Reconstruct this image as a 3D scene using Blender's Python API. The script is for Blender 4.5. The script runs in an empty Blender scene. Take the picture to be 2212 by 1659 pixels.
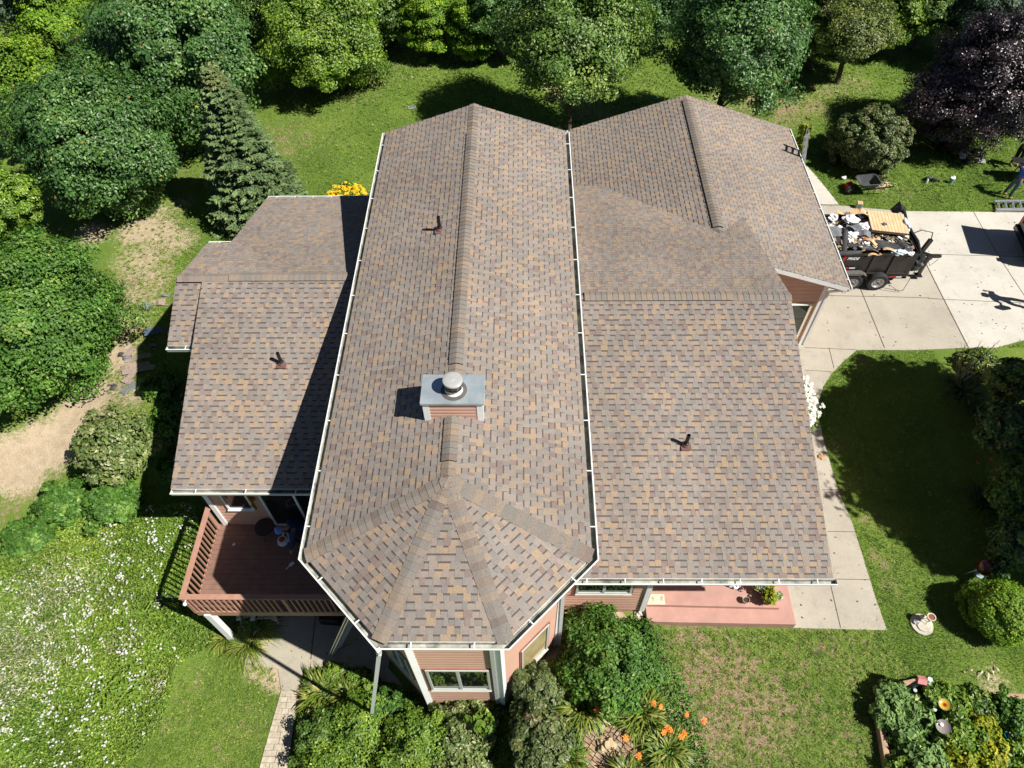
import bpy, bmesh, math, random
import numpy as np
from mathutils import Vector, Matrix
R = math.radians
random.seed(7); rng = np.random.default_rng(7)
S = bpy.context.scene
COL = S.collection

# ------------------------------------------------------------------ camera, sky, sun, exposure
CH = 19.0                                   # drone height over the front lawn, metres
RT = Vector((0.999886, 0.007488, -0.013076)); UP = Vector((0.001932, 0.796906, 0.604101)); FW = Vector((-0.014944, 0.604057, -0.796801))
FP = 1557.07                                # focal length in units of a 2212 wide picture
cd = bpy.data.cameras.new('Camera'); cam = bpy.data.objects.new('Camera', cd); COL.objects.link(cam)
cd.sensor_width = 36; cd.lens = 36 * FP / 2212; cd.clip_end = 1000; cd.clip_start = .1
cam.matrix_world = Matrix(((RT.x, UP.x, -FW.x, 0), (RT.y, UP.y, -FW.y, 0), (RT.z, UP.z, -FW.z, CH), (0, 0, 0, 1)))
S.camera = cam
SUN = Vector((.584, -.263, .768)).normalized()
sl = bpy.data.lights.new('Sun', 'SUN'); sl.energy = 5.0; sl.angle = R(.53); sl.color = (1, .955, .88)
so = bpy.data.objects.new('Sun', sl); COL.objects.link(so); so.rotation_euler = SUN.to_track_quat('Z', 'Y').to_euler()
W = bpy.data.worlds.new('World'); S.world = W; W.use_nodes = True
nt = W.node_tree; bg = nt.nodes['Background']; sky = nt.nodes.new('ShaderNodeTexSky')
sky.sky_type = 'NISHITA'; sky.sun_disc = False; sky.sun_elevation = math.asin(SUN.z); sky.sun_rotation = math.atan2(SUN.x, SUN.y)
sky.air_density = .5; sky.dust_density = .2; sky.ozone_density = 1.5; nt.links.new(sky.outputs[0], bg.inputs[0]); bg.inputs[1].default_value = .05
S.view_settings.view_transform = 'Standard'; S.view_settings.look = 'None'; S.view_settings.exposure = .62; S.view_settings.gamma = 1
S.cycles.max_bounces = 6; S.cycles.diffuse_bounces = 2; S.cycles.glossy_bounces = 3; S.cycles.transmission_bounces = 4

# ------------------------------------------------------------------ terrain and picking points
CP = [(-25, -3, -2.2), (-14, 0, -2.0), (-8, 0, -1.85), (-6, 5, -1.7), (-8, 6.5, -1.7), (-4.5, 7.5, -1.7), (-10, 8, -1.1), (-10.6, 9.7, -.5), (-11.5, 13, .6),
      (-16, 9, -.6), (-17, 14, .4), (-12, 20, .8), (-20, 22, .8), (-22, 30, 1), (-2.3, 4.2, -1.2), (-2, 1, -1.3), (-4, 3.5, -1.45), (-6, 2, -1.65), (.8, 5.6, -.2), (1.3, 6.6, .2), (3, 6.2, .1), (.5, 2, -.6), (4, 3, -.02), (5, 6, .02),
      (8, 6, 0), (9, 0, -.1), (14, 3, -.1), (12, 10, -.05), (12, 16, -.1), (20, 16, -.15), (16, 19, -.15), (12, 20, -.12), (20, 21, -.1), (11, 25, 0), (20, 27, 0), (28, 20, -.2),
      (0, 25, .5), (-5, 24, .6), (6, 26, .2), (10, 33, .2), (-3, 33, .7), (0, 42, .8), (25, 36, .2), (-28, 42, 1.2), (28, 44, .3), (22, 5, -.2)]
CPa = np.array(CP, float)
def ground_np(x, y):
    x = np.asarray(x, float); y = np.asarray(y, float)
    d2 = (x[..., None] - CPa[:, 0]) ** 2 + (y[..., None] - CPa[:, 1]) ** 2
    w = 1 / (d2 + .8) ** 1.7
    return (w * CPa[:, 2]).sum(-1) / w.sum(-1)
def gz(x, y): return float(ground_np(np.array([x]), np.array([y]))[0])
def ray(u, v): return FW + RT * ((u - 1106) / FP) - UP * ((v - 829.5) / FP)
O = Vector((0, 0, CH))
def atz(u, v, z): d = ray(u, v); return O + d * ((z - CH) / d.z)
def aty(u, v, y): d = ray(u, v); return O + d * (y / d.y)
def G(u, v, h=0.):
    """the point h above the ground seen at (u, v)"""
    z = 0.
    for _ in range(14):
        p = atz(u, v, z + h); z = .3 * z + .7 * gz(p.x, p.y)
    p = atz(u, v, z + h); return p
def depth(p): return (p - O).dot(FW)

# ------------------------------------------------------------------ materials
MATS = {}
def nodes(name):
    m = bpy.data.materials.new(name); m.use_nodes = True; MATS[name] = m
    t = m.node_tree; return m, t, t.nodes['Principled BSDF']
def L(t, a, b): t.links.new(a, b)
def noise(t, scale, detail=3, vec=None, rough=.55):
    n = t.nodes.new('ShaderNodeTexNoise'); n.inputs['Scale'].default_value = scale; n.inputs['Detail'].default_value = detail; n.inputs['Roughness'].default_value = rough
    if vec is not None: L(t, vec, n.inputs['Vector'])
    return n
def objco(t): return t.nodes.new('ShaderNodeTexCoord').outputs['Object']
def ramp(t, fac, stops):
    r = t.nodes.new('ShaderNodeValToRGB'); e = r.color_ramp.elements
    while len(e) < len(stops): e.new(.5)
    for i, (p, c) in enumerate(stops): e[i].position = p; e[i].color = (*c, 1) if len(c) == 3 else c
    L(t, fac, r.inputs[0]); return r.outputs[0]
def mix(t, fac, a, b, mode='MIX'):
    n = t.nodes.new('ShaderNodeMix'); n.data_type = 'RGBA'; n.blend_type = mode
    for s, x in ((n.inputs[0], fac), (n.inputs[6], a), (n.inputs[7], b)):
        if isinstance(x, (int, float)): s.default_value = x
        elif isinstance(x, tuple): s.default_value = (*x, 1)
        else: L(t, x, s)
    return n.outputs[2]
def mth(t, op, a, b=None, clamp=False):
    n = t.nodes.new('ShaderNodeMath'); n.operation = op; n.use_clamp = clamp
    for s, x in ((n.inputs[0], a), (n.inputs[1], b)):
        if x is None: continue
        if isinstance(x, (int, float)): s.default_value = x
        else: L(t, x, s)
    return n.outputs[0]
def bump(t, p, h, strength=.3, dist=.01):
    b = t.nodes.new('ShaderNodeBump'); b.inputs['Strength'].default_value = strength; b.inputs['Distance'].default_value = dist
    L(t, h, b.inputs['Height']); L(t, b.outputs[0], p.inputs['Normal'])
def plain(name, col, rough=.6, metal=0, spec=.4, var=.18, scale=6, dirt=None, bmp=0):
    if name in MATS: return MATS[name]
    m, t, p = nodes(name); co = objco(t); n = noise(t, scale, 4, co)
    a = tuple(c * (1 - var) for c in col); b = tuple(min(1, c * (1 + var)) for c in col)
    c = ramp(t, n.outputs[0], [(.3, a), (.7, b)])
    if dirt:
        n2 = noise(t, scale * .35, 5, co, .7); c = mix(t, ramp(t, n2.outputs[0], [(.5, (0, 0, 0)), (.68, (1, 1, 1))]), c, dirt)
    L(t, c, p.inputs['Base Color']); p.inputs['Roughness'].default_value = rough; p.inputs['Metallic'].default_value = metal
    p.inputs['Specular IOR Level'].default_value = spec
    if bmp: bump(t, p, noise(t, scale * 6, 3, co).outputs[0], bmp, .01)
    return m
def attr_mat(name, stops, rough=.75, spec=.25, grain=(90, .35), attr='tint', trans=0, tcol=None, bumpy=0, big=None):
    """per-face tint picks from a palette; fine grain over it"""
    m, t, p = nodes(name); at = t.nodes.new('ShaderNodeAttribute'); at.attribute_name = attr
    c = ramp(t, at.outputs['Fac'], stops)
    if grain:
        n = noise(t, grain[0], 2, objco(t)); g = ramp(t, n.outputs[0], [(.3, (1 - grain[1],) * 3), (.7, (1 + grain[1] * .6,) * 3)])
        c = mix(t, 1., c, g, 'MULTIPLY')
    if big:
        n = noise(t, big[0], 4, objco(t)); g = ramp(t, n.outputs[0], [(.35, (1 - big[1],) * 3), (.65, (1 + big[1] * .5,) * 3)])
        c = mix(t, 1., c, g, 'MULTIPLY')
    L(t, c, p.inputs['Base Color']); p.inputs['Roughness'].default_value = rough; p.inputs['Specular IOR Level'].default_value = spec
    if trans:
        tr = t.nodes.new('ShaderNodeBsdfTranslucent'); mx = t.nodes.new('ShaderNodeMixShader'); mx.inputs[0].default_value = trans
        tc = mix(t, 1., c, tcol or (1.3, 1.5, .6), 'MULTIPLY'); L(t, tc, tr.inputs[0])
        L(t, p.outputs[0], mx.inputs[1]); L(t, tr.outputs[0], mx.inputs[2]); L(t, mx.outputs[0], t.nodes['Material Output'].inputs[0])
    return m
GREY1, GREY2, TAUPE, BROWN, PLUM, TAN, TAN2 = (.225, .2, .18), (.25, .224, .2), (.268, .225, .194), (.24, .19, .165), (.222, .172, .152), (.335, .248, .172), (.3, .235, .178)
SH = [(0, GREY1), (.18, GREY2), (.34, TAUPE), (.5, (.285, .238, .204)), (.62, BROWN), (.7, PLUM), (.78, TAN2), (.88, TAN), (.96, (.105, .088, .085)), (1, (.08, .068, .066))]
def shingle_mat():
    m = attr_mat('shingle_granules', SH, .92, .12, (55, .22), big=(.35, .14))
    m.node_tree.nodes['Color Ramp'].color_ramp.interpolation = 'CONSTANT'
    return m
M_SH = shingle_mat()
M_CAP = attr_mat('ridge_cap_granules', [(0, (.19, .175, .155)), (.45, (.215, .185, .16)), (.75, (.26, .205, .155)), (1, (.165, .135, .12))], .92, .12, (50, .25))
M_WHITE = plain('white_paint', (.78, .79, .78), .45, var=.04)
M_GUT = plain('gutter_white', (.7, .71, .7), .4, var=.05, scale=3)
M_GUTIN = plain('gutter_inside_dirt', (.34, .34, .29), .8, var=.45, scale=4, dirt=(.06, .06, .05))
M_SID = plain('salmon_vinyl_siding', (.55, .335, .25), .5, var=.07, scale=1.2)
M_FND = plain('painted_foundation', (.5, .31, .22), .85, var=.1, scale=3, dirt=(.3, .2, .13), bmp=.3)
M_PORCH = plain('salmon_painted_concrete', (.43, .24, .195), .7, var=.12, scale=2.5, dirt=(.36, .22, .18), bmp=.15)
M_DECK = plain('brown_stained_deck', (.22, .128, .094), .65, var=.14, scale=5, bmp=.15)
M_RAIL = plain('salmon_stained_rail', (.39, .21, .15), .6, var=.1, scale=6)
M_BLACK = plain('black_rubber', (.012, .012, .013), .5, var=.3)
M_VENT = plain('black_vent_pipe', (.01, .01, .011), .45, var=.2)
M_FLASH = plain('brown_flashing', (.16, .085, .075), .4, var=.1)
M_FRAME = plain('window_frame_grey', (.42, .44, .41), .45, var=.05)
M_MAROON = plain('maroon_trim', (.25, .09, .06), .5)
M_STEEL = plain('galvanised_steel', (.5, .57, .6), .38, .55, var=.16, scale=3, dirt=(.36, .4, .42))
M_ALU = plain('aluminium', (.62, .64, .66), .35, .75, var=.1)
M_DARKM = plain('dark_metal', (.03, .03, .03), .5, .5)
M_BARK = plain('bark', (.09, .068, .05), .9, var=.4, scale=12, bmp=.6)
M_WOOD = plain('weathered_timber', (.36, .24, .16), .85, var=.25, scale=7, bmp=.3)
M_PALLET = plain('new_pine_boards', (.6, .42, .24), .7, var=.16, scale=6)
def glass_mat():
    m, t, p = nodes('dark_window_glass'); p.inputs['Base Color'].default_value = (.008, .014, .012, 1)
    p.inputs['Roughness'].default_value = .03; p.inputs['Specular IOR Level'].default_value = .9; p.inputs['IOR'].default_value = 1.6
    n = noise(t, 1.5, 2, objco(t)); bump(t, p, n.outputs[0], .04, .02); return m
M_GLASS = glass_mat()
def concrete_mat(name, col, scale=.5):
    m, t, p = nodes(name); co = objco(t)
    n1 = noise(t, scale, 6, co, .65); n2 = noise(t, 14, 4, co); n3 = noise(t, 2.2, 5, co, .75)
    a = tuple(c * .8 for c in col); b = tuple(min(.95, c * 1.08) for c in col)
    c = ramp(t, n1.outputs[0], [(.32, a), (.62, b)])
    c = mix(t, .3, c, ramp(t, n2.outputs[0], [(.3, a), (.7, b)]))
    c = mix(t, ramp(t, n3.outputs[0], [(.54, (0, 0, 0)), (.74, (.6,) * 3)]), c, tuple(x * .62 for x in col))
    L(t, c, p.inputs['Base Color']); p.inputs['Roughness'].default_value = .9; p.inputs['Specular IOR Level'].default_value = .2
    bump(t, p, n2.outputs[0], .2, .01); return m
M_CON1 = concrete_mat('old_concrete', (.4, .365, .3)); M_CON2 = concrete_mat('new_concrete', (.52, .49, .43)); M_CON3 = concrete_mat('patio_concrete', (.38, .345, .27), .9)
M_JOINT = plain('joint_dirt', (.1, .08, .055), .95)
def ground_mat():
    m, t, p = nodes('lawn_soil'); co = objco(t)
    a = t.nodes.new('ShaderNodeAttribute'); a.attribute_name = 'dry'; b = t.nodes.new('ShaderNodeAttribute'); b.attribute_name = 'bare'
    n1 = noise(t, .55, 5, co, .6); n2 = noise(t, 3.2, 6, co, .7); n3 = noise(t, 26, 4, co, .7); n4 = noise(t, 9, 5, co, .75)
    g = ramp(t, n1.outputs[0], [(.3, (.075, .135, .02)), (.5, (.125, .2, .03)), (.7, (.2, .26, .048))])
    g = mix(t, .45, g, ramp(t, n3.outputs[0], [(.3, (.04, .075, .014)), (.55, (.13, .2, .033)), (.72, (.28, .34, .075))]))
    dryc = ramp(t, n3.outputs[0], [(.3, (.14, .1, .062)), (.55, (.31, .225, .14)), (.75, (.48, .37, .24))])
    f = mth(t, 'ADD', a.outputs['Fac'], mth(t, 'MULTIPLY', mth(t, 'SUBTRACT', mth(t, 'ADD', mth(t, 'MULTIPLY', n2.outputs[0], .6), mth(t, 'MULTIPLY', n4.outputs[0], .4)), .5), 3.6))
    f = mth(t, 'MULTIPLY', mth(t, 'SUBTRACT', f, .45), 2.6, True)
    c = mix(t, f, g, dryc)
    barec = ramp(t, n2.outputs[0], [(.3, (.33, .25, .165)), (.6, (.52, .42, .29)), (.8, (.6, .5, .37))])
    barec = mix(t, .35, barec, ramp(t, n3.outputs[0], [(.3, (.28, .2, .13)), (.7, (.56, .46, .33))]))
    f2 = mth(t, 'ADD', b.outputs['Fac'], mth(t, 'MULTIPLY', mth(t, 'SUBTRACT', n4.outputs[0], .5), 1.7))
    f2 = mth(t, 'MULTIPLY', mth(t, 'SUBTRACT', f2, .42), 3., True)
    c = mix(t, f2, c, barec)
    L(t, c, p.inputs['Base Color']); p.inputs['Roughness'].default_value = .95; p.inputs['Specular IOR Level'].default_value = .15
    bump(t, p, n3.outputs[0], .7, .05); return m
M_GROUND = ground_mat()

# ------------------------------------------------------------------ object helpers
def tag(o, label=None, cat=None, group=None, kind=None):
    if label: o['label'] = label
    if cat: o['category'] = cat
    if group: o['group'] = group
    if kind: o['kind'] = kind
    return o
def empty(name, loc=(0, 0, 0), rz=0, label=None, cat=None, group=None):
    o = bpy.data.objects.new(name, None); COL.objects.link(o); o.location = loc; o.rotation_euler = (0, 0, rz); o.empty_display_size = .1
    return tag(o, label, cat, group)
class MB:
    """collects polygons, then becomes one mesh object"""
    def __init__(s): s.v = []; s.f = []; s.m = []; s.t = []
    def add(s, vs, fs, mi=0, tint=0.):
        b = len(s.v); s.v += [tuple(x) for x in vs]
        for f in fs: s.f.append(tuple(b + i for i in f)); s.m.append(mi); s.t.append(tint)
        return s
    def box(s, c, d, rz=0, mi=0, tint=0., M=None):
        hx, hy, hz = d[0] / 2, d[1] / 2, d[2] / 2; cs, sn = math.cos(rz), math.sin(rz); vs = []
        for z in (-hz, hz):
            for x, y in ((-hx, -hy), (hx, -hy), (hx, hy), (-hx, hy)):
                p = Vector((x * cs - y * sn, x * sn + y * cs, z))
                if M is not None: p = M @ Vector((x, y, z))
                vs.append((c[0] + p.x, c[1] + p.y, c[2] + p.z))
        return s.add(vs, [(3, 2, 1, 0), (4, 5, 6, 7), (0, 1, 5, 4), (1, 2, 6, 5), (2, 3, 7, 6), (3, 0, 4, 7)], mi, tint)
    def bar(s, a, b, w, h, mi=0, tint=0., up=(0, 0, 1)):
        a, b = Vector(a), Vector(b); d = (b - a); n = d.normalized(); u = Vector(up)
        if abs(n.dot(u)) > .98: u = Vector((0, 1, 0))
        r = n.cross(u).normalized(); u = r.cross(n).normalized(); vs = []
        for e in (a, b):
            for x, y in ((-1, -1), (1, -1), (1, 1), (-1, 1)): vs.append(e + r * x * w / 2 + u * y * h / 2)
        return s.add(vs, [(0, 1, 2, 3), (7, 6, 5, 4), (0, 4, 5, 1), (1, 5, 6, 2), (2, 6, 7, 3), (3, 7, 4, 0)], mi, tint)
    def tube(s, pts, rad, n=8, mi=0, tint=0., caps=True):
        pts = [Vector(p) for p in pts]; rr = rad if isinstance(rad, (list, tuple)) else [rad] * len(pts); vs = []; fs = []
        ref = None
        for i, p in enumerate(pts):
            d = (pts[min(i + 1, len(pts) - 1)] - pts[max(i - 1, 0)]).normalized()
            if ref is None: ref = Vector((1, 0, 0)) if abs(d.x) < .8 else Vector((0, 1, 0))
            a = d.cross(ref).normalized(); b = d.cross(a).normalized(); ref = b.cross(d) if abs(ref.dot(d)) > .95 else ref
            for k in range(n):
                an = 2 * math.pi * k / n; vs.append(p + a * math.cos(an) * rr[i] + b * math.sin(an) * rr[i])
        for i in range(len(pts) - 1):
            for k in range(n):
                k2 = (k + 1) % n; fs.append((i * n + k, i * n + k2, (i + 1) * n + k2, (i + 1) * n + k))
        if caps: fs.append(tuple(range(n))[::-1]); fs.append(tuple((len(pts) - 1) * n + k for k in range(n)))
        return s.add(vs, fs, mi, tint)
    def lathe(s, c, prof, n=20, mi=0, tint=0., axis='z', M=None):
        vs = []; fs = []
        for r, z in prof:
            for k in range(n):
                an = 2 * math.pi * k / n; p = Vector((r * math.cos(an), r * math.sin(an), z))
                if axis == 'y': p = Vector((p.x, p.z, p.y))
                if axis == 'x': p = Vector((p.z, p.x, p.y))
                if M is not None: p = M @ p
                vs.append(Vector(c) + p)
        for i in range(len(prof) - 1):
            for k in range(n):
                k2 = (k + 1) % n; fs.append((i * n + k, i * n + k2, (i + 1) * n + k2, (i + 1) * n + k))
        return s.add(vs, fs, mi, tint)
    def prism(s, poly, z0, z1, mi=0, tint=0.):
        n = len(poly); vs = [(p[0], p[1], z0) for p in poly] + [(p[0], p[1], z1) for p in poly]
        fs = [tuple(range(n))[::-1], tuple(range(n, 2 * n))] + [(i, (i + 1) % n, n + (i + 1) % n, n + i) for i in range(n)]
        return s.add(vs, fs, mi, tint)
    def build(s, name, mats, parent=None, smooth=False, bevel=0):
        me = bpy.data.meshes.new(name); me.from_pydata(s.v, [], s.f)
        if not isinstance(mats, (list, tuple)): mats = [mats]
        for m in mats: me.materials.append(m)
        me.polygons.foreach_set('material_index', s.m)
        a = me.attributes.new('tint', 'FLOAT', 'FACE'); a.data.foreach_set('value', s.t)
        if smooth: me.polygons.foreach_set('use_smooth', [True] * len(s.f))
        me.update(); o = bpy.data.objects.new(name, me); COL.objects.link(o)
        if parent is not None: o.parent = parent
        if bevel:
            b = o.modifiers.new('b', 'BEVEL'); b.width = bevel; b.segments = 2; b.limit_method = 'ANGLE'
        if smooth: 
            try: me.set_sharp_from_angle(angle=R(40))
            except Exception: pass
        return o
def place(o, loc, rz=0):
    o.location = loc; o.rotation_euler = (0, 0, rz); return o
def np_mesh(name, V, F, mats, tint=None, mi=None, parent=None, smooth=False):
    """V (n,3), F (k,3|4) -> one mesh object"""
    me = bpy.data.meshes.new(name); me.vertices.add(len(V)); me.vertices.foreach_set('co', np.ascontiguousarray(V, np.float32).ravel())
    k, c = F.shape; me.loops.add(k * c); me.loops.foreach_set('vertex_index', np.ascontiguousarray(F, np.int32).ravel())
    me.polygons.add(k); me.polygons.foreach_set('loop_start', np.arange(0, k * c, c, dtype=np.int32))
    if not isinstance(mats, (list, tuple)): mats = [mats]
    for m in mats: me.materials.append(m)
    if mi is not None: me.polygons.foreach_set('material_index', mi.astype(np.int32))
    if tint is not None:
        a = me.attributes.new('tint', 'FLOAT', 'FACE'); a.data.foreach_set('value', np.ascontiguousarray(tint, np.float32))
    me.update(calc_edges=True); me.validate()
    if smooth: me.polygons.foreach_set('use_smooth', np.ones(k, bool))
    o = bpy.data.objects.new(name, me); COL.objects.link(o)
    if parent is not None: o.parent = parent
    return o
def hull(pts, name, mat, parent):
    bm = bmesh.new()
    for p in pts: bm.verts.new(p)
    r = bmesh.ops.convex_hull(bm, input=bm.verts)
    me = bpy.data.meshes.new(name); bm.to_mesh(me); bm.free(); me.materials.append(mat)
    o = bpy.data.objects.new(name, me); COL.objects.link(o); o.parent = parent; return o
def unit(a): return a / np.maximum(np.linalg.norm(a, axis=-1, keepdims=True), 1e-9)
def leaves(P, N, size, aspect=.62, fold=.18, jit=.35):
    """diamond leaves folded on the midrib; returns V, F(tri), leaf index per face"""
    n = len(P); rnd = rng.normal(size=(n, 3)); T = unit(np.cross(N, rnd)); B = np.cross(N, T)
    sz = (size * (1 + jit * rng.uniform(-1, 1, n)))[:, None]
    v0 = P - T * sz * .5; v2 = P + T * sz * .5 - N * sz * .08; v1 = P - B * sz * aspect * .5 + N * sz * fold * .5 + T * sz * .05; v3 = P + B * sz * aspect * .5 + N * sz * fold * .5 + T * sz * .05
    V = np.stack([v0, v1, v2, v3], 1).reshape(-1, 3); b = np.arange(n)[:, None] * 4
    F = np.concatenate([b + [0, 2, 1], b + [0, 3, 2]], 1).reshape(-1, 3)
    return V, F, np.repeat(np.arange(n), 2)
def sprites(P, N, size, petals=5, aspect=.5):
    """small star flowers"""
    n = len(P); T = unit(np.cross(N, rng.normal(size=(n, 3)))); B = np.cross(N, T); Vs = []; 
    for k in range(petals):
        a = 2 * math.pi * k / petals; d = T * math.cos(a) + B * math.sin(a); q = -T * math.sin(a) + B * math.cos(a); s = size[:, None]
        Vs += [P, P + d * s * .35 + q * s * aspect * .3 + N * s * .05, P + d * s * .5 - N * s * .02, P + d * s * .35 - q * s * aspect * .3 + N * s * .05]
    V = np.stack(Vs, 1).reshape(-1, 3); F = np.arange(n * petals * 4).reshape(-1, 4); return V, F

# ------------------------------------------------------------------ ground, paving
def blob_list(bl): return np.array([[*G(u, v)[:2], r, a] for (u, v, r, a) in bl])
BARE = blob_list([(20, 1000, 1.0, 1), (90, 960, .95, 1), (160, 900, .9, 1), (225, 850, .75, .9), (270, 790, .6, .8), (300, 730, .7, .45), (260, 640, .8, .35), (270, 560, .9, .55), (200, 505, .8, .8), (330, 470, .9, .75), (370, 520, .8, .5), (300, 500, .9, .95), (345, 500, 1.1, .8), (390, 440, .8, .6), (310, 560, 1.3, .72), (300, 640, 1.2, .6), (270, 700, 1., .65), (250, 770, .9, .9), (200, 870, .9, 1), (120, 960, 1., 1), (50, 1010, 1., 1), (330, 600, 1., .6), (290, 850, .8, .7), (380, 520, 1., .75),
                  (620, 185, .9, .45), (700, 150, .8, .4), (780, 120, .8, .4), (560, 200, .9, .4), (850, 95, 1.2, .55), (1240, 195, 1.6, .7), (1560, 215, 1.4, .5), (600, 1460, .55, .9), (560, 1445, .5, .8), (640, 1500, .35, .9),
                  (1260, 1330, .5, .9), (1330, 1330, .5, .8), (1180, 1400, .6, .8), (1850, 400, .6, .3), (1290, 500, .6, .4), (2150, 1480, .6, .6), (2180, 1560, .5, .7), (1880, 900, .4, .2), (780, 1440, .8, .8), (700, 1380, .8, .6)])
DRY = blob_list([(1700, 240, 1.3, .6), (1640, 220, 1.2, .6), (1790, 190, 1.1, .55), (1850, 180, 1., .45), (1750, 230, 1, .6), (690, 170, 1.6, .6), (800, 160, 1.6, .5), (760, 200, 1.5, .35), (620, 300, 1.6, .45), (880, 130, 1.5, .45), (720, 310, 1.2, .2), (1280, 250, 1.2, .5),
                 (300, 620, 1.4, .55), (280, 720, 1.2, .5), (330, 550, 1.2, .5), (200, 640, 1., .4), (420, 380, .8, .35), (1480, 1400, 1.0, .6), (1560, 1480, 1.4, .85), (1500, 1570, 1.3, .85), (1640, 1540, 1.3, .8), (1600, 1420, .8, .5), (1840, 1440, .7, .45), (1740, 1520, .8, .5), (1720, 1430, .8, .45), (1780, 1400, .7, .5), (1860, 1350, .6, .35),
                 (1640, 1640, 1.1, .5), (1820, 1600, .7, .5), (1440, 1480, .9, .55), (1750, 1600, .8, .35), (1420, 1640, 1, .4), (1870, 1120, .3, .5), (1900, 1210, .35, .6), (1930, 1270, .35, .5), (1800, 960, .25, .6), (1830, 1050, .25, .5), (1870, 780, .35, .35), (480, 1630, .9, .3), (540, 1560, .5, .45), (420, 1480, .5, .4),
                 (380, 1560, .6, .35), (60, 1060, .8, .5), (10, 1100, 1, .45), (1300, 370, .4, .3), (1390, 640, .7, .3), (2100, 1430, .6, .3), (1950, 420, .6, .3), (1900, 410, .5, .45)])
def dens(B, x, y):
    d = np.zeros_like(x)
    for bx, by, r, a in B: d = np.maximum(d, a * np.exp(-(((x - bx) ** 2 + (y - by) ** 2) / (r * r)) ** 1.2 * .75))
    return d
def make_ground():
    gx = np.concatenate([np.linspace(-70, -22, 25)[:-1], np.arange(-22, 24, .22), np.linspace(24.2, 70, 24)]); gy = np.concatenate([np.linspace(-25, -1, 14)[:-1], np.arange(-1, 32, .25), np.linspace(32.4, 120, 60)])
    X, Y = np.meshgrid(gx, gy); Z = np.zeros_like(X)
    for i in range(0, X.shape[0], 40): Z[i:i + 40] = ground_np(X[i:i + 40], Y[i:i + 40])
    V = np.stack([X, Y, Z], -1).reshape(-1, 3); nx, ny = len(gx), len(gy)
    i, j = np.meshgrid(np.arange(nx - 1), np.arange(ny - 1)); b = (j * nx + i).ravel()
    F = np.stack([b, b + 1, b + nx + 1, b + nx], 1); o = np_mesh('ground', V, F, M_GROUND, smooth=True)
    for nm, B in (('dry', DRY), ('bare', BARE)):
        a = o.data.attributes.new(nm, 'FLOAT', 'POINT'); a.data.foreach_set('value', dens(B, V[:, 0], V[:, 1]).astype(np.float32))
    a = o.data.attributes['dry']; w = np.zeros(len(V), np.float32); a.data.foreach_get('value', w); w += .08; a.data.foreach_set('value', w)
    return tag(o, 'mown lawn with green grass, dry tan patches and bare sandy soil', kind='structure')
make_ground()
def clip_poly(poly, xa, xb, ya, yb):
    def cut(P, ax, val, keep):
        out = []
        for i in range(len(P)):
            a, b = P[i], P[(i + 1) % len(P)]; ia = (a[ax] - val) * keep >= 0; ib = (b[ax] - val) * keep >= 0
            if ia: out.append(a)
            if ia != ib:
                t = (val - a[ax]) / (b[ax] - a[ax]); out.append((a[0] + (b[0] - a[0]) * t, a[1] + (b[1] - a[1]) * t))
        return out
    for ax, v, k in ((0, xa, 1), (0, xb, -1), (1, ya, 1), (1, yb, -1)):
        poly = cut(poly, ax, v, k)
        if len(poly) < 3: return []
    return poly
PAVED = []
def sheet(name, poly, mat, off, label, step=.5, edge=.08, struct=True, hold=True):
    """thin slab draped on the ground"""
    if hold: PAVED.append(poly)
    mb = MB(); xs = [p[0] for p in poly]; ys = [p[1] for p in poly]
    for i in range(math.floor(min(xs) / step), math.ceil(max(xs) / step)):
        for j in range(math.floor(min(ys) / step), math.ceil(max(ys) / step)):
            c = clip_poly(poly, i * step, i * step + step, j * step, j * step + step)
            if len(c) > 2: mb.add([(x, y, gz(x, y) + off) for x, y in c], [tuple(range(len(c)))])
    n = len(poly)
    for i in range(n):
        a, b = poly[i], poly[(i + 1) % n]; k = max(1, int(math.hypot(b[0] - a[0], b[1] - a[1]) / step))
        for q in range(k):
            p = [(a[0] + (b[0] - a[0]) * t / k, a[1] + (b[1] - a[1]) * t / k) for t in (q, q + 1)]
            mb.add([(p[0][0], p[0][1], gz(*p[0]) - edge), (p[1][0], p[1][1], gz(*p[1]) - edge), (p[1][0], p[1][1], gz(*p[1]) + off), (p[0][0], p[0][1], gz(*p[0]) + off)], [(0, 1, 2, 3)])
    o = mb.build(name, mat); bm = bmesh.new(); bm.from_mesh(o.data); bmesh.ops.remove_doubles(bm, verts=bm.verts, dist=.0005); bmesh.ops.recalc_face_normals(bm, faces=bm.faces); bm.to_mesh(o.data); bm.free()
    if struct: tag(o, label, kind='structure')
    return o
def line_strip(mb, a, b, w, off):
    a, b = Vector(a[:2]), Vector(b[:2]); d = (b - a); n = max(1, int(d.length / .5)); s = Vector((-d.y, d.x)).normalized() * w / 2
    for k in range(n):
        p, q = a + d * k / n, a + d * (k + 1) / n
        mb.add([(*(x), gz(*x) + off) for x in (p - s, q - s, q + s, p + s)], [(0, 1, 2, 3)])
xy = lambda u, v: tuple(G(u, v)[:2])
sw_e = [xy(*p) for p in ((1850, 757), (1822, 781), (1798, 805), (1778, 835), (1768, 868), (1768, 902), (1778, 950), (1795, 1010), (1812, 1065), (1840, 1130), (1862, 1200), (1888, 1285), (1915, 1362))]
J = xy(2003, 578); J2 = xy(2091, 752); jd = Vector(J2) - Vector(J); Jn = tuple(Vector(J) - jd * 2.0); 
nb = [xy(1812, 445), xy(1900, 453), xy(2020, 457), xy(2212, 460)]
sb = [(32, 15.6), xy(2212, 735), xy(2150, 752), J2, xy(1980, 757), sw_e[0]]
jx = lambda y: J[0] + jd.x * (y - J[1]) / jd.y
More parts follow.
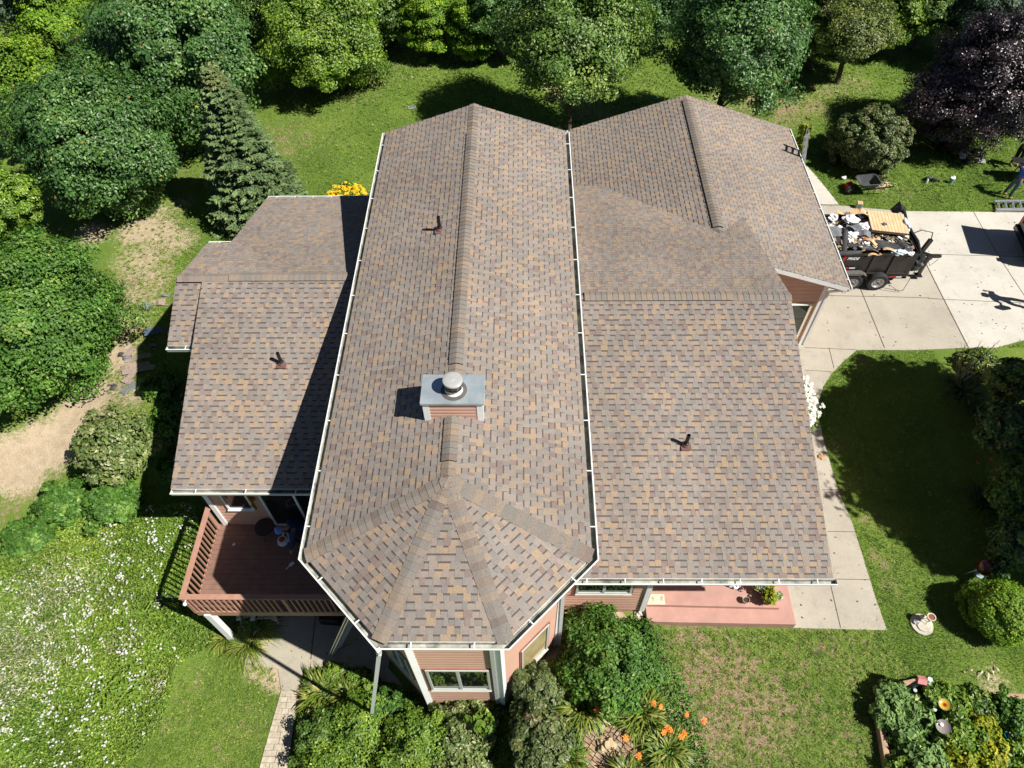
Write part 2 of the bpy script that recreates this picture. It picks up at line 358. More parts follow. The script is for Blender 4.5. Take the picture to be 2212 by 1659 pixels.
sheet('driveway', [(9.3, sw_e[0][1]), *[(9.3, nb[0][1] - .0)], nb[0], nb[1], (jx(nb[2][1]) , nb[2][1]), J2, xy(1980, 757), sw_e[0]], M_CON1, .03, 'older tan concrete apron of the driveway beside the garage')
sheet('driveway', [(jx(nb[2][1]) + .02, nb[2][1]), nb[3], (32, nb[3][1]), *sb[:3], (J2[0] + .02, J2[1])], M_CON2, .034, 'newer pale concrete driveway under the parked trailer front and car')
walk_n = [xy(*p) for p in ((1812, 444), (1790, 415), (1768, 388), (1745, 362), (1728, 345))]
sheet('sidewalk', [(10.0, walk_n[0][1] + .02), (walk_n[0][0], walk_n[0][1] + .02), *walk_n[1:], (10.0, walk_n[-1][1])], M_CON2, .028, 'curved concrete walk beside the garage north of the driveway')
sheet('sidewalk', [*sw_e[::-1], (7.3, sw_e[0][1]), (7.06, 7.4), (7.06, 6.36)][::1], M_CON1, .03, 'concrete walk along the east side of the house to the porch')
jm = MB()
for a, b in (((1858, 625), (1910, 753)), ((2155, 553), (2215, 645)), ((2101, 457), (2155, 553)), ((1788, 640), (2006, 645)), ((2004, 646), (2215, 656)), ((1985, 549), (2215, 556)), ((1952, 459), (2003, 578)), ((2003, 578), (2091, 752))):
    line_strip(jm, G(*a), G(*b), .022, .0385)
for a, b in (((1790, 752), (1801, 797)), ((1738, 752), (1850, 757)), ((1738, 801), (1795, 804)), ((1738, 918), (1770, 918)), ((1763, 978), (1793, 978)), ((1776, 1059), (1822, 1059)), ((1787, 1149), (1848, 1150)), ((1804, 1252), (1883, 1253)), ((1793, 1262), (1815, 1357)), ((1745, 443), (1812, 444))):
    line_strip(jm, G(*a), G(*b), .018, .036)
tag(jm.build('driveway_joint', M_JOINT), 'dark joints between the concrete slabs', kind='structure')
patio = [xy(*p) for p in ((522, 1411), (532, 1340), (545, 1300))] + [(-7.9, 12), (-3.7, 12), (-3.7, 5.7), (-3.2, 5.2)] + [xy(*p) for p in ((790, 1462), (735, 1452), (690, 1440), (655, 1452), (640, 1500), (608, 1490), (601, 1446), (560, 1437), (524, 1430))]
sheet('patio', patio, M_CON3, .03, 'stained concrete patio below the deck')
jm = MB(); line_strip(jm, G(683, 1325), G(672, 1425), .03, .036); line_strip(jm, G(600, 1327), G(735, 1327), .025, .036)
tag(jm.build('patio_joint', M_JOINT), 'dark joints in the patio slab', kind='structure')
M_PAV = attr_mat('pale_pavers', [(0, (.44, .38, .29)), (1, (.5, .44, .34))], .9, .2, (8, .25))
pv = MB()
pl = [G(*p) for p in ((608, 1492), (584, 1575), (560, 1662))]; pr = [G(*p) for p in ((642, 1495), (634, 1575), (622, 1662))]
def pp(s, t):
    k = min(int(t * 2), 1); q = t * 2 - k; a = pl[k].lerp(pl[k + 1], q); b = pr[k].lerp(pr[k + 1], q); return a.lerp(b, s)
rows = 13
for r in range(rows):
    cuts = [0, .5, 1] if r % 3 else [0, .34, .66, 1]
    for a, b in zip(cuts[:-1], cuts[1:]):
        q = [pp(a + .012, (r + .03) / rows), pp(b - .012, (r + .03) / rows), pp(b - .012, (r + .97) / rows), pp(a + .012, (r + .97) / rows)]; h = .035 + random.uniform(-.004, .004)
        pv.add([(p.x, p.y, gz(p.x, p.y) + h) for p in q] + [(p.x, p.y, gz(p.x, p.y) - .05) for p in q], [(3, 2, 1, 0), (0, 1, 5, 4), (1, 2, 6, 5), (2, 3, 7, 6), (3, 0, 4, 7)], 0, random.random())
tag(pv.build('garden_path', M_PAV), 'narrow path of pale square pavers running from the patio', kind='structure')
PAVED.append([tuple(p[:2]) for p in pl] + [tuple(p[:2]) for p in pr[::-1]])
M_BRK = attr_mat('old_tan_brick_pavers', [(0, (.3, .19, .12)), (.5, (.4, .28, .18)), (1, (.34, .27, .2))], .9, .2, (12, .4), bumpy=1)
bk = MB(); c0 = G(1325, 1625); ang = R(-38)
for i in range(-9, 10):
    for j in range(-10, 11):
        x = i * .215; y = j * .108 + (i % 2) * .054; px, py = c0.x + x * math.cos(ang) - y * math.sin(ang), c0.y + x * math.sin(ang) + y * math.cos(ang)
        if abs((px - c0.x + .25 * (py - c0.y)) / .85) ** 3 + abs((py - c0.y + .15 * (px - c0.x)) / .62) ** 3 < 1: bk.box((px, py, gz(px, py) + .01 + random.uniform(-.006, .006)), (.2, .095, .06), ang + random.uniform(-.04, .04), 0, random.random())
tag(bk.build('brick_patio', M_BRK), 'small patch of old tan brick paving among the daylilies', kind='structure')
PAVED.append([(c0.x - .7, c0.y - .5), (c0.x + .7, c0.y - .6), (c0.x + .7, c0.y + .5), (c0.x - .7, c0.y + .6)])
FOOT = [[(-3.9, 5.6), (-2.3, 4.4), (-.5, 4.4), (1.2, 5.9), (1.2, 6.5), (3.2, 6.5), (3.2, 6.3), (7.1, 6.3), (7.1, 15), (10.2, 15.5), (10.2, 24.5), (-4, 24.5), (-4, 20), (-8.5, 19.5), (-9.3, 16), (-9.3, 12.5), (-8.6, 12.5), (-8.6, 8.8), (-4, 8.8)]]

# ------------------------------------------------------------------ the house
for n_ in M_SH.node_tree.nodes:
    if n_.type == 'VALTORGB' and len(n_.color_ramp.elements) > 6: n_.color_ramp.interpolation = 'CONSTANT'
house = empty('house', (-1.45, 12, 0), 0, 'large house with brown mottled shingle roofs and salmon horizontal siding', 'house')
house_inv = Vector((1.45, -12, 0))
class HB(MB):
    def build(s, name, mats, parent=None, **k):
        off = Vector(house.location)
        if parent is house: s.v = [tuple(Vector(v) - off) for v in s.v]
        else: s.v = [tuple(Vector(v) - off) for v in s.v]
        return MB.build(s, name, mats, parent, **k)
def hull_h(pts, name, mat, parent):
    return hull([Vector(p) - Vector(house.location) for p in pts], name, mat, parent)
TABS = (0.05, .05, .25, .25, .25, .42, .42, .42, .56, .56, .66, .74, .83, .83, .9, .9, .25, .05)
def sh_clip(P, poly):
    out = P; n = len(poly)
    for i in range(n):
        a, b = poly[i], poly[(i + 1) % n]; ex, ey = b[0] - a[0], b[1] - a[1]; res = []
        dd = [ex * (p[1] - a[1]) - ey * (p[0] - a[0]) for p in out]
        for k in range(len(out)):
            p, q, dp, dq = out[k], out[(k + 1) % len(out)], dd[k], dd[(k + 1) % len(out)]
            if dp >= -1e-9: res.append(p)
            if (dp > 1e-9 and dq < -1e-9) or (dp < -1e-9 and dq > 1e-9):
                t = dp / (dp - dq); res.append((p[0] + (q[0] - p[0]) * t, p[1] + (q[1] - p[1]) * t))
        out = res
        if len(out) < 3: return []
    return out
def shingles(name, pts, parent, seed=0):
    """laminated shingle courses, every tab its own colour, on a convex planar roof face"""
    rnd = random.Random(seed); P = [Vector(p) for p in pts]
    n = (P[1] - P[0]).cross(P[2] - P[0]).normalized()
    if n.z < 0: n = -n
    u = Vector((0, 0, 1)) - n * n.z; u.normalize(); e = u.cross(n).normalized()
    o = min(P, key=lambda p: p.z); loc = [((p - o).dot(e), (p - o).dot(u)) for p in P]
    ar = sum(loc[i][0] * loc[(i + 1) % len(loc)][1] - loc[(i + 1) % len(loc)][0] * loc[i][1] for i in range(len(loc)))
    if ar < 0: loc = loc[::-1]
    xm, xM = min(p[0] for p in loc) - .1, max(p[0] for p in loc) + .1; vm = min(p[1] for p in loc); vM = max(p[1] for p in loc); EX = .143
    mb = HB(); rowk = 0; v = vm - .02
    def inside(x, y):
        for i in range(len(loc)):
            a, b = loc[i], loc[(i + 1) % len(loc)]
            if (b[0] - a[0]) * (y - a[1]) - (b[1] - a[1]) * (x - a[0]) < 0: return False
        return True
    while v < vM:
        x = xm - rnd.random() * .3; tooth = rnd.random() < .5
        def h(y, up): t = (y - v) / EX; return .003 + .009 * (1 - t) + up
        def emit(x0, x1, x0t, x1t, y0, y1, up, tint):
            Q = [(x0, y0), (x1, y0), (x1t, y1), (x0t, y1)]
            ins = [inside(*q) for q in Q]
            C = Q if all(ins) else sh_clip(Q, loc)
            if len(C) < 3: return
            b = [o + e * p[0] + u * p[1] + n * h(p[1], up) for p in C]
            mb.add(b, [tuple(range(len(C)))], 0, tint)
            if y0 == v and inside((x0 + x1) / 2, y0 + .01):     # butt edge and, on raised tabs, side edges, tinted dark as if unlit
                a, c = o + e * x0 + u * y0, o + e * x1 + u * y0
                mb.add([a + n * .0, c + n * .0, c + n * h(y0, up), a + n * h(y0, up)], [(0, 1, 2, 3)], 0, .97)
                if up > .002:
                    for xx, xt in ((x0, x0t), (x1, x1t)):
                        a, c = o + e * xx + u * y0, o + e * xt + u * y1
                        mb.add([a + n * h(y0, 0), c + n * h(y1, 0), c + n * h(y1, up), a + n * h(y0, up)], [(0, 1, 2, 3)], 0, .97)
        while x < xM:
            w = rnd.uniform(.095, .18) if tooth else rnd.uniform(.08, .165)
            t0 = rnd.choice(TABS)
            if tooth:
                s = rnd.choice((0, 0, .008, -.008)); k = rnd.random()
                if w > .14 and k < .5:
                    m = x + w * rnd.uniform(.35, .65); emit(x, m, x + s, m, v, v + EX, .005, t0); emit(m, x + w, m, x + w, v, v + EX, .005, rnd.choice(TABS))
                else: emit(x, x + w, x + s, x + w - s, v, v + EX, .005, t0)
            else:
                emit(x, x + w, x, x + w, v, v + EX - .034, 0, t0); emit(x, x + w, x, x + w, v + EX - .034, v + EX, 0, .97)
                if rnd.random() < .1: tooth = True
            x += w; tooth = not tooth
        v += EX
    return mb.build(name, M_SH, parent)
def caps(mb, a, b, n1, n2, w=.15, lift=.02, exp=.145, seed=0):
    rnd = random.Random(seed); a, b = Vector(a), Vector(b); d = (b - a); L_ = d.length; d.normalize(); n1, n2 = Vector(n1).normalized(), Vector(n2).normalized()
    d1 = d.cross(n1); d1 = d1 if d1.z < 0 or (abs(d1.z) < 1e-6) else -d1
    d2 = d.cross(n2); d2 = d2 if d2.z < 0 or (abs(d2.z) < 1e-6) else -d2
    nm = (n1 + n2).normalized(); k = max(1, int(L_ / exp)); tint = rnd.random()
    for i in range(k):
        p, q = a + d * (i * L_ / k), a + d * ((i + 1) * L_ / k + .02); hp, hq = lift + .016, lift + .004
        tint = rnd.random()
        A = [p + d1 * w + n1 * hp * .9, p + d1 * w * .35 + n1 * hp, p + nm * (hp + .0), p + d2 * w * .35 + n2 * hp, p + d2 * w + n2 * hp * .9]
        B = [q + d1 * w + n1 * hq * .9, q + d1 * w * .35 + n1 * hq, q + nm * (hq + .0), q + d2 * w * .35 + n2 * hq, q + d2 * w + n2 * hq * .9]
        mb.add(A + B, [(j, j + 1, j + 6, j + 5) for j in range(4)], 0, tint)
        mb.add([A[0], A[1], A[2], A[3], A[4], p + d2 * w, p + d1 * w], [(0, 1, 2, 3, 4, 5, 6)], 1)
        mb.add([A[0], B[0], q + d1 * w - n1 * .005, p + d1 * w - n1 * .005, A[4], B[4], q + d2 * w - n2 * .005, p + d2 * w - n2 * .005], [(0, 1, 2, 3), (4, 5, 6, 7)], 1)
M_BUTT = plain('shingle_edge_black', (.02, .02, .02), .9)
XW, XE, XR, ZE, ZR, YN, YS, CC, YA = -4.237, 1.331, -1.453, 5.853, 6.794, 19.847, 5.776, 1.637, 6.915
YF = YS - CC; OH = .5
FLc, FRc, SWc, SEc, AP, RN = (XW + CC, YF, ZE), (XE - CC, YF, ZE), (XW, YS, ZE), (XE, YS, ZE), (XR, YA, ZR), (XR, YN, ZR)
NWc, NEc = (XW, YN, ZE), (XE, YN, ZE)
low = lambda p, d: (p[0], p[1], p[2] - d)
T_ = [NWc, NEc, SEc, FRc, FLc, SWc, AP, RN]
roof = hull_h([low(p, .012) for p in T_] + [low(p, .17) for p in T_[:6]], 'roof', M_WHITE, house); roof['label'] = 'tall central gable roof ending in a half octagon'
for i, pts in enumerate(([NWc, SWc, AP, RN], [NEc, RN, AP, SEc], [SWc, FLc, AP], [FLc, FRc, AP], [FRc, SEc, AP])): shingles('shingles', pts, roof, 10 + i)
nW, nE, nS = Vector((-.94, 0, 2.784)).normalized(), Vector((.94, 0, 2.784)).normalized(), Vector((0, -.94, 2.784)).normalized()
nSW, nSE = Vector((-.94 * .7071, -.94 * .7071, 2.784)).normalized(), Vector((.94 * .7071, -.94 * .7071, 2.784)).normalized()
mb = HB(); caps(mb, (XR, YA + .1, ZR), (XR, 7.35, ZR), nW, nE, .15, .012, seed=1); caps(mb, (XR, 7.35, ZR), (XR, 8.38, ZR), nW, nE, .15, .038, seed=2)
caps(mb, (XR, 9.2, ZR), (XR, 9.8, ZR), nW, nE, .15, .012, seed=3); caps(mb, (XR, 9.8, ZR), (XR, 18.4, ZR), nW, nE, .15, .038, seed=4); caps(mb, (XR, 18.4, ZR), (XR, YN, ZR), nW, nE, .15, .012, seed=5)
for i, (c, a, b) in enumerate(((SWc, nW, nSW), (FLc, nSW, nS), (FRc, nS, nSE), (SEc, nSE, nE))): caps(mb, c, AP, a, b, .16, .012, seed=20 + i)
mb.build('ridge_cap', [M_CAP, M_BUTT], roof)
def slab_roof(label, quads, th, seed):
    """a gable: list of quads, each a slope; first slope's mesh is the part"""
    r = hull_h([low(p, .012) for p in quads[0]] + [low(p, th) for p in quads[0]], 'roof', M_WHITE, house); r['label'] = label
    for q in quads[1:]: hull_h([low(p, .012) for p in q] + [low(p, th) for p in q], 'roof_deck', M_WHITE, r)
    for i, q in enumerate(quads): shingles('shingles', q, r, seed + i)
    return r
# east wing
EX_, EY, EZ, ERY, ERZ = 6.914, 6.304, 3.468, 13.102, 5.47; X0 = .8; es = (ERZ - EZ) / (ERY - EY)
r_east = slab_roof('low gable roof of the east wing', [[(X0, EY, EZ), (EX_, EY, EZ), (EX_, ERY, ERZ), (X0, ERY, ERZ)], [(EX_, ERY, ERZ), (X0, ERY, ERZ), (X0, 20.4, ERZ - es * 7.3), (EX_, 20.4, ERZ - es * 7.3)]], .17, 40)
nSo, nNo = Vector((0, -es, 1)), Vector((0, es, 1))
mb = HB(); caps(mb, (1.6, ERY, ERZ), (5.4, ERY, ERZ), nSo, nNo, .15, .045, seed=6); caps(mb, (5.4, ERY, ERZ), (EX_, ERY, ERZ), nSo, nNo, .15, .012, seed=7); mb.build('ridge_cap', [M_CAP, M_BUTT], r_east)
# garage
GW, GE, GZE, GZR, GYN, GYS = 1.75, 10.05, 3.004, 4.403, 24.223, 15.802; GX = (1.806 + GE) / 2; gs_ = (GZR - GZE) / (GE - GX)
r_gar = slab_roof('gable roof over the garage', [[(GX, GYS, GZR), (GE, GYS, GZE), (GE, GYN, GZE), (GX, GYN, GZR)], [(1.806, GYS, GZE), (GX, GYS, GZR), (GX, GYN, GZR), (1.806, GYN, GZE)]], .17, 50)
mb = HB(); caps(mb, (GX, 15.9, GZR), (GX, 17.0, GZR), (-gs_, 0, 1), (gs_, 0, 1), .15, .012, seed=8); caps(mb, (GX, 17.0, GZR), (GX, 23.9, GZR), (-gs_, 0, 1), (gs_, 0, 1), .15, .05, seed=9); mb.build('ridge_cap', [M_CAP, M_BUTT], r_gar)
# west wing
LX, LYR, LZR, LYE, LZE, LYN, LZN, LX2 = -8.637, 14.007, 5.34, 8.568, 3.468, 19.68, 3.477, -9.321; X1 = -3.7
r_west = slab_roof('low gable roof of the west wing', [[(LX, LYE, LZE), (X1, LYE, LZE), (X1, LYR, LZR), (LX, LYR, LZR)], [(LX, LYN, LZN), (X1, LYN, LZN), (X1, LYR, LZR), (LX, LYR, LZR)]], .2, 60)
r_bay = slab_roof('small lower roof over the west bay', [[(-9.44, 12.32, 4.48), (LX + .03, 12.32, 4.48), (LX + .03, LYR, LZR - .06), (-9.38, LYR, LZR - .06)], [(LX2, 16.114, LZR - .328 * 2.107), (LX, 16.114, LZR - .328 * 2.107), (LX, LYR - .05, LZR), (LX2, LYR - .05, LZR)]], .17, 66)
sl_ = (LZR - LZE) / (LYR - LYE)
mb = HB(); caps(mb, (LX2, LYR, LZR), (-7.9, LYR, LZR), (0, -sl_, 1), (0, .33, 1), .16, .012, seed=11); caps(mb, (-7.9, LYR, LZR), (-3.8, LYR, LZR), (0, -sl_, 1), (0, .33, 1), .15, .05, seed=12); mb.build('ridge_cap', [M_CAP, M_BUTT], r_west)

# siding
def siding(mb, p0, p1, z0, top, row=.17, mi=0):
    """courses on the wall p0->p1 (outside on the right-hand side); top: height or f(s)"""
    p0, p1 = Vector((*p0, 0)), Vector((*p1, 0)); d = p1 - p0; Ln = d.length; d.normalize(); n = Vector((d.y, -d.x, 0)); f = top if callable(top) else (lambda s: top)
    z = z0; zt = max(f(s * Ln / 40) for s in range(41))
    while z < zt - .01:
        hh = min(row, zt - z); ok = [s * Ln / 160 for s in range(161) if f(s * Ln / 160) >= z + hh * .6]
        if ok:
            a, b = p0 + d * min(ok), p0 + d * max(ok); V = []
            for off, dz in ((0, 0), (.024, 0), (.022, hh * .55), (.004, hh)):
                for q in (a, b): V.append(q + n * off + Vector((0, 0, z + dz)))
            mb.add(V, [(0, 1, 3, 2), (2, 3, 5, 4), (4, 5, 7, 6)], mi)
        z += row
def wall_block(name, foot, z0, z1, sid, label=None, base=None, extra=None):
    mb = HB(); mb.prism(foot, z0, z1, 1)
    for i in sid:
        a, b = foot[i], foot[(i + 1) % len(foot)]; siding(mb, a, b, base if base is not None else z0, z1)
    if extra: extra(mb)
    o = mb.build(name, [M_SID, M_FND], house)
    if label: o['label'] = label
    return o
t8 = math.tan(R(22.5)) * OH
tower = [(XW + OH, 19.4), (XW + OH, YS + t8), (XW + CC + t8, YF + OH), (XE - CC - t8, YF + OH), (XE - OH, YS + t8), (XE - OH, 19.4)]
w_main = wall_block('wall', tower, -1.9, ZE - .15, (0, 1, 2, 3, 4), 'salmon siding of the tall central block', base=-.5)
w_east = wall_block('wall', [(.83, 6.75), (3.1, 6.75), (3.1, 8.3), (6.55, 8.3), (6.55, 19), (.83, 19)], -.4, EZ + .02, (0, 1, 2, 3), 'salmon siding of the east wing', base=.3)
w_gar = wall_block('wall', [(2.3, 16.2), (9.55, 16.2), (9.55, 23.8), (2.3, 23.8)], -.4, GZE - .05, (0, 1, 2, 3), 'reddish siding of the garage', base=.0, extra=lambda mb: siding(mb, (2.3, 16.2), (9.55, 16.2), 2.87, lambda s: GZR - .17 - gs_ * abs(2.3 + s - GX)))
w_west = wall_block('wall', [(-8.3, 9.02), (-3.74, 9.02), (-3.74, 19.2), (-8.3, 19.2)], -1.9, LZE + .1, (3, 0), 'salmon siding behind the deck', base=.66)
w_bay = wall_block('wall', [(-9.0, 12.7), (-8.3, 12.7), (-8.3, 15.7), (-9.0, 15.7)], -1, 4.45, (3, 0, 2), 'salmon siding of the west bay')
# garage gable fill behind the siding
hull_h([(2.3, 16.21, 2.8), (9.55, 16.21, 2.8), (GX, 16.21, GZR - .2), (2.3, 16.4, 2.8), (9.55, 16.4, 2.8), (GX, 16.4, GZR - .2)], 'gable', M_SID, w_gar)
hull_h([(-8.3, 9.4, 3.4), (-8.3, LYR, 5.1), (-8.3, 19, 3.4), (-8.1, 9.4, 3.4), (-8.1, LYR, 5.1), (-8.1, 19, 3.4)], 'gable', M_SID, w_west)
def corner_board(p, z0, z1, parent, w=.13, rz=0):
    mb = HB(); mb.box((p[0], p[1], (z0 + z1) / 2), (w, w, z1 - z0), rz); o = mb.build('corner_board', M_WHITE, parent, bevel=.004); return o
for p, z0, z1, pa, w, rz in (((tower[2][0], tower[2][1]), -.5, 5.7, w_main, .15, R(22.5)), ((tower[3][0], tower[3][1]), -.5, 5.7, w_main, .17, R(-22.5)), ((tower[4][0], tower[4][1]), -.3, 5.7, w_main, .15, R(22.5)), ((tower[1][0], tower[1][1]), -.3, 5.7, w_main, .14, R(22.5)),
                     ((3.1, 6.75), .3, 3.4, w_east, .13, 0), ((9.55, 16.2), -.1, 2.9, w_gar, .13, 0), ((-8.3, 9.02), .66, 3.4, w_west, .13, 0), ((-9.0, 12.7), 0, 4.4, w_bay, .12, 0)): corner_board(p, z0, z1, pa, w, rz)
mb = HB(); mb.box((1.02, 6.64, .15), (.1, .1, .35)); mb.build('splash_block', M_MAROON, w_east)

def window(p0, p1, z0, z1, parent, pane=None, fr=.055, mull=1, trim=M_MAROON, frame=M_FRAME, out=.028, label=None):
    """window on the wall line p0->p1, outside to the right"""
    p0, p1 = Vector((*p0, 0)), Vector((*p1, 0)); d = (p1 - p0); w = d.length; d.normalize(); n = Vector((d.y, -d.x, 0)); rz = math.atan2(d.y, d.x)
    def bx(mb, s, z, ls, lz, o0, o1): c = p0 + d * s + n * (o0 + o1) / 2; mb.box((c.x, c.y, z), (ls, o1 - o0, lz), rz)
    mb = HB()
    for s in (fr / 2, w - fr / 2): bx(mb, s, (z0 + z1) / 2, fr, z1 - z0 - 2 * fr, 0, out + .045)
    for z in (z0 + fr / 2, z1 - fr / 2): bx(mb, w / 2, z, w, fr, 0, out + .045)
    for k in range(mull): bx(mb, w * (k + 1) / (mull + 1), (z0 + z1) / 2, fr * 1.3, z1 - z0 - 2 * fr, 0, out + .04)
    bx(mb, w / 2, z0 - .012, w + .02, .024, 0, out + .075)
    win = mb.build('window', frame, parent, bevel=.004)
    mb = HB()
    for s in (-.02, w + .02): bx(mb, s, (z0 + z1) / 2, .04, z1 - z0 + .06, 0, out + .02)
    bx(mb, w / 2, z1 + .02, w, .04, 0, out + .02); mb.build('trim', trim, win)
    mb = HB(); bx(mb, w / 2, (z0 + z1) / 2, w - fr, z1 - z0 - fr, 0, out + .012); mb.build('pane', pane or M_GLASS, win)
    if label: win['label'] = label
    return win
window((-2.19, 4.64), (-.765, 4.64), .85, 2.44, w_main, label='double window in the front of the octagon')
d45 = Vector((.7071, .7071))
window((-.08, 5.072), (.56, 5.712), .5, 2.3, w_main, pane=plain('blind_behind_glass', (.42, .34, .17), .12, 0, .6, var=.3, scale=2), mull=0, label='window with a dusty pane in the right slanted wall')
window((-3.2, 5.446), (-2.62, 4.866), .8, 2.4, w_main, mull=1, label='shaded window in the left slanted wall')
window((1.3, 6.75), (2.68, 6.75), 1.54, 2.75, w_east, label='double window under the east wing eave')
window((8.0, 16.2), (9.33, 16.2), .25, 1.92, w_gar, mull=0, fr=.05, trim=plain('yellow_trim', (.55, .42, .12)), frame=M_WHITE, label='garage window with yellow trim')
window((-7.92, 9.02), (-7.2, 9.02), 1.62, 2.7, w_west, mull=0, label='window beside the deck door', frame=M_WHITE)
mb = HB()
for x in (-6.87, -5.97, -5.03): mb.box((x, 8.99, 1.72), (.06, .08, 2.1))
for z in (.7, 2.77): mb.box((-5.95, 8.99, z), (1.9, .08, .06))
door = mb.build('sliding_door', M_WHITE, w_west); mb = HB(); mb.box((-5.95, 9.0, 1.74), (1.8, .04, 2.0)); mb.build('pane', M_GLASS, door)
mb = HB(); mb.box((-7.09, 8.97, 2.22), (.1, .06, .14)); mb.tube([(-7.09, 8.95, 2.25), (-7.09, 8.86, 2.3), (-7.09, 8.84, 2.2)], .012, 6); mb.lathe((-7.09, 8.84, 2.05), [(.001, 0), (.05, .02), (.06, .12), (.02, .2), (.001, .22)], 10)
mb.build('wall_lantern', plain('brass', (.35, .22, .07), .3, .8), w_west, smooth=True)

# gutters
def offset_line(P, d):
    out = []
    for i, p in enumerate(P):
        p = Vector(p[:2]); ds = []
        if i > 0: ds.append((p - Vector(P[i - 1][:2])).normalized())
        if i < len(P) - 1: ds.append((Vector(P[i + 1][:2]) - p).normalized())
        ns = [Vector((q.y, -q.x)) for q in ds]
        if len(ns) == 1: out.append(p + ns[0] * d)
        else: b = (ns[0] + ns[1]).normalized(); out.append(p + b * d / max(.3, b.dot(ns[0])))
    return out
def gutter(P, z, parent, label=None, step=.62, ext=0, w=.128):
    prof = [(0.0, -.0, 0), (0.0, -.125, 0), (w * .8, -.125, 0), (w, -.02, 0), (w + .012, .008, 0), (w - .016, .008, 0), (w - .03, -.03, 1), (w * .78, -.112, 1), (.008, -.112, 1), (.008, 0, 1)]
    rings = [[(*q, z + dz) for q in offset_line(P, d)] for d, dz, _ in prof]; mb = HB(); m = len(P)
    for i in range(len(prof)):
        a, b = rings[i], rings[(i + 1) % len(prof)]; mi = 1 if prof[i][2] else 0
        if i == 5: mi = 1
        for k in range(m - 1): mb.add([a[k], a[k + 1], b[k + 1], b[k]], [(0, 1, 2, 3)], mi)
    for k, rev in ((0, 1), (m - 1, 0)):
        mb.add([rings[0][k], rings[1][k], rings[2][k], rings[3][k], rings[4][k]], [(0, 1, 2, 3, 4)], 0)
    g = mb.build('gutter', [M_GUT, M_GUTIN], parent)
    if label: g['label'] = label
    for i in range(m - 1):
        a, b = Vector(P[i][:2]), Vector(P[i + 1][:2]); d = b - a; ln = d.length; d.normalize(); n = Vector((d.y, -d.x)); k = max(1, round(ln / step))
        for j in range(k):
            c = a + d * (ln * (j + .5) / k) + n * w * .5; h = HB(); h.box((c.x, c.y, z + .008), (w, .024, .012), math.atan2(n.y, n.x)); h.build('hanger', M_GUT, g)
    return g
g_main = gutter([NWc, SWc, FLc, FRc, SEc, NEc], ZE - .03, roof, 'white gutter round the tall central roof', step=1.3)
gutter([(X1, LYE), (LX, LYE)][::-1], LZE - .03, r_west, 'white gutter over the deck', step=1.3)
gutter([(-9.46, 12.32), (LX + .2, 12.32)], 4.45, r_bay, 'short gutter of the west bay', step=1)
gutter([(1.0, EY), (EX_ + .08, EY)], EZ - .03, r_east, 'front gutter of the east wing, dirty inside', step=.8)
gutter([(GE, GYS - .02), (GE, GYN)], GZE - .03, r_gar, 'white gutter on the east edge of the garage roof', step=.85, w=.09)
gutter([(1.806, GYN), (1.806, 20.2)], GZE - .03, r_gar, 'gutter in the gap between the two roofs', step=.9, w=.11)
gutter([(X1, LYN), (LX, LYN)], LZN - .03, r_west, 'north gutter of the west wing'); gutter([(LX - .02, 16.114), (LX2, 16.114)], 4.6, r_bay, 'north gutter of the west bay')
# downspout of the octagon
a = Vector((-2.62, 4.03, 5.7)); b = Vector((-2.95, 4.25, 5.2)); c = Vector((-2.95, 4.25, 5.0)); 
e_ = G(803, 1552, .05)
mb = HB(); e0 = aty(817, 1416, 4.3); pts = [a, Vector((-2.7, 4.1, 5.55)), Vector((e_.x * .5 + -2.75 * .5, 4.3, 2.2)), Vector((e_.x, e_.y, e_.z + .02))]
top = aty(819, 1413, 4.12)
mb.bar(a + Vector((0, 0, .02)), top, .085, .065); mb.bar(top, e_ + Vector((0, 0, .05)), .085, .065); mb.build('downspout', M_GUT, house)
for f in ((tower[3][0] - .16, tower[3][1] - .05),): mb = HB(); mb.box((f[0] + .02, f[1], 2.5), (.085, .07, 6.2)); mb.build('downspout', M_FRAME, w_main)
mb = HB(); mb.bar((XE - OH + .02, YS + .1, 5.6), (XE - OH + .1, YS + .16, -.1), .08, .06); mb.build('downspout', M_GUT, w_main)
mb = HB(); mb.box((9.95, 15.86, 2.84), (.1, .1, .18)); mb.bar((9.95, 15.9, 2.8), (9.66, 16.14, 2.5), .07, .06); mb.bar((9.66, 16.14, 2.5), (9.66, 16.14, -.05), .07, .06); mb.build('downspout', M_GUT, w_gar)

# chimney
mb = HB(); cx0, cx1, cy0, cy1, ct = -2.0, -.84, 8.47, 9.08, 7.2
mb.prism([(cx0, cy0), (cx1, cy0), (cx1, cy1), (cx0, cy1)], 6.0, ct, 0)
for q in (((cx0, cy0), (cx1, cy0)), ((cx1, cy0), (cx1, cy1)), ((cx0, cy1), (cx0, cy0))): siding(mb, *q, 6.28, ct - .01, .115)
chim = mb.build('chimney', [M_SID, M_SID], house)
for p in ((cx0, cy0), (cx1, cy0), (cx1, cy1), (cx0, cy1)): mb = HB(); mb.box((p[0] + (.03 if p[0] < -1 else -.03), p[1] + (.02 if p[1] < 9 else -.02), 6.7), (.13, .1, .98)); mb.build('corner_board', M_WHITE, chim)
mb = HB(); mb.box(((cx0 + cx1) / 2, (cy0 + cy1) / 2, ct + .035), (1.3, .74, .07)); mb.build('chimney_cap', M_STEEL, chim, bevel=.006)
fx, fy = -1.4, 8.74
mb = HB(); mb.lathe((fx, fy, ct + .07), [(.2, 0), (.19, .015), (.165, .04), (.16, .15), (.15, .16)], 28); fl = mb.build('flue', M_GUT, chim, smooth=True)
mb = HB(); mb.lathe((fx, fy, ct + .2), [(.001, .0), (.17, .0), (.17, .2), (.001, .2)], 28, 0)
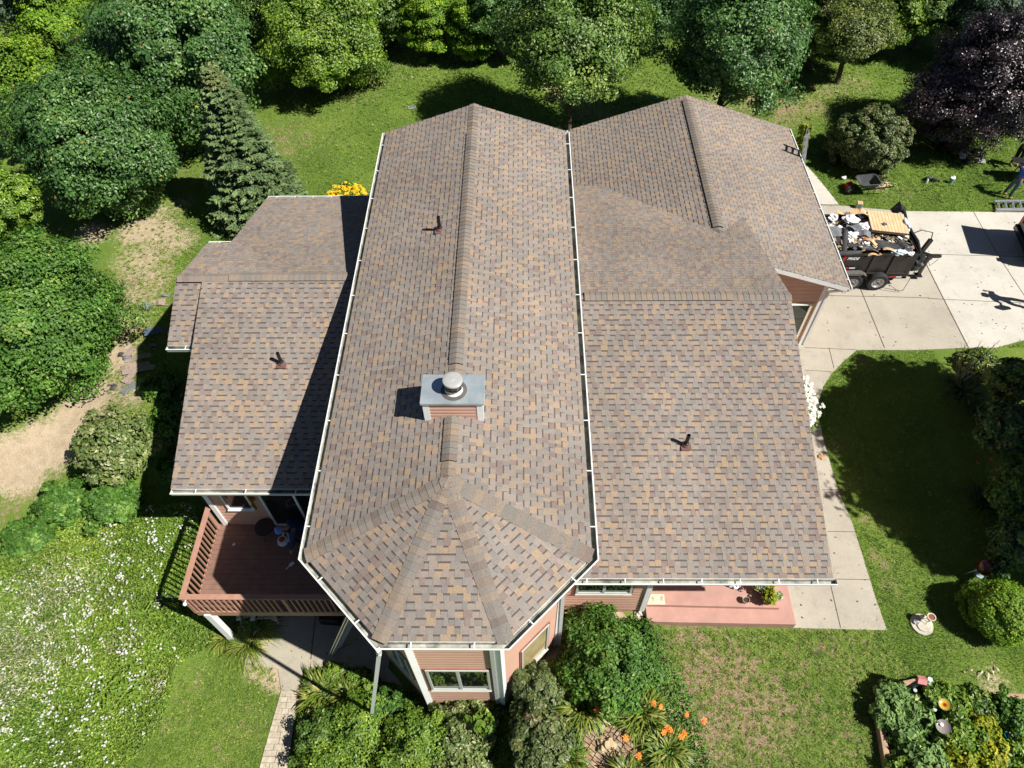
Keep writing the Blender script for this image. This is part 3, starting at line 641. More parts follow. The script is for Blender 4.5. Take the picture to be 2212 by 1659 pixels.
for k in range(12): an = 2 * math.pi * k / 12; mb.box((fx + .185 * math.cos(an), fy + .185 * math.sin(an), ct + .3), (.008, .012, .2), an, 1)
for z in (.02, .1, .19): mb.lathe((fx, fy, ct + .2 + z), [(.18, -.006), (.19, -.006), (.19, .006), (.18, .006)], 28, 1)
mb.build('flue_screen', [M_BLACK, plain('bronze_mesh', (.12, .1, .07), .5, .5)], chim, smooth=True)
mb = HB(); mb.lathe((fx, fy, ct + .4), [(.2, -.03), (.205, 0), (.2, .02), (.15, .035), (.08, .03), (.001, .045)], 32); mb.build('flue_lid', plain('matte_steel', (.52, .52, .5), .5, .4, var=.1, scale=4), chim, smooth=True)
mb = HB(); mb.lathe((fx, fy, ct + .0705), [(.27, 0), (.27, .006), (.19, .02)], 24); mb.build('soot_collar', plain('sooty_sealant', (.1, .09, .08), .8), chim)

# vent pipes
def vent(base_uv, zf, lean=0, h=.36):
    u, v = base_uv
    y = 6.
    while y < 20:
        p = aty(u, v, y)
        if abs(p.z - zf(p)) < .012: break
        y += .004
    mb = HB(); mb.box((p.x, p.y - .0, p.z + .01), (.24, .3, .012)); mb.lathe((p.x, p.y, p.z - .03), [(.11, 0), (.09, .08), (.06, .13)], 16); f = mb.build('vent_pipe', M_FLASH, house, smooth=False)
    mb = HB(); mb.lathe((p.x, p.y, p.z + .08), [(.07, 0), (.062, .04), (.045, .05), (.045, h), (.036, h), (.034, h - .08), (.001, h - .08)], 16); mb.build('pipe', M_VENT, f, smooth=True)
vent((950, 497), lambda p: ZR - .338 * abs(p.x - XR)); vent((609, 786), lambda p: LZR - sl_ * (LYR - p.y)); vent((1481, 962), lambda p: ERZ - es * (ERY - p.y))

# porch
mb = HB(); mb.prism([(3.22, 6.42), (7.06, 6.36), (7.06, 8.4), (3.22, 8.4)], -.2, .3); porch = mb.build('porch', M_PORCH, house, bevel=.01)
mb = HB(); mb.prism([(3.2, 6.82), (6.68, 6.74), (6.68, 8.35), (3.2, 8.35)], .302, .45); mb.build('step', M_PORCH, porch, bevel=.01)
mb = HB(); hp = [atz(u, v, .455) for u, v in ((1398, 1306), (1437, 1306), (1434.5, 1283.5), (1406, 1283.5))]; mb.prism([(p.x, p.y) for p in hp], .452, .458); hb = mb.build('handprint_tile', plain('cream_concrete', (.6, .55, .4), .8, var=.06), porch)
def hand_print(c, rz):
    m2 = HB(); cs, sn = math.cos(rz), math.sin(rz)
    def q(x, y, z=.4592): return (c[0] + x * cs - y * sn, c[1] + x * sn + y * cs, z)
    m2.add([q(math.cos(a) * .035, math.sin(a) * .04) for a in [k * math.pi / 5 for k in range(10)]], [tuple(range(10))])
    for a, l in ((-.7, .05), (-.32, .075), (-.08, .085), (.16, .078), (.42, .06)):
        dx, dy = math.sin(a), math.cos(a); b = (dx * .04, dy * .04); e2 = (dx * (.04 + l * .8), dy * (.04 + l * .8)); m2.add([q(b[0] - dy * .008, b[1] + dx * .008), q(b[0] + dy * .008, b[1] - dx * .008), q(e2[0] + dy * .006, e2[1] - dx * .006), q(e2[0] - dy * .006, e2[1] + dx * .006)], [(0, 1, 2, 3)])
    m2.build('handprint', plain('print_shade', (.42, .36, .25), .9), hb)
cc_ = sum(hp, Vector()) / 4; hand_print((cc_.x - .1, cc_.y - .02), .15); hand_print((cc_.x + .12, cc_.y), -.25)
mb = HB(); mb.box((4.5, 6.98 + .9, 3.0), (.1, .1, .1)); mb.build('porch_light', M_WHITE, w_east)

# deck
DZ = .66; dx0, dx1, dy0, dy1 = -8.5, -3.5, 6.56, 9.0
mb = HB(); y = dy0
while y < dy1: mb.box(((dx0 + dx1) / 2, y + .07, DZ - .015), (dx1 - dx0, .134, .03)); y += .14
deck = mb.build('deck', M_DECK, house)
mb = HB(); mb.box(((dx0 + dx1) / 2, dy0 - .03, DZ - .13), (dx1 - dx0, .04, .25)); mb.box((dx0 - .02, (dy0 + dy1) / 2, DZ - .13), (.04, dy1 - dy0, .25)); mb.build('fascia', M_RAIL, deck)
mb = HB(); mb.box(((dx0 + dx1) / 2, dy0, DZ + .93), (dx1 - dx0 + .14, .14, .035)); mb.box((dx0, (dy0 + dy1) / 2 + .07, DZ + .93), (.14, dy1 - dy0 - .0, .035))
mb.box(((dx0 + dx1) / 2, dy0, DZ + .88), (dx1 - dx0, .04, .06)); mb.box((dx0, (dy0 + dy1) / 2, DZ + .88), (.04, dy1 - dy0, .06)); mb.build('handrail', M_RAIL, deck, bevel=.004)
mb = HB(); mb.box((dx0 + .25, dy0 - .05, DZ + .07), (.0001, .0001, .0001))
for k in range(1, 17): mb = HB(); mb.box((dx0 + .03, dy0 + k * .142, DZ + .44), (.036, .036, .86)); mb.build('baluster', M_RAIL, deck)
for k in range(1, 35): 
    if abs(k * .142 - 2.5) > .09: mb = HB(); mb.box((dx0 + k * .142, dy0 - .03, DZ + .4), (.036, .036, .94)); mb.build('baluster', M_RAIL, deck)
for x, yy in ((dx0, dy0), (dx0 + 2.5, dy0), (dx0, dy1 - .1)): mb = HB(); mb.box((x, yy, DZ + .4), (.09, .09, 1.04)); mb.build('rail_post', M_RAIL, deck)
mb = HB(); mb.box((-8.24, 6.55, -.65), (.16, .16, 2.3)); mb.build('deck_post', M_WHITE, deck); mb = HB(); mb.box((-4.0, 6.6, -.65), (.16, .16, 2.3)); mb.build('deck_post', M_WHITE, deck)
mb = HB(); mb.box(((dx0 + dx1) / 2, dy0 + .1, DZ - .17), (dx1 - dx0 - .2, .08, .24)); mb.build('beam', M_DECK, deck)

# ------------------------------------------------------------------ foliage
def leaf_mat(name, stops, rough=.42, spec=.45, trans=.22, big=(.9, .25)):
    stops = [(p, (min(.9, c[0] * 1.4), min(.9, c[1] * 1.2), c[2] * .95)) if c[1] > c[0] else (p, c) for p, c in stops]
    return attr_mat(name, stops, rough, spec, None, trans=trans, big=big)
M_MAPLE = leaf_mat('dark_maple_leaf', [(0, (.03, .085, .03)), (.5, (.058, .15, .044)), (.9, (.1, .22, .06)), (.985, (.14, .24, .07)), (1, (.5, .25, .05))])
M_MAPLE2 = leaf_mat('mid_green_leaf', [(0, (.04, .095, .025)), (.5, (.08, .17, .036)), (.92, (.14, .25, .05)), (1, (.22, .3, .09))])
M_BRIGHT = leaf_mat('bright_green_leaf', [(0, (.06, .14, .022)), (.5, (.12, .235, .032)), (.9, (.2, .33, .045)), (1, (.3, .42, .09))])
M_CEDAR = leaf_mat('yellow_green_spray', [(0, (.05, .13, .015)), (.5, (.12, .25, .022)), (.9, (.2, .36, .03)), (1, (.3, .44, .07))], .55, .3)
M_SPRUCE = leaf_mat('spruce_needles', [(0, (.055, .11, .06)), (.5, (.1, .185, .095)), (.85, (.155, .25, .12)), (1, (.28, .27, .1))], .6, .25, .08)
M_BLUE = leaf_mat('blue_spruce_needles', [(0, (.03, .07, .05)), (.5, (.06, .12, .09)), (1, (.12, .19, .14))], .6, .25, .08)
M_PURPLE = leaf_mat('purple_leaf', [(0, (.016, .012, .015)), (.5, (.036, .024, .03)), (.85, (.065, .045, .052)), (1, (.11, .06, .055))], .35, .6, .1)
M_APPLE = leaf_mat('olive_leaf', [(0, (.055, .095, .028)), (.5, (.1, .16, .04)), (.9, (.165, .23, .055)), (1, (.22, .2, .08))])
M_LILAC = leaf_mat('lilac_leaf', [(0, (.05, .09, .035)), (.5, (.1, .155, .062)), (.85, (.16, .21, .09)), (1, (.22, .16, .11))])
M_GLOSS = leaf_mat('glossy_shrub_leaf', [(0, (.03, .095, .018)), (.5, (.065, .17, .03)), (.9, (.115, .25, .045)), (1, (.22, .32, .1))], .5, .35)
M_PALE = leaf_mat('pale_edge_leaf', [(0, (.07, .13, .045)), (.5, (.13, .2, .07)), (.85, (.24, .29, .14)), (1, (.5, .5, .34))], .4, .5)
M_VARI = leaf_mat('variegated_leaf', [(0, (.05, .11, .03)), (.5, (.1, .18, .04)), (.8, (.25, .32, .09)), (1, (.6, .62, .36))], .4, .4)
M_STRAP = leaf_mat('daylily_leaf', [(0, (.05, .1, .02)), (.5, (.11, .19, .03)), (.85, (.24, .29, .06)), (1, (.5, .42, .18))], .45, .4)
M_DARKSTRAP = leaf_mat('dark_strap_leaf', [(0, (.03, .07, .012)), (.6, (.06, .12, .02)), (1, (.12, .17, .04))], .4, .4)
M_SQUASH = leaf_mat('broad_vegetable_leaf', [(0, (.09, .19, .07)), (.5, (.15, .28, .11)), (.9, (.24, .38, .16)), (1, (.4, .5, .27))], .6, .25)
M_YELLOW = leaf_mat('yellowing_leaf', [(0, (.1, .17, .015)), (.5, (.2, .28, .02)), (.85, (.36, .38, .03)), (1, (.5, .44, .05))], .5, .3)
M_COVER = leaf_mat('groundcover_leaf', [(0, (.05, .125, .02)), (.45, (.12, .23, .034)), (.8, (.21, .33, .055)), (1, (.33, .4, .1))], .45, .4)
M_SILVER = leaf_mat('silver_leaf', [(0, (.22, .28, .22)), (.5, (.36, .42, .35)), (1, (.52, .56, .48))], .7, .2)
M_PETAL = leaf_mat('white_petal', [(0, (.7, .68, .68)), (1, (.85, .84, .84))], .6, .2, .15, None)
M_OPETAL = leaf_mat('orange_petal', [(0, (.85, .2, .03)), (1, (.9, .36, .07))], .5, .2, .2, None)
M_YPETAL = leaf_mat('yellow_petal', [(0, (.75, .42, .01)), (1, (.85, .6, .03))], .5, .2, .2, None)

def fib(n, jit=.25):
    i = np.arange(n) + .5; ph = np.arccos(1 - 2 * i / n); th = math.pi * (1 + 5 ** .5) * i
    D = np.stack([np.cos(th) * np.sin(ph), np.sin(th) * np.sin(ph), np.cos(ph)], 1); return unit(D + rng.normal(size=(n, 3)) * jit)
def crown_np(rx, ry, rz, ncl, cr, per, size, bottom=-.55, core=.25, shape=0., rag=.09, up=.45):
    """leaf clumps over a lumpy ellipsoid shell, plus inner leaves"""
    D = fib(int(ncl * 1.5)); D = D[D[:, 2] > bottom][:ncl * 2]
    ph = rng.uniform(0, 6.28, 6); k = 1 + .10 * np.sin(3 * np.arctan2(D[:, 1], D[:, 0]) + ph[0]) * (1 - D[:, 2] ** 2) + .09 * np.sin(5 * D[:, 2] + ph[1]) + .07 * np.sin(4 * np.arctan2(D[:, 1], D[:, 0]) + 6 * D[:, 2] + ph[2]) + rng.normal(0, rag, len(D))
    Bo = fib(max(9, int(ncl * .13)), .35); mm = (D @ Bo.T).max(1); k = k * (.8 + .26 * np.exp(-(1 - mm) / .07)) if rag > .03 else k
    taper = 1 - shape * np.clip(D[:, 2], -1, 1)
    C = D * k[:, None] * np.array([rx, ry, rz]) * .93; C[:, 0] *= taper; C[:, 1] *= taper
    m = len(C); idx = np.repeat(np.arange(m), per); n = len(idx)
    q = rng.normal(size=(n, 3)); q = unit(q) * (rng.random((n, 1)) ** .45); q[:, 2] *= .62
    crr = cr * rng.uniform(.65, 1.35, m); P = C[idx] + q * crr[idx, None]
    N = unit(unit(D[idx] / np.array([rx, ry, rz]) * max(rx, rz)) * .55 + q * .55 + np.array([0, 0, up]) + rng.normal(size=(n, 3)) * .38)
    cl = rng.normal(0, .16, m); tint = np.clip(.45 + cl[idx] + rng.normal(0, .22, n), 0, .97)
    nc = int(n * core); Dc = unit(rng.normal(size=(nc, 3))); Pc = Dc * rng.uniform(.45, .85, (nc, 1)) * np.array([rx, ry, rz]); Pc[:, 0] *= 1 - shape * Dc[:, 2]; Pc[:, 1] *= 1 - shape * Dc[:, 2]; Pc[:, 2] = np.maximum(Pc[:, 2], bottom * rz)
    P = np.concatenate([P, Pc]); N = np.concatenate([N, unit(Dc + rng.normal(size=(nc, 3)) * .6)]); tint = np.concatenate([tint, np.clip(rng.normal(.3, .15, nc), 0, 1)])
    sp = rng.random(len(P)) < .002; tint[sp] = 1.
    return P, N, tint, C
def leafy(name, P, N, tint, size, mat, parent, aspect=.62, fold=.2):
    V, F, li = leaves(P, N, size, aspect, fold); return np_mesh(name, V, F, mat, tint[li], parent=parent)
def trunk(parent, h, r, C, cz, nb=14, mat=None, spread=.7):
    mb = MB(); mb.tube([(0, 0, -.25), (r * .2, 0, .1), (-.05, .04, h * .5), (0, 0, h)], [r * 1.45, r, r * .8, r * .55], 10)
    pick = C[rng.permutation(len(C))[:nb]]
    for c in pick:
        s = h * random.uniform(.45, .98); e = Vector((c[0] * .85, c[1] * .85, cz + c[2] * .8)); 
        if e.z < s + .2: e.z = s + .3
        m = Vector((e.x * .45, e.y * .45, s + (e.z - s) * .6)); mb.tube([(0, 0, s), m, e], [r * .42, r * .25, r * .08], 6)
    return mb.build('trunk', mat or M_BARK, parent, smooth=True)
def tree(uv, hc, rpx, zf, mat, label, name='maple_tree', ncl=170, per=150, size=.17, shape=.0, bottom=-.6, cr=None, group='trees round the lawn', cat='tree', yf=1., th=None, core=.25, nb=14, trad=.13):
    """crown centre seen at uv, hc above the ground, radius rpx picture units"""
    c = G(uv[0], uv[1], hc); r = rpx * depth(c) / FP; base = (c.x, c.y, gz(c.x, c.y)); o = empty(name, base, 0, label, cat, group)
    P, N, t, C = crown_np(r, r * yf, r * zf, int(ncl * .72), cr or r * .22, int(per * 2.1), size * .68, bottom, core, shape)
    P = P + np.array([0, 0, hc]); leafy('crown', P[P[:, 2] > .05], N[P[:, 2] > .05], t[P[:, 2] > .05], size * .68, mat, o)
    trunk(o, th or hc * .8, trad, C, hc, nb); return o
tree((1240, 78), 4.6, 150, 1.12, M_MAPLE2, 'round maple directly north of the gap between the two long roofs', per=170, ncl=200, size=.17)
tree((1588, 92), 4.6, 150, 1.1, M_MAPLE, 'tall dark maple with bare trunk north of the garage ridge', per=160, ncl=190, bottom=-.5, size=.17)
tree((375, 118), 3.7, 165, 1.08, M_MAPLE, 'large dark maple behind the blue green spruce', ncl=210, per=170, size=.19, bottom=-.95)
tree((212, 300), 2.9, 158, 1.0, M_MAPLE, 'dark maple with orange leaf tips left of the spruce', ncl=210, per=170, size=.17, bottom=-.95)
tree((58, 685), 2.5, 165, 1.1, M_GLOSS, 'broad glossy tree over the sandy ground on the west side', ncl=260, per=190, size=.15, bottom=-.95)
tree((690, 60), 2.7, 135, .98, M_BRIGHT, 'bright green maple at the north edge left of the yellow green shrubs', ncl=180, per=160, size=.16, bottom=-.95)
tree((530, 30), 2.6, 80, 1.0, M_MAPLE2, 'mid green tree between the dark maple and the bright one', ncl=120, per=130, size=.16, bottom=-.95)
tree((1850, 62), 2.6, 88, .62, M_APPLE, 'spreading olive green apple tree with short bent trunk', name='apple_tree', ncl=110, per=130, size=.14, bottom=-.35, th=1.9, yf=1.1)
tree((2118, 185), 2.7, 125, 1.1, M_PURPLE, 'purple leaved maple above the heap of tools', name='purple_maple_tree', ncl=200, per=200, size=.14, bottom=-.9, trad=.12)
tree((120, 60), 2.8, 95, 1.3, M_CEDAR, 'yellow green arborvitae at the top left between dark crowns', name='arborvitae', ncl=100, per=150, size=.15, shape=.25)
tree((35, 190), 2.6, 100, 1.3, M_CEDAR, 'yellow green arborvitae at the left edge beside the dark maple', name='arborvitae', ncl=110, per=150, size=.15, shape=.2)
tree((0, 440), 2.2, 80, 1.4, M_BRIGHT, 'bright green shrub tree at the left edge above the glossy tree', name='shrub_tree', ncl=90, per=140, size=.14)
tree((20, -5), 4, 75, 1.4, M_BLUE, 'dark blue green conifer in the top left corner', name='spruce_tree', ncl=90, per=150, size=.16, shape=.3)
tree((925, 48), 1.7, 60, 1.25, M_CEDAR, 'yellow green arborvitae left of its twin by the north maple', name='arborvitae', ncl=90, per=150, size=.14, shape=.15, bottom=-.9)
tree((1020, 48), 1.7, 64, 1.25, M_CEDAR, 'yellow green arborvitae touching the round north maple', name='arborvitae', ncl=90, per=150, size=.14, shape=.15, bottom=-.9)
tree((1775, 60), 2.0, 55, 1.7, M_APPLE, 'dark drooping conifer between the garage maple and the apple tree', name='conifer_tree', ncl=90, per=150, size=.13, shape=.3, bottom=-.9)
tree((2130, 40), 2.2, 80, 1.2, M_BLUE, 'blue spruce in the top right corner', name='spruce_tree', ncl=120, per=150, size=.15, shape=.3, bottom=-.9)
tree((2062, 55), 1.3, 34, .8, M_BRIGHT, 'small bright shrub between the apple tree and the blue spruce', name='shrub', cat='shrub', ncl=45, per=110, size=.13, bottom=-.9, th=1.0, trad=.04)
for i, (u, v, r, m, lb) in enumerate(((1080, -15, 75, M_MAPLE, 'dark tree behind the two arborvitae'), (1420, -25, 70, M_MAPLE, 'dark tree behind the gap between the north maples'), (1930, -20, 70, M_BRIGHT, 'light green tree at the top edge behind the apple tree'), (2020, -30, 60, M_MAPLE2, 'mid green tree at the top edge left of the blue spruce'),
                                (800, -35, 90, M_MAPLE2, 'tree at the top edge behind the bright green maple'), (235, -40, 60, M_CEDAR, 'yellow green tree at the top edge left of the large dark maple'), (2190, -25, 60, M_MAPLE, 'dark tree in the far top right corner'), (1720, -40, 70, M_MAPLE, 'dark tree behind the drooping conifer'))):
    tree((u, v + 25), 2.5, r * 1.1, 1.2, m, lb, name='tree', ncl=110, per=120, size=.19, bottom=-.95, group='trees along the far boundary')
# the tree that shades the east lawn stands just outside the picture
def world_tree(x, y, hc, r, mat, label, name='tree', zf=1., **k):
    o = empty(name, (x, y, gz(x, y)), 0, label, 'tree', 'trees along the east side'); P, N, t, C = crown_np(r, r, r * zf, 190, r * .2, 120, .26, -.6, .5); leafy('crown', P + np.array([0, 0, hc]), N, t, .26, mat, o); trunk(o, hc * .8, .2, C, hc); return o
world_tree(17.9, 9.6, 6.6, 2.9, M_MAPLE, 'tall tree standing east of the lawn and shading it', zf=.9)
world_tree(17.4, 8.2, 5.6, 2.2, M_MAPLE, 'second tall tree shading the kettle grill', zf=.9)
world_tree(16.6, 11.5, 4.6, 1.9, M_MAPLE, 'leafy tree at the south side of the driveway', zf=.9)

def spruce(uv_top, uv_base, mat, label):
    b = G(*uv_base); h = 4.; best = None
    for k in range(40, 110):
        q = Vector((b.x, b.y, b.z + k * .1)); d = q - O; v = 829.5 - FP * d.dot(UP) / d.dot(FW)
        if best is None or abs(v - uv_top[1]) < best[0]: best = (abs(v - uv_top[1]), k * .1)
    h = best[1]; o = empty('spruce_tree', b, 0, label, 'tree'); R0 = 105 * depth(b + Vector((0, 0, 1))) / FP
    P = []; N = []; T = []; mbr = MB(); z = .25; lvl = 0
    while z < h - .1:
        f = 1 - z / h; L0 = R0 * (f ** .82) * 1.02 + .12; nb = max(5, int(7 + 12 * f)); a0 = rng.random() * 6
        for k in range(nb):
            a = a0 + 2 * math.pi * k / nb + rng.normal(0, .12); L1 = L0 * rng.uniform(.78, 1.12); droop = .28 * f; d = np.array([math.cos(a), math.sin(a), 0]); s = np.array([-math.sin(a), math.cos(a), 0])
            n = int(24 + 130 * L1); t = rng.random(n) ** .7; w = (1 - t * .75) * L1 * .34 + .05; y = rng.uniform(-1, 1, n) * w
            zz = z + t * L1 * (.12 - droop) + .25 * droop * L1 * t * t * 2 - np.abs(y) * .35 + rng.normal(0, .025, n)
            p = d * (t * L1)[:, None] + s * y[:, None]; p[:, 2] = zz; P.append(p)
            dirn = unit(d * .9 + s * (np.sign(y) * .8)[:, None] + np.array([0, 0, -.15])); N.append(dirn); T.append(np.clip(.2 + t * .5 + rng.normal(0, .12, n) + (.25 if z > h * .86 else 0), 0, 1))
            if f > .1: mbr.tube([(0, 0, z), tuple(d * L1 * .6 + np.array([0, 0, z - .02 * L1])), tuple(d * L1 * .95 + np.array([0, 0, z + L1 * (.12 - droop * .6)]))], [.022, .012, .005], 4)
        z += .15 + .16 * f * rng.uniform(.8, 1.2); lvl += 1
    P = np.concatenate(P); D = np.concatenate(N); T = np.concatenate(T); n = len(P)
    # each twig: a long thin pair of crossed blades along its direction
    D = unit(D + rng.normal(size=(n, 3)) * .25); B = unit(np.cross(D, rng.normal(size=(n, 3)))); L1 = rng.uniform(.1, .2, n)[:, None]; w = .028
    Vs = []
    for q in (B, np.cross(D, B)): Vs += [P - D * L1 * .5, P + q * w, P + D * L1 * .5, P - q * w]
    V = np.stack(Vs, 1).reshape(-1, 3); F = np.arange(n * 8).reshape(-1, 4); np_mesh('crown', V, F, mat, np.repeat(T, 2), parent=o)
    mbr.tube([(0, 0, -.2), (0, 0, h * .5), (0, 0, h)], [.16, .09, .015], 8); mbr.build('trunk', M_BARK, o, smooth=True); return o
spruce((445, 132), (566, 462), M_SPRUCE, 'tall blue green spruce beside the west wing roof')

def shrub(uv, hpx, rpx, mat, label, name='shrub', size=.09, ncl=60, per=110, zf=.8, hc=None, cat='shrub', group=None, bottom=-.95, core=.4, yf=1., cr=None, rag=.16):
    hc = hc if hc is not None else .5; c = G(uv[0], uv[1], hc); r = rpx * depth(c) / FP; b = (c.x, c.y, gz(c.x, c.y)); o = empty(name, b, 0, label, cat, group)
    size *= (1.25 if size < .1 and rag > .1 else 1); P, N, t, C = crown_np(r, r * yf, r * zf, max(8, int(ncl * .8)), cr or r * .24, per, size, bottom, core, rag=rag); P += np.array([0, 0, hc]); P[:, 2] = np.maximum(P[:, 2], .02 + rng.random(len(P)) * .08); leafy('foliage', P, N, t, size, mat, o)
    mb = MB()
    for k in range(9):
        e = C[rng.integers(len(C))] * .8; mb.tube([(e[0] * .06, e[1] * .06, -.1), (e[0] * .5, e[1] * .5, max(.15, hc + e[2] * .3)), (e[0], e[1], max(.2, hc + e[2]))], [.025, .018, .006], 5)
    mb.build('stem', M_BARK, o); return o
shrub((1880, 304), 0, 84, M_LILAC, 'round grey green lilac bush on the lawn beyond the wheelbarrow', hc=1.0, size=.09, ncl=230, per=170, zf=.78, rag=.05, cr=.2)
shrub((2155, 1318), 0, 62, M_CEDAR, 'clipped dome bush south of the kettle grill', name='clipped_bush', hc=.62, size=.055, ncl=420, per=120, zf=1.05, cr=.13, rag=.01)
shrub((245, 965), 0, 80, M_PALE, 'tall pale leaved shrub on the sandy ground beside the west wing', hc=.9, size=.12, ncl=90, per=90, zf=1.0)
shrub((130, 1085), 0, 52, M_GLOSS, 'dark leaved peony clump at the west side of the meadow', hc=.5, size=.13, ncl=60, per=90, zf=.7)
shrub((240, 1085), 0, 58, M_GLOSS, 'dark leaved peony clump nearer the west wing', hc=.5, size=.13, ncl=60, per=90, zf=.7)
shrub((60, 1160), 0, 50, M_GLOSS, 'dark leaved peony clump at the far west of the meadow', hc=.4, size=.13, ncl=40, per=90, zf=.6)
shrub((1318, 1425), 0, 90, M_GLOSS, 'large dark green bush in front of the east wing window', hc=.7, size=.07, ncl=190, per=190, zf=.7)
shrub((1160, 1490), 0, 48, M_LILAC, 'upright grey green viburnum against the right slanted wall', hc=.9, size=.08, ncl=100, per=120, zf=1.3)
shrub((1165, 1600), 0, 66, M_LILAC, 'grey green viburnum nearest the bottom edge', hc=.8, size=.08, ncl=110, per=130, zf=1.0)
shrub((1010, 1570), 0, 70, M_PALE, 'pale edged shrub below the front window', hc=.5, size=.09, ncl=90, per=120, zf=.9)
shrub((900, 1600), 0, 70, M_BRIGHT, 'bright leafy shrub right of the downspout', hc=.5, size=.06, ncl=110, per=140, zf=.8)
shrub((775, 1570), 0, 62, M_BRIGHT, 'bright green shrub at the foot of the downspout', hc=.45, size=.06, ncl=100, per=130, zf=.8)
shrub((700, 1600), 0, 60, M_MAPLE2, 'darker shrub beside the paver path', hc=.4, size=.06, ncl=90, per=130, zf=.8)
shrub((720, 1660), 0, 75, M_BRIGHT, 'bright shrub at the bottom edge right of the paver path', hc=.4, size=.06, ncl=90, per=130, zf=.7)
shrub((860, 1690), 0, 70, M_BRIGHT, 'bright shrub at the bottom edge below the downspout', hc=.4, size=.06, ncl=90, per=120, zf=.7)
shrub((840, 1530), 0, 45, M_GLOSS, 'shaded low shrub at the octagon foot', hc=.35, size=.06, ncl=50, per=100, zf=.8)
shrub((1000, 1665), 0, 60, M_PALE, 'pale shrub at the bottom edge by the viburnum', hc=.4, size=.08, ncl=70, per=110, zf=.7)
shrub((1040, 1560), 0, 30, M_BRIGHT, 'broad leaved light green sapling between the pale shrub and the viburnum', hc=1.2, size=.2, ncl=12, per=10, zf=.5, core=.1)
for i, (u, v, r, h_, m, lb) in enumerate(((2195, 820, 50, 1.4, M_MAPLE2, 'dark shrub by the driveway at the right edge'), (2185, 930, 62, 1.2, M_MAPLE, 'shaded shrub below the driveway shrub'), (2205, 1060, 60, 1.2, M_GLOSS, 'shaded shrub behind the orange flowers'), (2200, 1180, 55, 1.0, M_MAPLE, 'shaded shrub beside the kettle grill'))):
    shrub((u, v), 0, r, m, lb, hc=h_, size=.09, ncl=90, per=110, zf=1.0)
shrub((2118, 785), 0, 42, M_VARI, 'white edged hosta bed at the driveway corner', name='hosta', hc=.25, size=.17, ncl=50, per=34, zf=.45)
shrub((750, 425), 0, 34, M_BRIGHT, 'green leaves under the yellow flowers', name='flower_clump', hc=.35, size=.09, ncl=40, per=50, zf=.8, cat='plant')
shrub((1733, 300), 0, 16, M_YELLOW, 'yellow green plant by the garage wall behind the ladder', hc=1.0, size=.15, ncl=24, per=30, zf=3.0)
def flowers(name, pts, size, mat, label, cat='flowers', up=.9, petals=5, aspect=.5, parent=None, kind=None, group=None):
    P = np.array(pts, float); n = len(P); N = unit(np.array([.15, -.2, up]) + rng.normal(size=(n, 3)) * .28); V, F = sprites(P, N, size * rng.uniform(.7, 1.25, n), petals, aspect)
    o = np_mesh(name, V, F, mat, np.repeat(rng.random(n), petals), parent=parent)
    if parent is None: tag(o, label, cat, group, kind)
    elif label: o['label'] = label
    return o
c = G(750, 420, .75); pts = []
for k in range(150):
    a = rng.random() * 6.28; r_ = rng.random() ** .5 * .62; pts.append((c.x + r_ * math.cos(a) * 1.2, c.y + r_ * math.sin(a) * .9, gz(c.x, c.y) + .75 + .18 * (1 - r_ * r_ * 2) + rng.normal(0, .06)))
flowers('yellow_flowers', pts, .13, M_YPETAL, 'clump of bright yellow daisies behind the west wing eave')
# strap-leaved clumps
def strap(uv, r, n, mat, label, name='daylily', L0=.55, w=.022, uv_is_world=None, group=None, bloom=(), bl_mat=None):
    b = uv_is_world or G(*uv); b = Vector((b[0], b[1], gz(b[0], b[1]))); o = empty(name, b, 0, label, 'plant', group); Vs = []; T = []
    a = rng.uniform(0, 6.28, n); rr = r * rng.random(n) ** .5 * .6; base = np.stack([np.cos(a + rng.normal(0, .6, n)) * rr, np.sin(a + rng.normal(0, .6, n)) * rr, np.zeros(n)], 1)
    d = np.stack([np.cos(a), np.sin(a), np.zeros(n)], 1); s = np.stack([-np.sin(a), np.cos(a), np.zeros(n)], 1); L1 = L0 * rng.uniform(.6, 1.25, n); out = rng.uniform(.35, 1.0, n)
    K = 5; rings = []
    for k in range(K):
        t = k / (K - 1); p = base + d * (L1 * out * t ** 1.3)[:, None] * .9; p[:, 2] = L1 * (1.15 * t - (.35 + .75 * out) * t * t) * .95 + .02; ww = w * (1 - t ** 2.2) + .002; rings.append((p - s * ww, p + s * ww))
    V = np.stack([q for pr_ in rings for q in pr_], 1).reshape(-1, 3); b0 = np.arange(n)[:, None] * K * 2
    F = np.concatenate([b0 + [2 * k, 2 * k + 1, 2 * k + 3, 2 * k + 2] for k in range(K - 1)], 1).reshape(-1, 4); t = np.clip(rng.normal(.5, .28, n), 0, 1)
    np_mesh('foliage', V, F, mat, np.repeat(t, K - 1), parent=o)
    for (fu, fv) in bloom:
        fh = .72; q = G(fu, fv, fh); P0 = np.array([[q.x - b.x, q.y - b.y, q.z - b.z]]); flowers('flower', np.concatenate([P0, P0 + [[.02, .03, -.02]]]), .15, bl_mat or M_OPETAL, None, parent=o, petals=6, aspect=.42)
        mb = MB(); mb.tube([((q.x - b.x) * .5, (q.y - b.y) * .5, .02), (P0[0][0], P0[0][1], P0[0][2] - .01)], .006, 5); mb.build('stalk', M_STRAP, o)
    return o
strap((700, 1500), .55, 420, M_STRAP, 'striped daylily clump where the paver path meets the patio', L0=.7)
strap((730, 1480), .5, 260, M_PALE, 'pale leaved clump behind the daylily at the path', L0=.5)
strap((762, 1510), .4, 300, M_STRAP, 'daylily clump in the sun beside the path clump', L0=.65)
strap((560, 1360), .35, 320, M_STRAP, 'arching grass clump at the foot of the white deck post', name='ornamental_grass', L0=.75, w=.01)
strap((540, 1395), .35, 320, M_STRAP, 'arching grass clump beside the white kerb', name='ornamental_grass', L0=.75, w=.01)
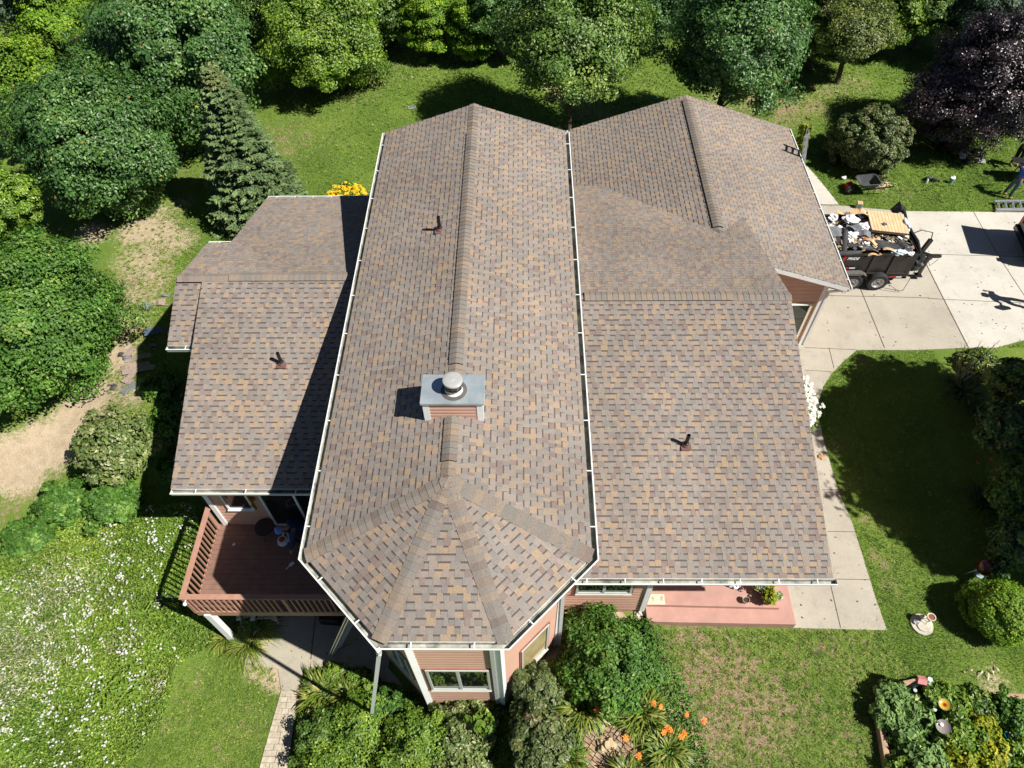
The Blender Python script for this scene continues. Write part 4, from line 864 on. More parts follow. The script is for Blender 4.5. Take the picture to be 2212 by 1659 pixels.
strap((490, 1375), .4, 260, M_STRAP, 'thin grass clump left of the deck post', name='ornamental_grass', L0=.5, w=.008)
strap((1262, 1530), .5, 420, M_STRAP, 'pale daylily clump left of the brick paving with one orange flower', L0=.7, bloom=((1288, 1535),))
strap((1385, 1545), .55, 520, M_STRAP, 'daylily clump with most orange flowers right of the dark bush', L0=.65, bloom=((1412, 1520), (1427, 1528), (1441, 1572), (1448, 1578), (1434, 1582), (1350, 1597), (1483, 1545), (1478, 1585), (1472, 1592)))
strap((1440, 1625), .5, 420, M_STRAP, 'daylily clump at the bottom right of the brick paving', L0=.6, bloom=((1380, 1634), (1520, 1560)))
strap((1225, 1640), .4, 320, M_STRAP, 'daylily clump left of the brick paving at the bottom edge', L0=.6)
strap((1360, 1680), .4, 200, M_STRAP, 'daylily clump below the brick paving', L0=.55)
strap((1215, 1490), .3, 200, M_STRAP, 'shaded daylily between the viburnum and the dark bush', L0=.5)
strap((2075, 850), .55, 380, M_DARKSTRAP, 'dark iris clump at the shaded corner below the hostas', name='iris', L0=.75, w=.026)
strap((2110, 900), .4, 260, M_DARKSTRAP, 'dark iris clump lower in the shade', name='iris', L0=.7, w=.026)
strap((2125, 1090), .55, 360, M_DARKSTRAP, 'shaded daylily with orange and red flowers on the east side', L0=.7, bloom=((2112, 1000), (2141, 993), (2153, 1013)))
for i, (u, v) in enumerate(((720, 1452), (800, 1480), (770, 1462))): shrub((u, v), 0, 24, M_BRIGHT, ('small shaded plant left of the rubble by the octagon', 'small shaded plant under the downspout', 'small shaded plant between the rubble and the patio')[i], name='plant', cat='plant', hc=.2, size=.08, ncl=18, per=40, zf=.7)
for i, (u, v, r, lb) in enumerate(((545, 1345, 22, 'green plant growing under the deck edge by the post'), (530, 1310, 20, 'green plant in the dark under the deck'), (380, 900, 60, 'tall shaded grass tuft below the west wing'), (390, 1000, 50, 'shaded foliage below the west wing eave'), (350, 830, 40, 'shaded grass near the strewn shingles'))):
    shrub((u, v), 0, r, M_GLOSS, lb, name='plant', cat='plant', hc=.25, size=.1, ncl=40, per=60, zf=.5)
# bare branches
b = G(2062, 835); o = empty('bare_shrub', b, 0, 'leafless grey branches fanning out over the hostas', 'shrub'); mb = MB()
for (u, v, h_) in ((2120, 735, 1.5), (2150, 752, 1.3), (2085, 742, 1.5), (2065, 750, 1.4), (2140, 790, 1.1), (2100, 760, 1.5), (2160, 735, 1.6)):
    e = G(u, v, h_) - b; m = e * .5 + Vector((rng.normal(0, .06), rng.normal(0, .06), .1)); mb.tube([(0, 0, 0), m, e], [.03, .018, .006], 6)
    for k in range(4): s_ = m.lerp(e, rng.random()); q = s_ + Vector(rng.normal(0, .16, 3)) + Vector((0, 0, .18)); mb.tube([s_, q], [.008, .003], 4)
mb.build('branch', plain('grey_twig', (.2, .17, .14), .9), o)

# ------------------------------------------------------------------ ground cover, meadow, grass
def inpoly(x, y, poly):
    r = np.zeros(x.shape, bool); n = len(poly); j = n - 1
    for i in range(n):
        xi, yi, xj, yj = poly[i][0], poly[i][1], poly[j][0], poly[j][1]
        r ^= ((yi > y) != (yj > y)) & (x < (xj - xi) * (y - yi) / (yj - yi + 1e-12) + xi); j = i
    return r
def in_any(x, y, polys):
    r = np.zeros(x.shape, bool)
    for p in polys: r |= inpoly(x, y, p)
    return r
MEADOW = [xy(*p) for p in ((0, 1215), (60, 1160), (140, 1130), (260, 1110), (330, 1095), (430, 1100), (440, 1180), (400, 1260), (470, 1330), (470, 1390), (385, 1440), (375, 1500), (350, 1580), (275, 1659), (200, 1760))] + [(-17, -2), (-17, 6)]
def scatter(poly, n):
    xs = [p[0] for p in poly]; ys = [p[1] for p in poly]; x = rng.uniform(min(xs), max(xs), n); y = rng.uniform(min(ys), max(ys), n); k = inpoly(x, y, poly); return x[k], y[k]
def bumpy(x, y): return .5 + .25 * np.sin(2.3 * x + 1.1 * y) + .25 * np.sin(3.1 * y - 1.7 * x + 2) * np.cos(1.3 * x)
x, y = scatter(MEADOW, 330000); hb_ = bumpy(x, y); k = rng.random(len(x)) < .35 + .65 * hb_; x, y, hb_ = x[k], y[k], hb_[k]
z = ground_np(x, y) + rng.random(len(x)) ** .7 * (.1 + .5 * hb_ ** 1.3); N = unit(np.array([0, 0, .8]) + rng.normal(size=(len(x), 3)) * .45)
V, F, li = leaves(np.stack([x, y, z], 1), N, .075, .5); o = np_mesh('ground_cover', V, F, M_COVER, np.clip(.42 + .3 * (bumpy(x * .6 + 3, y * .6) - .5) + rng.normal(0, .24, len(x)), 0, 1)[li])
tag(o, 'dense light green ground cover in the meadow left of the deck', kind='stuff')
def patchy(poly, n, cs):
    x, y = scatter(poly, n); w = np.zeros(len(x))
    for (u, v, r, a) in cs: q = G(u, v); w = np.maximum(w, a * np.exp(-((x - q.x) ** 2 + (y - q.y) ** 2) / (r * r)))
    k = rng.random(len(x)) < w; return x[k], y[k]
WF = [(90, 1320, 1.1, .5), (160, 1300, 1., .9), (250, 1150, .9, .5), (340, 1190, .6, .7), (280, 1250, .9, .8), (230, 1380, 1.2, .9), (170, 1440, 1.2, 1), (120, 1500, 1., .9), (60, 1560, 1., .9), (280, 1470, .9, 1), (330, 1430, .7, .8), (250, 1560, .8, 1), (180, 1600, .9, .8), (90, 1630, 1, .7), (300, 1580, .4, .7), (20, 1480, .7, .6), (320, 1140, .6, .6), (400, 1130, .6, .5), (410, 1200, .4, .5), (210, 1500, .8, .8), (150, 1380, .8, .8)]
x, y = patchy(MEADOW, 5200, WF); k = rng.random(len(x)) < np.clip(1.6 * bumpy(x * 2.3, y * 2.1) - .35 + rng.normal(0, .2, len(x)), 0, 1); x, y = x[k], y[k]; nb_ = 3; x = np.repeat(x, nb_) + rng.normal(0, .05, len(x) * nb_); y = np.repeat(y, nb_) + rng.normal(0, .05, len(y) * nb_)
o = flowers('meadow_flowers', np.stack([x, y, ground_np(x, y) + .34 + .18 * bumpy(x, y) + rng.normal(0, .03, len(x))], 1), .055, M_PETAL, 'hundreds of small white flowers over the meadow ground cover', None, kind='stuff')
SF = [(60, 1420, 1.1, 1), (20, 1460, 1., 1), (120, 1290, .8, .8), (190, 1270, .6, .5), (240, 1300, .5, .4), (90, 1400, .8, .8), (300, 1390, .35, .5), (360, 1490, .3, .5), (270, 1400, .3, .5), (10, 1540, .5, .7)]
x, y = patchy(MEADOW, 70000, SF); N = unit(np.array([0, 0, .6]) + rng.normal(size=(len(x), 3)) * .6); V, F, li = leaves(np.stack([x, y, ground_np(x, y) + .34 + .26 * rng.random(len(x))], 1), N, .09, .2)
tag(np_mesh('silver_foliage', V, F, M_SILVER, rng.random(len(x))[li]), 'feathery silver grey foliage between the white flowers', kind='stuff')
for i, (u, v, lb) in enumerate(((330, 1345, 'fern like sumac shoot nearest the deck'), (290, 1455, 'fern like sumac shoot in the middle of the white flowers'), (250, 1505, 'fern like sumac shoot left of its neighbour by the white flowers'), (300, 1500, 'fern like sumac shoot right of its neighbour by the lawn edge'))):
    b = G(u, v); o = empty('sumac', b, 0, lb, 'plant', 'sumac shoots in the meadow'); P = []; N_ = []
    for f in range(7):
        a = f * .9 + rng.random(); d = np.array([math.cos(a), math.sin(a), 0]); s = np.array([-d[1], d[0], 0])
        for t in np.linspace(.12, .42, 9):
            for sg in (-1, 1): P.append(d * t + s * sg * .05 + [0, 0, .55 - t * .3]); N_.append([0, 0, 1])
    leafy('foliage', np.array(P), unit(np.array(N_) + rng.normal(size=(len(P), 3)) * .15), np.clip(rng.normal(.5, .15, len(P)), 0, 1), .13, M_BRIGHT, o, .3)
    mb = MB(); mb.tube([(0, 0, 0), (0, 0, .5)], [.012, .006], 5); mb.build('stem', M_BARK, o)
# white flowering border against the east wall
pts = []; lv = []
for (u, v, r_) in ((1742, 818, .12), (1748, 835, .2), (1752, 850, .22), (1756, 868, .25), (1766, 880, .28), (1760, 890, .25), (1755, 905, .18), (1754, 915, .12)):
    q = G(u, v, .6)
    for k in range(26): a = rng.random() * 6.28; rr = r_ * rng.random() ** .5; pts.append((q.x + rr * math.cos(a) - .08, q.y + rr * math.sin(a), q.z + rng.normal(0, .05)))
    for k in range(60): a = rng.random() * 6.28; rr = (r_ + .08) * rng.random() ** .5; lv.append((q.x + rr * math.cos(a) - .1, q.y + rr * math.sin(a), q.z - .08 - rng.random() * .45))
q = G(1752, 870); o = empty('white_flower_bush', q, 0, 'white flowering bushes squeezed between the east wing and the walk', 'shrub')
flowers('flower', np.array(pts) - np.array(q), .12, M_PETAL, None, parent=o); lv = np.array(lv) - np.array(q); leafy('foliage', lv, unit(np.array([0, 0, .7]) + rng.normal(size=lv.shape) * .5), np.clip(rng.normal(.5, .2, len(lv)), 0, 1), .1, M_BRIGHT, o)

# lawn blades
M_GRASS = attr_mat('grass_blade', [(0, (.055, .12, .018)), (.35, (.11, .2, .028)), (.6, (.19, .28, .042)), (.8, (.32, .4, .075)), (.86, (.4, .34, .18)), (1, (.52, .43, .27))], .6, .25, None, trans=.25)
BEDS = [[xy(*p) for p in ((660, 1470), (640, 1600), (640, 1700), (1560, 1720), (1490, 1500), (1400, 1360), (1240, 1325), (1000, 1560), (800, 1480))],
        [xy(*p) for p in ((1890, 1480), (1905, 1659), (2300, 1659), (2230, 1500), (2050, 1470))], MEADOW]
def blades(n, x0, x1, y0, y1, hgt, wid):
    x = rng.uniform(x0, x1, n); y = rng.uniform(y0, y1, n); bad = in_any(x + rng.normal(0, .035, n), y + rng.normal(0, .035, n), PAVED + FOOT + BEDS)
    ba, dr = dens(BARE, x, y), dens(DRY, x, y); k = ~bad & (rng.random(n) > ba * 1.15) & (rng.random(n) > dr * .75) & (rng.random(n) < .5 + .5 * np.clip(bumpy(x * .9, y * .9) + rng.normal(0, .2, n), 0, 1)); x, y, dr = x[k], y[k], dr[k]; n = len(x)
    z = ground_np(x, y) - .01; a = rng.uniform(0, 6.28, n); h = hgt * rng.uniform(.5, 1.4, n); ln = rng.uniform(.3, 1.4, n) * h; P = np.stack([x, y, z], 1); d = np.stack([np.cos(a), np.sin(a), np.zeros(n)], 1); s = np.stack([-np.sin(a), np.cos(a), np.zeros(n)], 1) * (wid * rng.uniform(.6, 1.4, n))[:, None]
    m = P + d * (ln * .35)[:, None] + np.array([0, 0, 1]) * (h * .65)[:, None]; t = P + d * ln[:, None] + np.array([0, 0, 1]) * h[:, None] * .85
    V = np.stack([P - s, P + s, m + s * .8, m - s * .8, t], 1).reshape(-1, 3); b0 = np.arange(n)[:, None] * 5
    F = np.concatenate([b0 + [0, 1, 2], b0 + [0, 2, 3], b0 + [3, 2, 4]], 1).reshape(-1, 3)
    tint = np.clip(.3 + .22 * np.sin(x * 1.1 + np.sin(y * .7)) * np.cos(y * .8 + 1) + rng.normal(0, .17, n), 0, .8); dm = rng.random(n) < dr * .6 + .015; tint[dm] = rng.uniform(.84, 1, dm.sum())
    return V, F, np.repeat(tint, 3)
def tufts(nc, poly, nb_, hgt, wid, lo, hi):
    cx, cy = scatter(poly, nc); bad = in_any(cx, cy, PAVED + FOOT + BEDS) | (rng.random(len(cx)) > .25 + .75 * bumpy(cx * 2.2, cy * 2.)); cx, cy = cx[~bad], cy[~bad]; m = len(cx); n = m * nb_; idx = np.repeat(np.arange(m), nb_)
    a = rng.uniform(0, 6.28, n); sc_ = rng.uniform(.5, 1.3, m)[idx]; h = hgt * sc_ * rng.uniform(.4, 1, n); ln = hgt * sc_ * rng.uniform(.5, 1.5, n); d = np.stack([np.cos(a), np.sin(a), np.zeros(n)], 1); s_ = np.stack([-np.sin(a), np.cos(a), np.zeros(n)], 1) * wid
    P = np.stack([cx[idx], cy[idx], ground_np(cx, cy)[idx]], 1) + d * .012 * rng.random((n, 1)); mm = P + d * (ln * .5)[:, None] + np.array([0, 0, 1]) * h[:, None]; t = P + d * ln[:, None] + np.array([0, 0, 1]) * h[:, None] * .7
    V = np.stack([P - s_, P + s_, mm + s_ * .8, mm - s_ * .8, t], 1).reshape(-1, 3); b0 = np.arange(n)[:, None] * 5; F = np.concatenate([b0 + [0, 1, 2], b0 + [0, 2, 3], b0 + [3, 2, 4]], 1).reshape(-1, 3)
    tt = np.clip(rng.uniform(lo, hi, m)[idx] + rng.normal(0, .07, n), 0, 1); return V, F, np.repeat(tt, 3)
FRONT = [xy(*p) for p in ((1400, 1362), (1900, 1365), (1990, 1460), (1890, 1490), (1910, 1700), (1500, 1700), (1440, 1450))]; NORTH = [(-9, 20), (-4, 20), (-4, 25), (10, 25), (22, 23), (24, 33), (-8, 36)]; SWL = [xy(*p) for p in ((470, 1400), (600, 1450), (560, 1700), (280, 1700), (380, 1480))]; WEST = [xy(*p) for p in ((390, 430), (430, 520), (330, 800), (250, 900), (200, 900), (290, 620), (240, 520))]
parts_ = [tufts(2600, FRONT, 16, .075, .005, .3, .85), tufts(5200, NORTH, 12, .09, .009, .3, .82), tufts(1300, SWL, 14, .07, .005, .35, .8), tufts(900, WEST, 14, .08, .006, .4, .84), tufts(1500, [(8.5, 7), (13, 7), (13, 15.5), (10, 15.5), (9, 12)], 12, .07, .005, .2, .7), blades(260000, -11, 13, .2, 7, .06, .0055), blades(80000, 8, 14, 7, 16, .055, .006), blades(210000, -14, 24, 16, 30, .07, .009), blades(110000, -20, 26, 30, 42, .09, .015), blades(70000, -14, -8, 8, 22, .055, .007), blades(70000, 12, 24, 20, 30, .065, .007)]
off = 0; Vs = []; Fs = []; Ts = []
for V, F, t in parts_: Vs.append(V); Fs.append(F + off); Ts.append(t); off += len(V)
tag(np_mesh('grass', np.concatenate(Vs), np.concatenate(Fs), M_GRASS, np.concatenate(Ts)), 'short grass blades over the mown lawn', kind='stuff')
# weeds and low leaves filling the shrub beds
bx, by = scatter(BEDS[0], 60000); k = ~in_any(bx, by, PAVED + FOOT); bx, by = bx[k], by[k]
V, F, li = leaves(np.stack([bx, by, ground_np(bx, by) + .02 + rng.random(len(bx)) * .22], 1), unit(np.array([0, 0, .8]) + rng.normal(size=(len(bx), 3)) * .5), .07, .45)
tag(np_mesh('bed_foliage', V, F, M_GLOSS, np.clip(rng.normal(.5, .25, len(bx)), 0, 1)[li]), 'low leaves filling the front shrub bed', kind='stuff')

# ------------------------------------------------------------------ trailer and its load
M_TRBODY = plain('trailer_black_paint', (.017, .016, .014), .35, .1, .5, var=.3, scale=2, dirt=(.035, .032, .027))
M_TYRE = plain('tyre_rubber', (.022, .023, .025), .85, var=.2)
M_RIM = plain('silver_rim', (.5, .5, .5), .35, .6, var=.08)
M_RED = plain('red_paint', (.5, .02, .02), .4, var=.1)
M_WHT2 = plain('white_plastic', (.75, .76, .78), .5, var=.05)
M_FELT = plain('black_roofing_felt', (.045, .045, .047), .8, var=.4, scale=5)
M_SHGREY = plain('grey_shingle_back', (.16, .17, .18), .9, var=.3, scale=14)
M_CARD = plain('cardboard', (.5, .34, .2), .85, var=.08)
M_TEAL = plain('teal_print', (.03, .25, .3), .6)
M_OSB = plain('osb_board', (.55, .36, .18), .8, var=.25, scale=20)
TX0, TX1, TY0, TY1, TZ0, TZ1 = 9.95, 13.87, 18.92, 21.0, .32, 1.5
tg = gz(12.5, 19.5) + .04
tr = empty('dump_trailer', (12.2, 20, tg), 0, 'black dump trailer heaped with roof debris on the driveway', 'trailer')
class TB(MB):
    def build(s, name, mats, parent=None, **k):
        s.v = [tuple(Vector(v) - Vector((12.2, 20, tg))) for v in s.v]; return MB.build(s, name, mats, parent, **k)
mb = TB(); th = .05; xm, ym = (TX0 + TX1) / 2, (TY0 + TY1) / 2
mb.box((xm, ym, TZ0 + .04), (TX1 - TX0, TY1 - TY0, .08)); mb.box((xm, TY0 + th / 2, (TZ0 + TZ1) / 2), (TX1 - TX0, th, TZ1 - TZ0)); mb.box((xm, TY1 - th / 2, (TZ0 + TZ1) / 2), (TX1 - TX0, th, TZ1 - TZ0))
mb.box((TX1 - th / 2, ym, (TZ0 + TZ1) / 2), (th, TY1 - TY0 - 2 * th, TZ1 - TZ0)); mb.box((TX0 + th / 2, ym, (TZ0 + TZ1) / 2), (th, TY1 - TY0 - 2 * th, TZ1 - TZ0))
for x in (10.6, 12.33, 13.05): mb.box((x, TY0 - .02, (TZ0 + TZ1) / 2), (.06, .05, TZ1 - TZ0 - .06))
for y in (TY0, TY1): mb.box((xm, y, TZ1), (TX1 - TX0 + .02, .09, .06))
mb.box((TX1, ym, TZ1), (.09, TY1 - TY0, .06)); mb.box((xm, TY0 - .01, TZ0 + .28), (TX1 - TX0, .045, .05))
for x in (10.4, 11.2, 12.0, 12.8, 13.5): mb.box((x, TY0 - .05, TZ1 - .08), (.12, .06, .03)); mb.box((x - .06, TY0 - .06, TZ1 - .11), (.025, .03, .09))
body = mb.build('body', M_TRBODY, tr, bevel=.006)
def wheel(x, y, z, r, w, parent, name='wheel', rim=M_RIM, face=-1, builder=TB):
    mb = builder(); c = (x, y, z); f = face
    mb.lathe(c, [(r * .58, f * w * .5), (r * .66, f * w * .52), (r * .93, f * w * .5), (r, f * w * .34), (r, -f * w * .34), (r * .93, -f * w * .5), (r * .6, -f * w * .5)], 36, axis='y'); t_ = mb.build(name, M_TYRE, parent, smooth=True)
    mb = builder(); mb.lathe(c, [(r * .6, f * w * .5), (r * .55, f * w * .5), (r * .5, f * w * .28), (r * .3, f * w * .18), (r * .17, f * w * .24), (r * .16, f * w * .45), (.001, f * w * .46)], 28, axis='y'); rm = mb.build('rim', rim, t_, smooth=True)
    mb = builder()
    for k in range(8): an = k * math.pi / 4; mb.lathe((x + math.cos(an) * r * .38, y + f * w * .245, z + math.sin(an) * r * .38), [(r * .055, 0), (r * .055, f * .006), (.001, f * .006)], 8, axis='y')
    mb.lathe((x, y, z), [(r * .12, f * w * .4), (r * .12, f * w * .5), (.001, f * w * .5)], 12, axis='y'); mb.build('hub', M_BLACK, t_); return t_
for x in (12.82, 11.9): wheel(x, 18.83, tg + .37, .37, .24, tr)
for x in (12.82, 11.9): wheel(x, 21.12, tg + .37, .37, .24, tr, face=1)
mb = TB(); fz = tg + .84
mb.add([(11.0, y, fz) for y in (18.7, 18.9)] + [(12.08, y, fz) for y in (18.7, 18.9)] + [(12.3, y, fz - .12) for y in (18.7, 18.9)] + [(12.38, y, fz - .38) for y in (18.7, 18.9)], [(0, 2, 3, 1), (2, 4, 5, 3), (4, 6, 7, 5)])
mb.box((11.6, 18.695, fz - .04), (1.0, .01, .06)); mb.build('fender', plain('scuffed_fender', (.12, .115, .105), .5, .2, var=.25, scale=8), tr)
for i, (x, z) in enumerate(((11.62, .9), (13.45, .45))):
    for dx, m in ((-.14, M_RED), (.1, M_WHT2)): mb = TB(); mb.box((x + dx, TY0 - .056, z), (.24 if dx < 0 else .2, .006, .05)); mb.build('reflector', m, tr)
# the trailer's name
M_SIGNW = plain('white_lettering', (.7, .72, .75), .5, var=.02)
def text_obj(txt, loc, rot, size, mat, parent, name='lettering', ext=.002, shear=0., bold=.0):
    cu = bpy.data.curves.new(name, 'FONT'); cu.body = txt; cu.size = size; cu.extrude = ext; cu.shear = shear; cu.offset = bold; cu.materials.append(mat)
    t_ = bpy.data.objects.new(name, cu); COL.objects.link(t_); bpy.context.view_layer.update(); me = bpy.data.meshes.new_from_object(t_.evaluated_get(bpy.context.evaluated_depsgraph_get())); bpy.data.objects.remove(t_)
    o = bpy.data.objects.new(name, me); COL.objects.link(o); o.location = loc; o.rotation_euler = rot
    if parent: o.parent = parent
    return o
lz = TZ1 - .24
text_obj('PRIDE', Vector((11.43, TY0 - .012, lz)) - Vector((12.2, 20, tg)), (R(90), 0, 0), .15, M_SIGNW, tr, shear=.2, bold=.006, name='lettering')
text_obj('B', Vector((11.1, TY0 - .012, lz)) - Vector((12.2, 20, tg)), (R(90), 0, 0), .15, M_SIGNW, tr, shear=.2, bold=.006)
mb = TB(); mb.add([(11.23, TY0 - .012, lz + .16), (11.41, TY0 - .012, lz + .16), (11.32, TY0 - .012, lz - .08), (11.23, TY0 - .004, lz + .16), (11.41, TY0 - .004, lz + .16), (11.32, TY0 - .004, lz - .08)], [(2, 1, 0), (0, 1, 4, 3), (1, 2, 5, 4), (2, 0, 3, 5)]); mb.build('emblem', M_RED, tr)
mb = TB(); mb.bar((13.85, 19.15, .42), (15.1, 19.9, .42), .08, .12); mb.bar((13.85, 20.75, .42), (15.1, 20.0, .42), .08, .12); mb.box((15.2, 19.95, .45), (.35, .12, .1)); mb.lathe((15.4, 19.95, .45), [(.001, -.06), (.06, -.04), (.07, 0), (.05, .05), (.001, .07)], 12); mb.bar((14.6, 19.4, .05), (14.6, 19.4, 1.0), .1, .1); mb.box((14.6, 19.4, .03), (.24, .24, .03)); mb.bar((14.6, 19.95, .5), (14.72, 19.95, 1.25), .14, .12)
mb.build('tongue', M_TRBODY, tr); mb = TB(); mb.bar((14.35, 19.32, .5), (14.9, 19.7, .5), .03, .1); mb.build('stripe', M_RED, tr)
mb = TB(); mb.tube([(13.9, 20.0, 1.45), (14.2, 19.95, 1.7), (14.6, 19.9, 1.62), (14.72, 19.95, 1.25)], .018, 6); mb.tube([(14.9, 19.9, .5), (15.05, 19.7, .2), (15.3, 19.8, .42)], .012, 5); mb.build('hose', M_BLACK, tr)
mb = TB(); mb.tube([(13.95, TY0 - .1, 1.3), (13.95, TY0 - .12, .5), (13.8, TY0 - .3, .0)], .01, 5, 0); mb.tube([(13.8, TY0 - .3, .0), (13.4, TY0 - .25, .02), (12.9, TY0 - .1, .03)], .01, 5, 0); mb.build('strap', M_FELT, tr)
def crumple(name, c, r, mat, label, cat, h=.5, seed=0, n=14, group=None, parent=None, flat=.5):
    rnd = np.random.default_rng(seed); bm = bmesh.new(); bmesh.ops.create_icosphere(bm, subdivisions=3, radius=1)
    ph = rnd.uniform(0, 6, 9)
    for v in bm.verts:
        p = np.array(v.co); k = 1 + .25 * math.sin(5 * p[0] + ph[0]) * math.cos(4 * p[1] + ph[1]) + .18 * math.sin(9 * p[2] + 6 * p[0] + ph[2]) + rnd.normal(0, .05); v.co = Vector(p * k * np.array([r[0], r[1], r[2]]))
    me = bpy.data.meshes.new(name); bm.to_mesh(me); bm.free(); me.materials.append(mat); o = bpy.data.objects.new(name, me); COL.objects.link(o); o.location = c
    if label: tag(o, label, cat, group)
    return o
def sheet_scrap(name, c, sx, sy, rz, mat, label, cat, group=None, bend=.1, tilt=0, seed=0, ragged=.06, th=.008, tiltx=0):
    rnd = random.Random(seed); mb = MB(); nx, ny = 7, 5; V = []; M = Matrix.Rotation(rz, 3, 'Z') @ Matrix.Rotation(tilt, 3, 'Y') @ Matrix.Rotation(tiltx, 3, 'X')
    a, b_ = rnd.uniform(0, 6), rnd.uniform(2, 4)
    for z0 in (0, -th):
        for j in range(ny):
            for i in range(nx):
                x = (i / (nx - 1) - .5) * sx; y = (j / (ny - 1) - .5) * sy
                if z0 == 0: jit = (rnd.uniform(-1, 1) * ragged * sx if i in (0, nx - 1) else 0, rnd.uniform(-1, 1) * ragged * sy if j in (0, ny - 1) else 0); V.append(Vector((x + jit[0], y + jit[1], bend * math.sin(a + b_ * x / sx * 2) * .5)))
                else: q = V[j * nx + i]; V.append(q + Vector((0, 0, z0)))
    k = nx * ny; F = []
    for j in range(ny - 1):
        for i in range(nx - 1): q = j * nx + i; F += [(q, q + 1, q + nx + 1, q + nx), (k + q, k + q + nx, k + q + nx + 1, k + q + 1)]
    for i in range(nx - 1): F += [(i, i + k, i + 1 + k, i + 1), ((ny - 1) * nx + i, (ny - 1) * nx + i + 1, (ny - 1) * nx + i + 1 + k, (ny - 1) * nx + i + k)]
    for j in range(ny - 1): F += [(j * nx, (j + 1) * nx, (j + 1) * nx + k, j * nx + k), (j * nx + nx - 1, j * nx + nx - 1 + k, (j + 1) * nx + nx - 1 + k, (j + 1) * nx + nx - 1)]
    mb.add([M @ v for v in V], F); o = mb.build(name, mat); o.location = c
    return tag(o, label, cat, group)
def box_obj(name, c, d, rz, mat, label, cat, bevel=.005, group=None, M=None):
    mb = MB(); mb.box((0, 0, 0), d, 0, M=M); o = mb.build(name, mat, bevel=bevel); o.location = c; o.rotation_euler = (0, 0, rz); return tag(o, label, cat, group)
def zz(u, v, z): p = atz(u, v, z); return (p.x, p.y, p.z)
# bulk of the load
bm_ = MB(); Vl = []; nx, ny = 40, 24; hr = np.random.default_rng(3)
for j in range(ny):
    for i in range(nx):
        x = TX0 + .06 + (TX1 - TX0 - .12) * i / (nx - 1); y = TY0 + .06 + (TY1 - TY0 - .12) * j / (ny - 1); e = min(i, nx - 1 - i, j, ny - 1 - j) / 5.
        Vl.append((x, y, 1.28 + .14 * min(1, e) * (math.sin(2.2 * x + 1) * math.cos(2.6 * y) + 1) + hr.normal(0, .035)))
bm_.add(Vl, [(j * nx + i, j * nx + i + 1, (j + 1) * nx + i + 1, (j + 1) * nx + i) for j in range(ny - 1) for i in range(nx - 1)]); o = bm_.build('debris', plain('dark_mixed_debris', (.04, .038, .036), .9, var=.7, scale=9, dirt=(.16, .13, .1))); tag(o, 'mass of torn black felt and shingle scraps filling the trailer', kind='stuff')
# pallet
pal = empty('pallet', zz(1815, 483, 1.68), R(-4), 'slatted pine pallet lying on the debris in the trailer', 'pallet')
pal.location = zz(1915 - 0, 484, 1.7); pal.rotation_euler = (R(3), R(4), R(-5))
mb = MB()
for i in range(11): mb.box((-.6 + i * .12, 0, .1), (.108, 1.0, .02))
mb.build('slat', M_PALLET, pal); mb = MB()
for y in (-.46, 0, .46): mb.box((0, y, .045), (1.3, .05, .09))
mb.build('stringer', M_WOOD, pal)
LB = 'debris in the trailer'
for i, (u, v, z, rx, ry, rz_, m, nm, lb, ct) in enumerate((
    (1838, 473, 1.7, .26, .2, .1, M_WHT2, 'plastic_sheet', 'white plastic sheet north of the grey shingle heap in the trailer', 'plastic sheet'),
    (1872, 489, 1.72, .32, .2, .08, M_WHT2, 'plastic_sheet', 'white plastic sheet with faint red print beside the pallet', 'plastic sheet'),
    (1842, 508, 1.7, .2, .16, .09, M_WHT2, 'plastic_bag', 'crumpled white bag between shingle scraps and the pallet', 'plastic bag'),
    (1800, 470, 1.62, .16, .16, .1, M_WHT2, 'plastic_bag', 'white bag at the garage side of the trailer', 'plastic bag'),
    (1953, 485, 1.66, .16, .3, .14, plain('clear_plastic', (.5, .56, .62), .3, var=.2), 'plastic_sheet', 'bunched translucent plastic at the tongue end beyond the pallet', 'plastic sheet'),
    (1870, 528, 1.62, .14, .1, .09, M_WHT2, 'plastic_bag', 'small white bag in the dark felt', 'plastic bag'),
    (1945, 545, 1.56, .26, .1, .1, plain('pale_blue_plastic', (.5, .6, .66), .4, var=.15), 'plastic_sheet', 'pale blue plastic over the near rim of the trailer', 'plastic sheet'),
    (1968, 548, 1.54, .1, .08, .07, M_WHT2, 'plastic_bag', 'white scrap by the front corner of the trailer', 'plastic bag'))):
    crumple(nm, zz(u, v, z), (rx, ry, rz_), m, lb, ct, seed=i, group=LB)
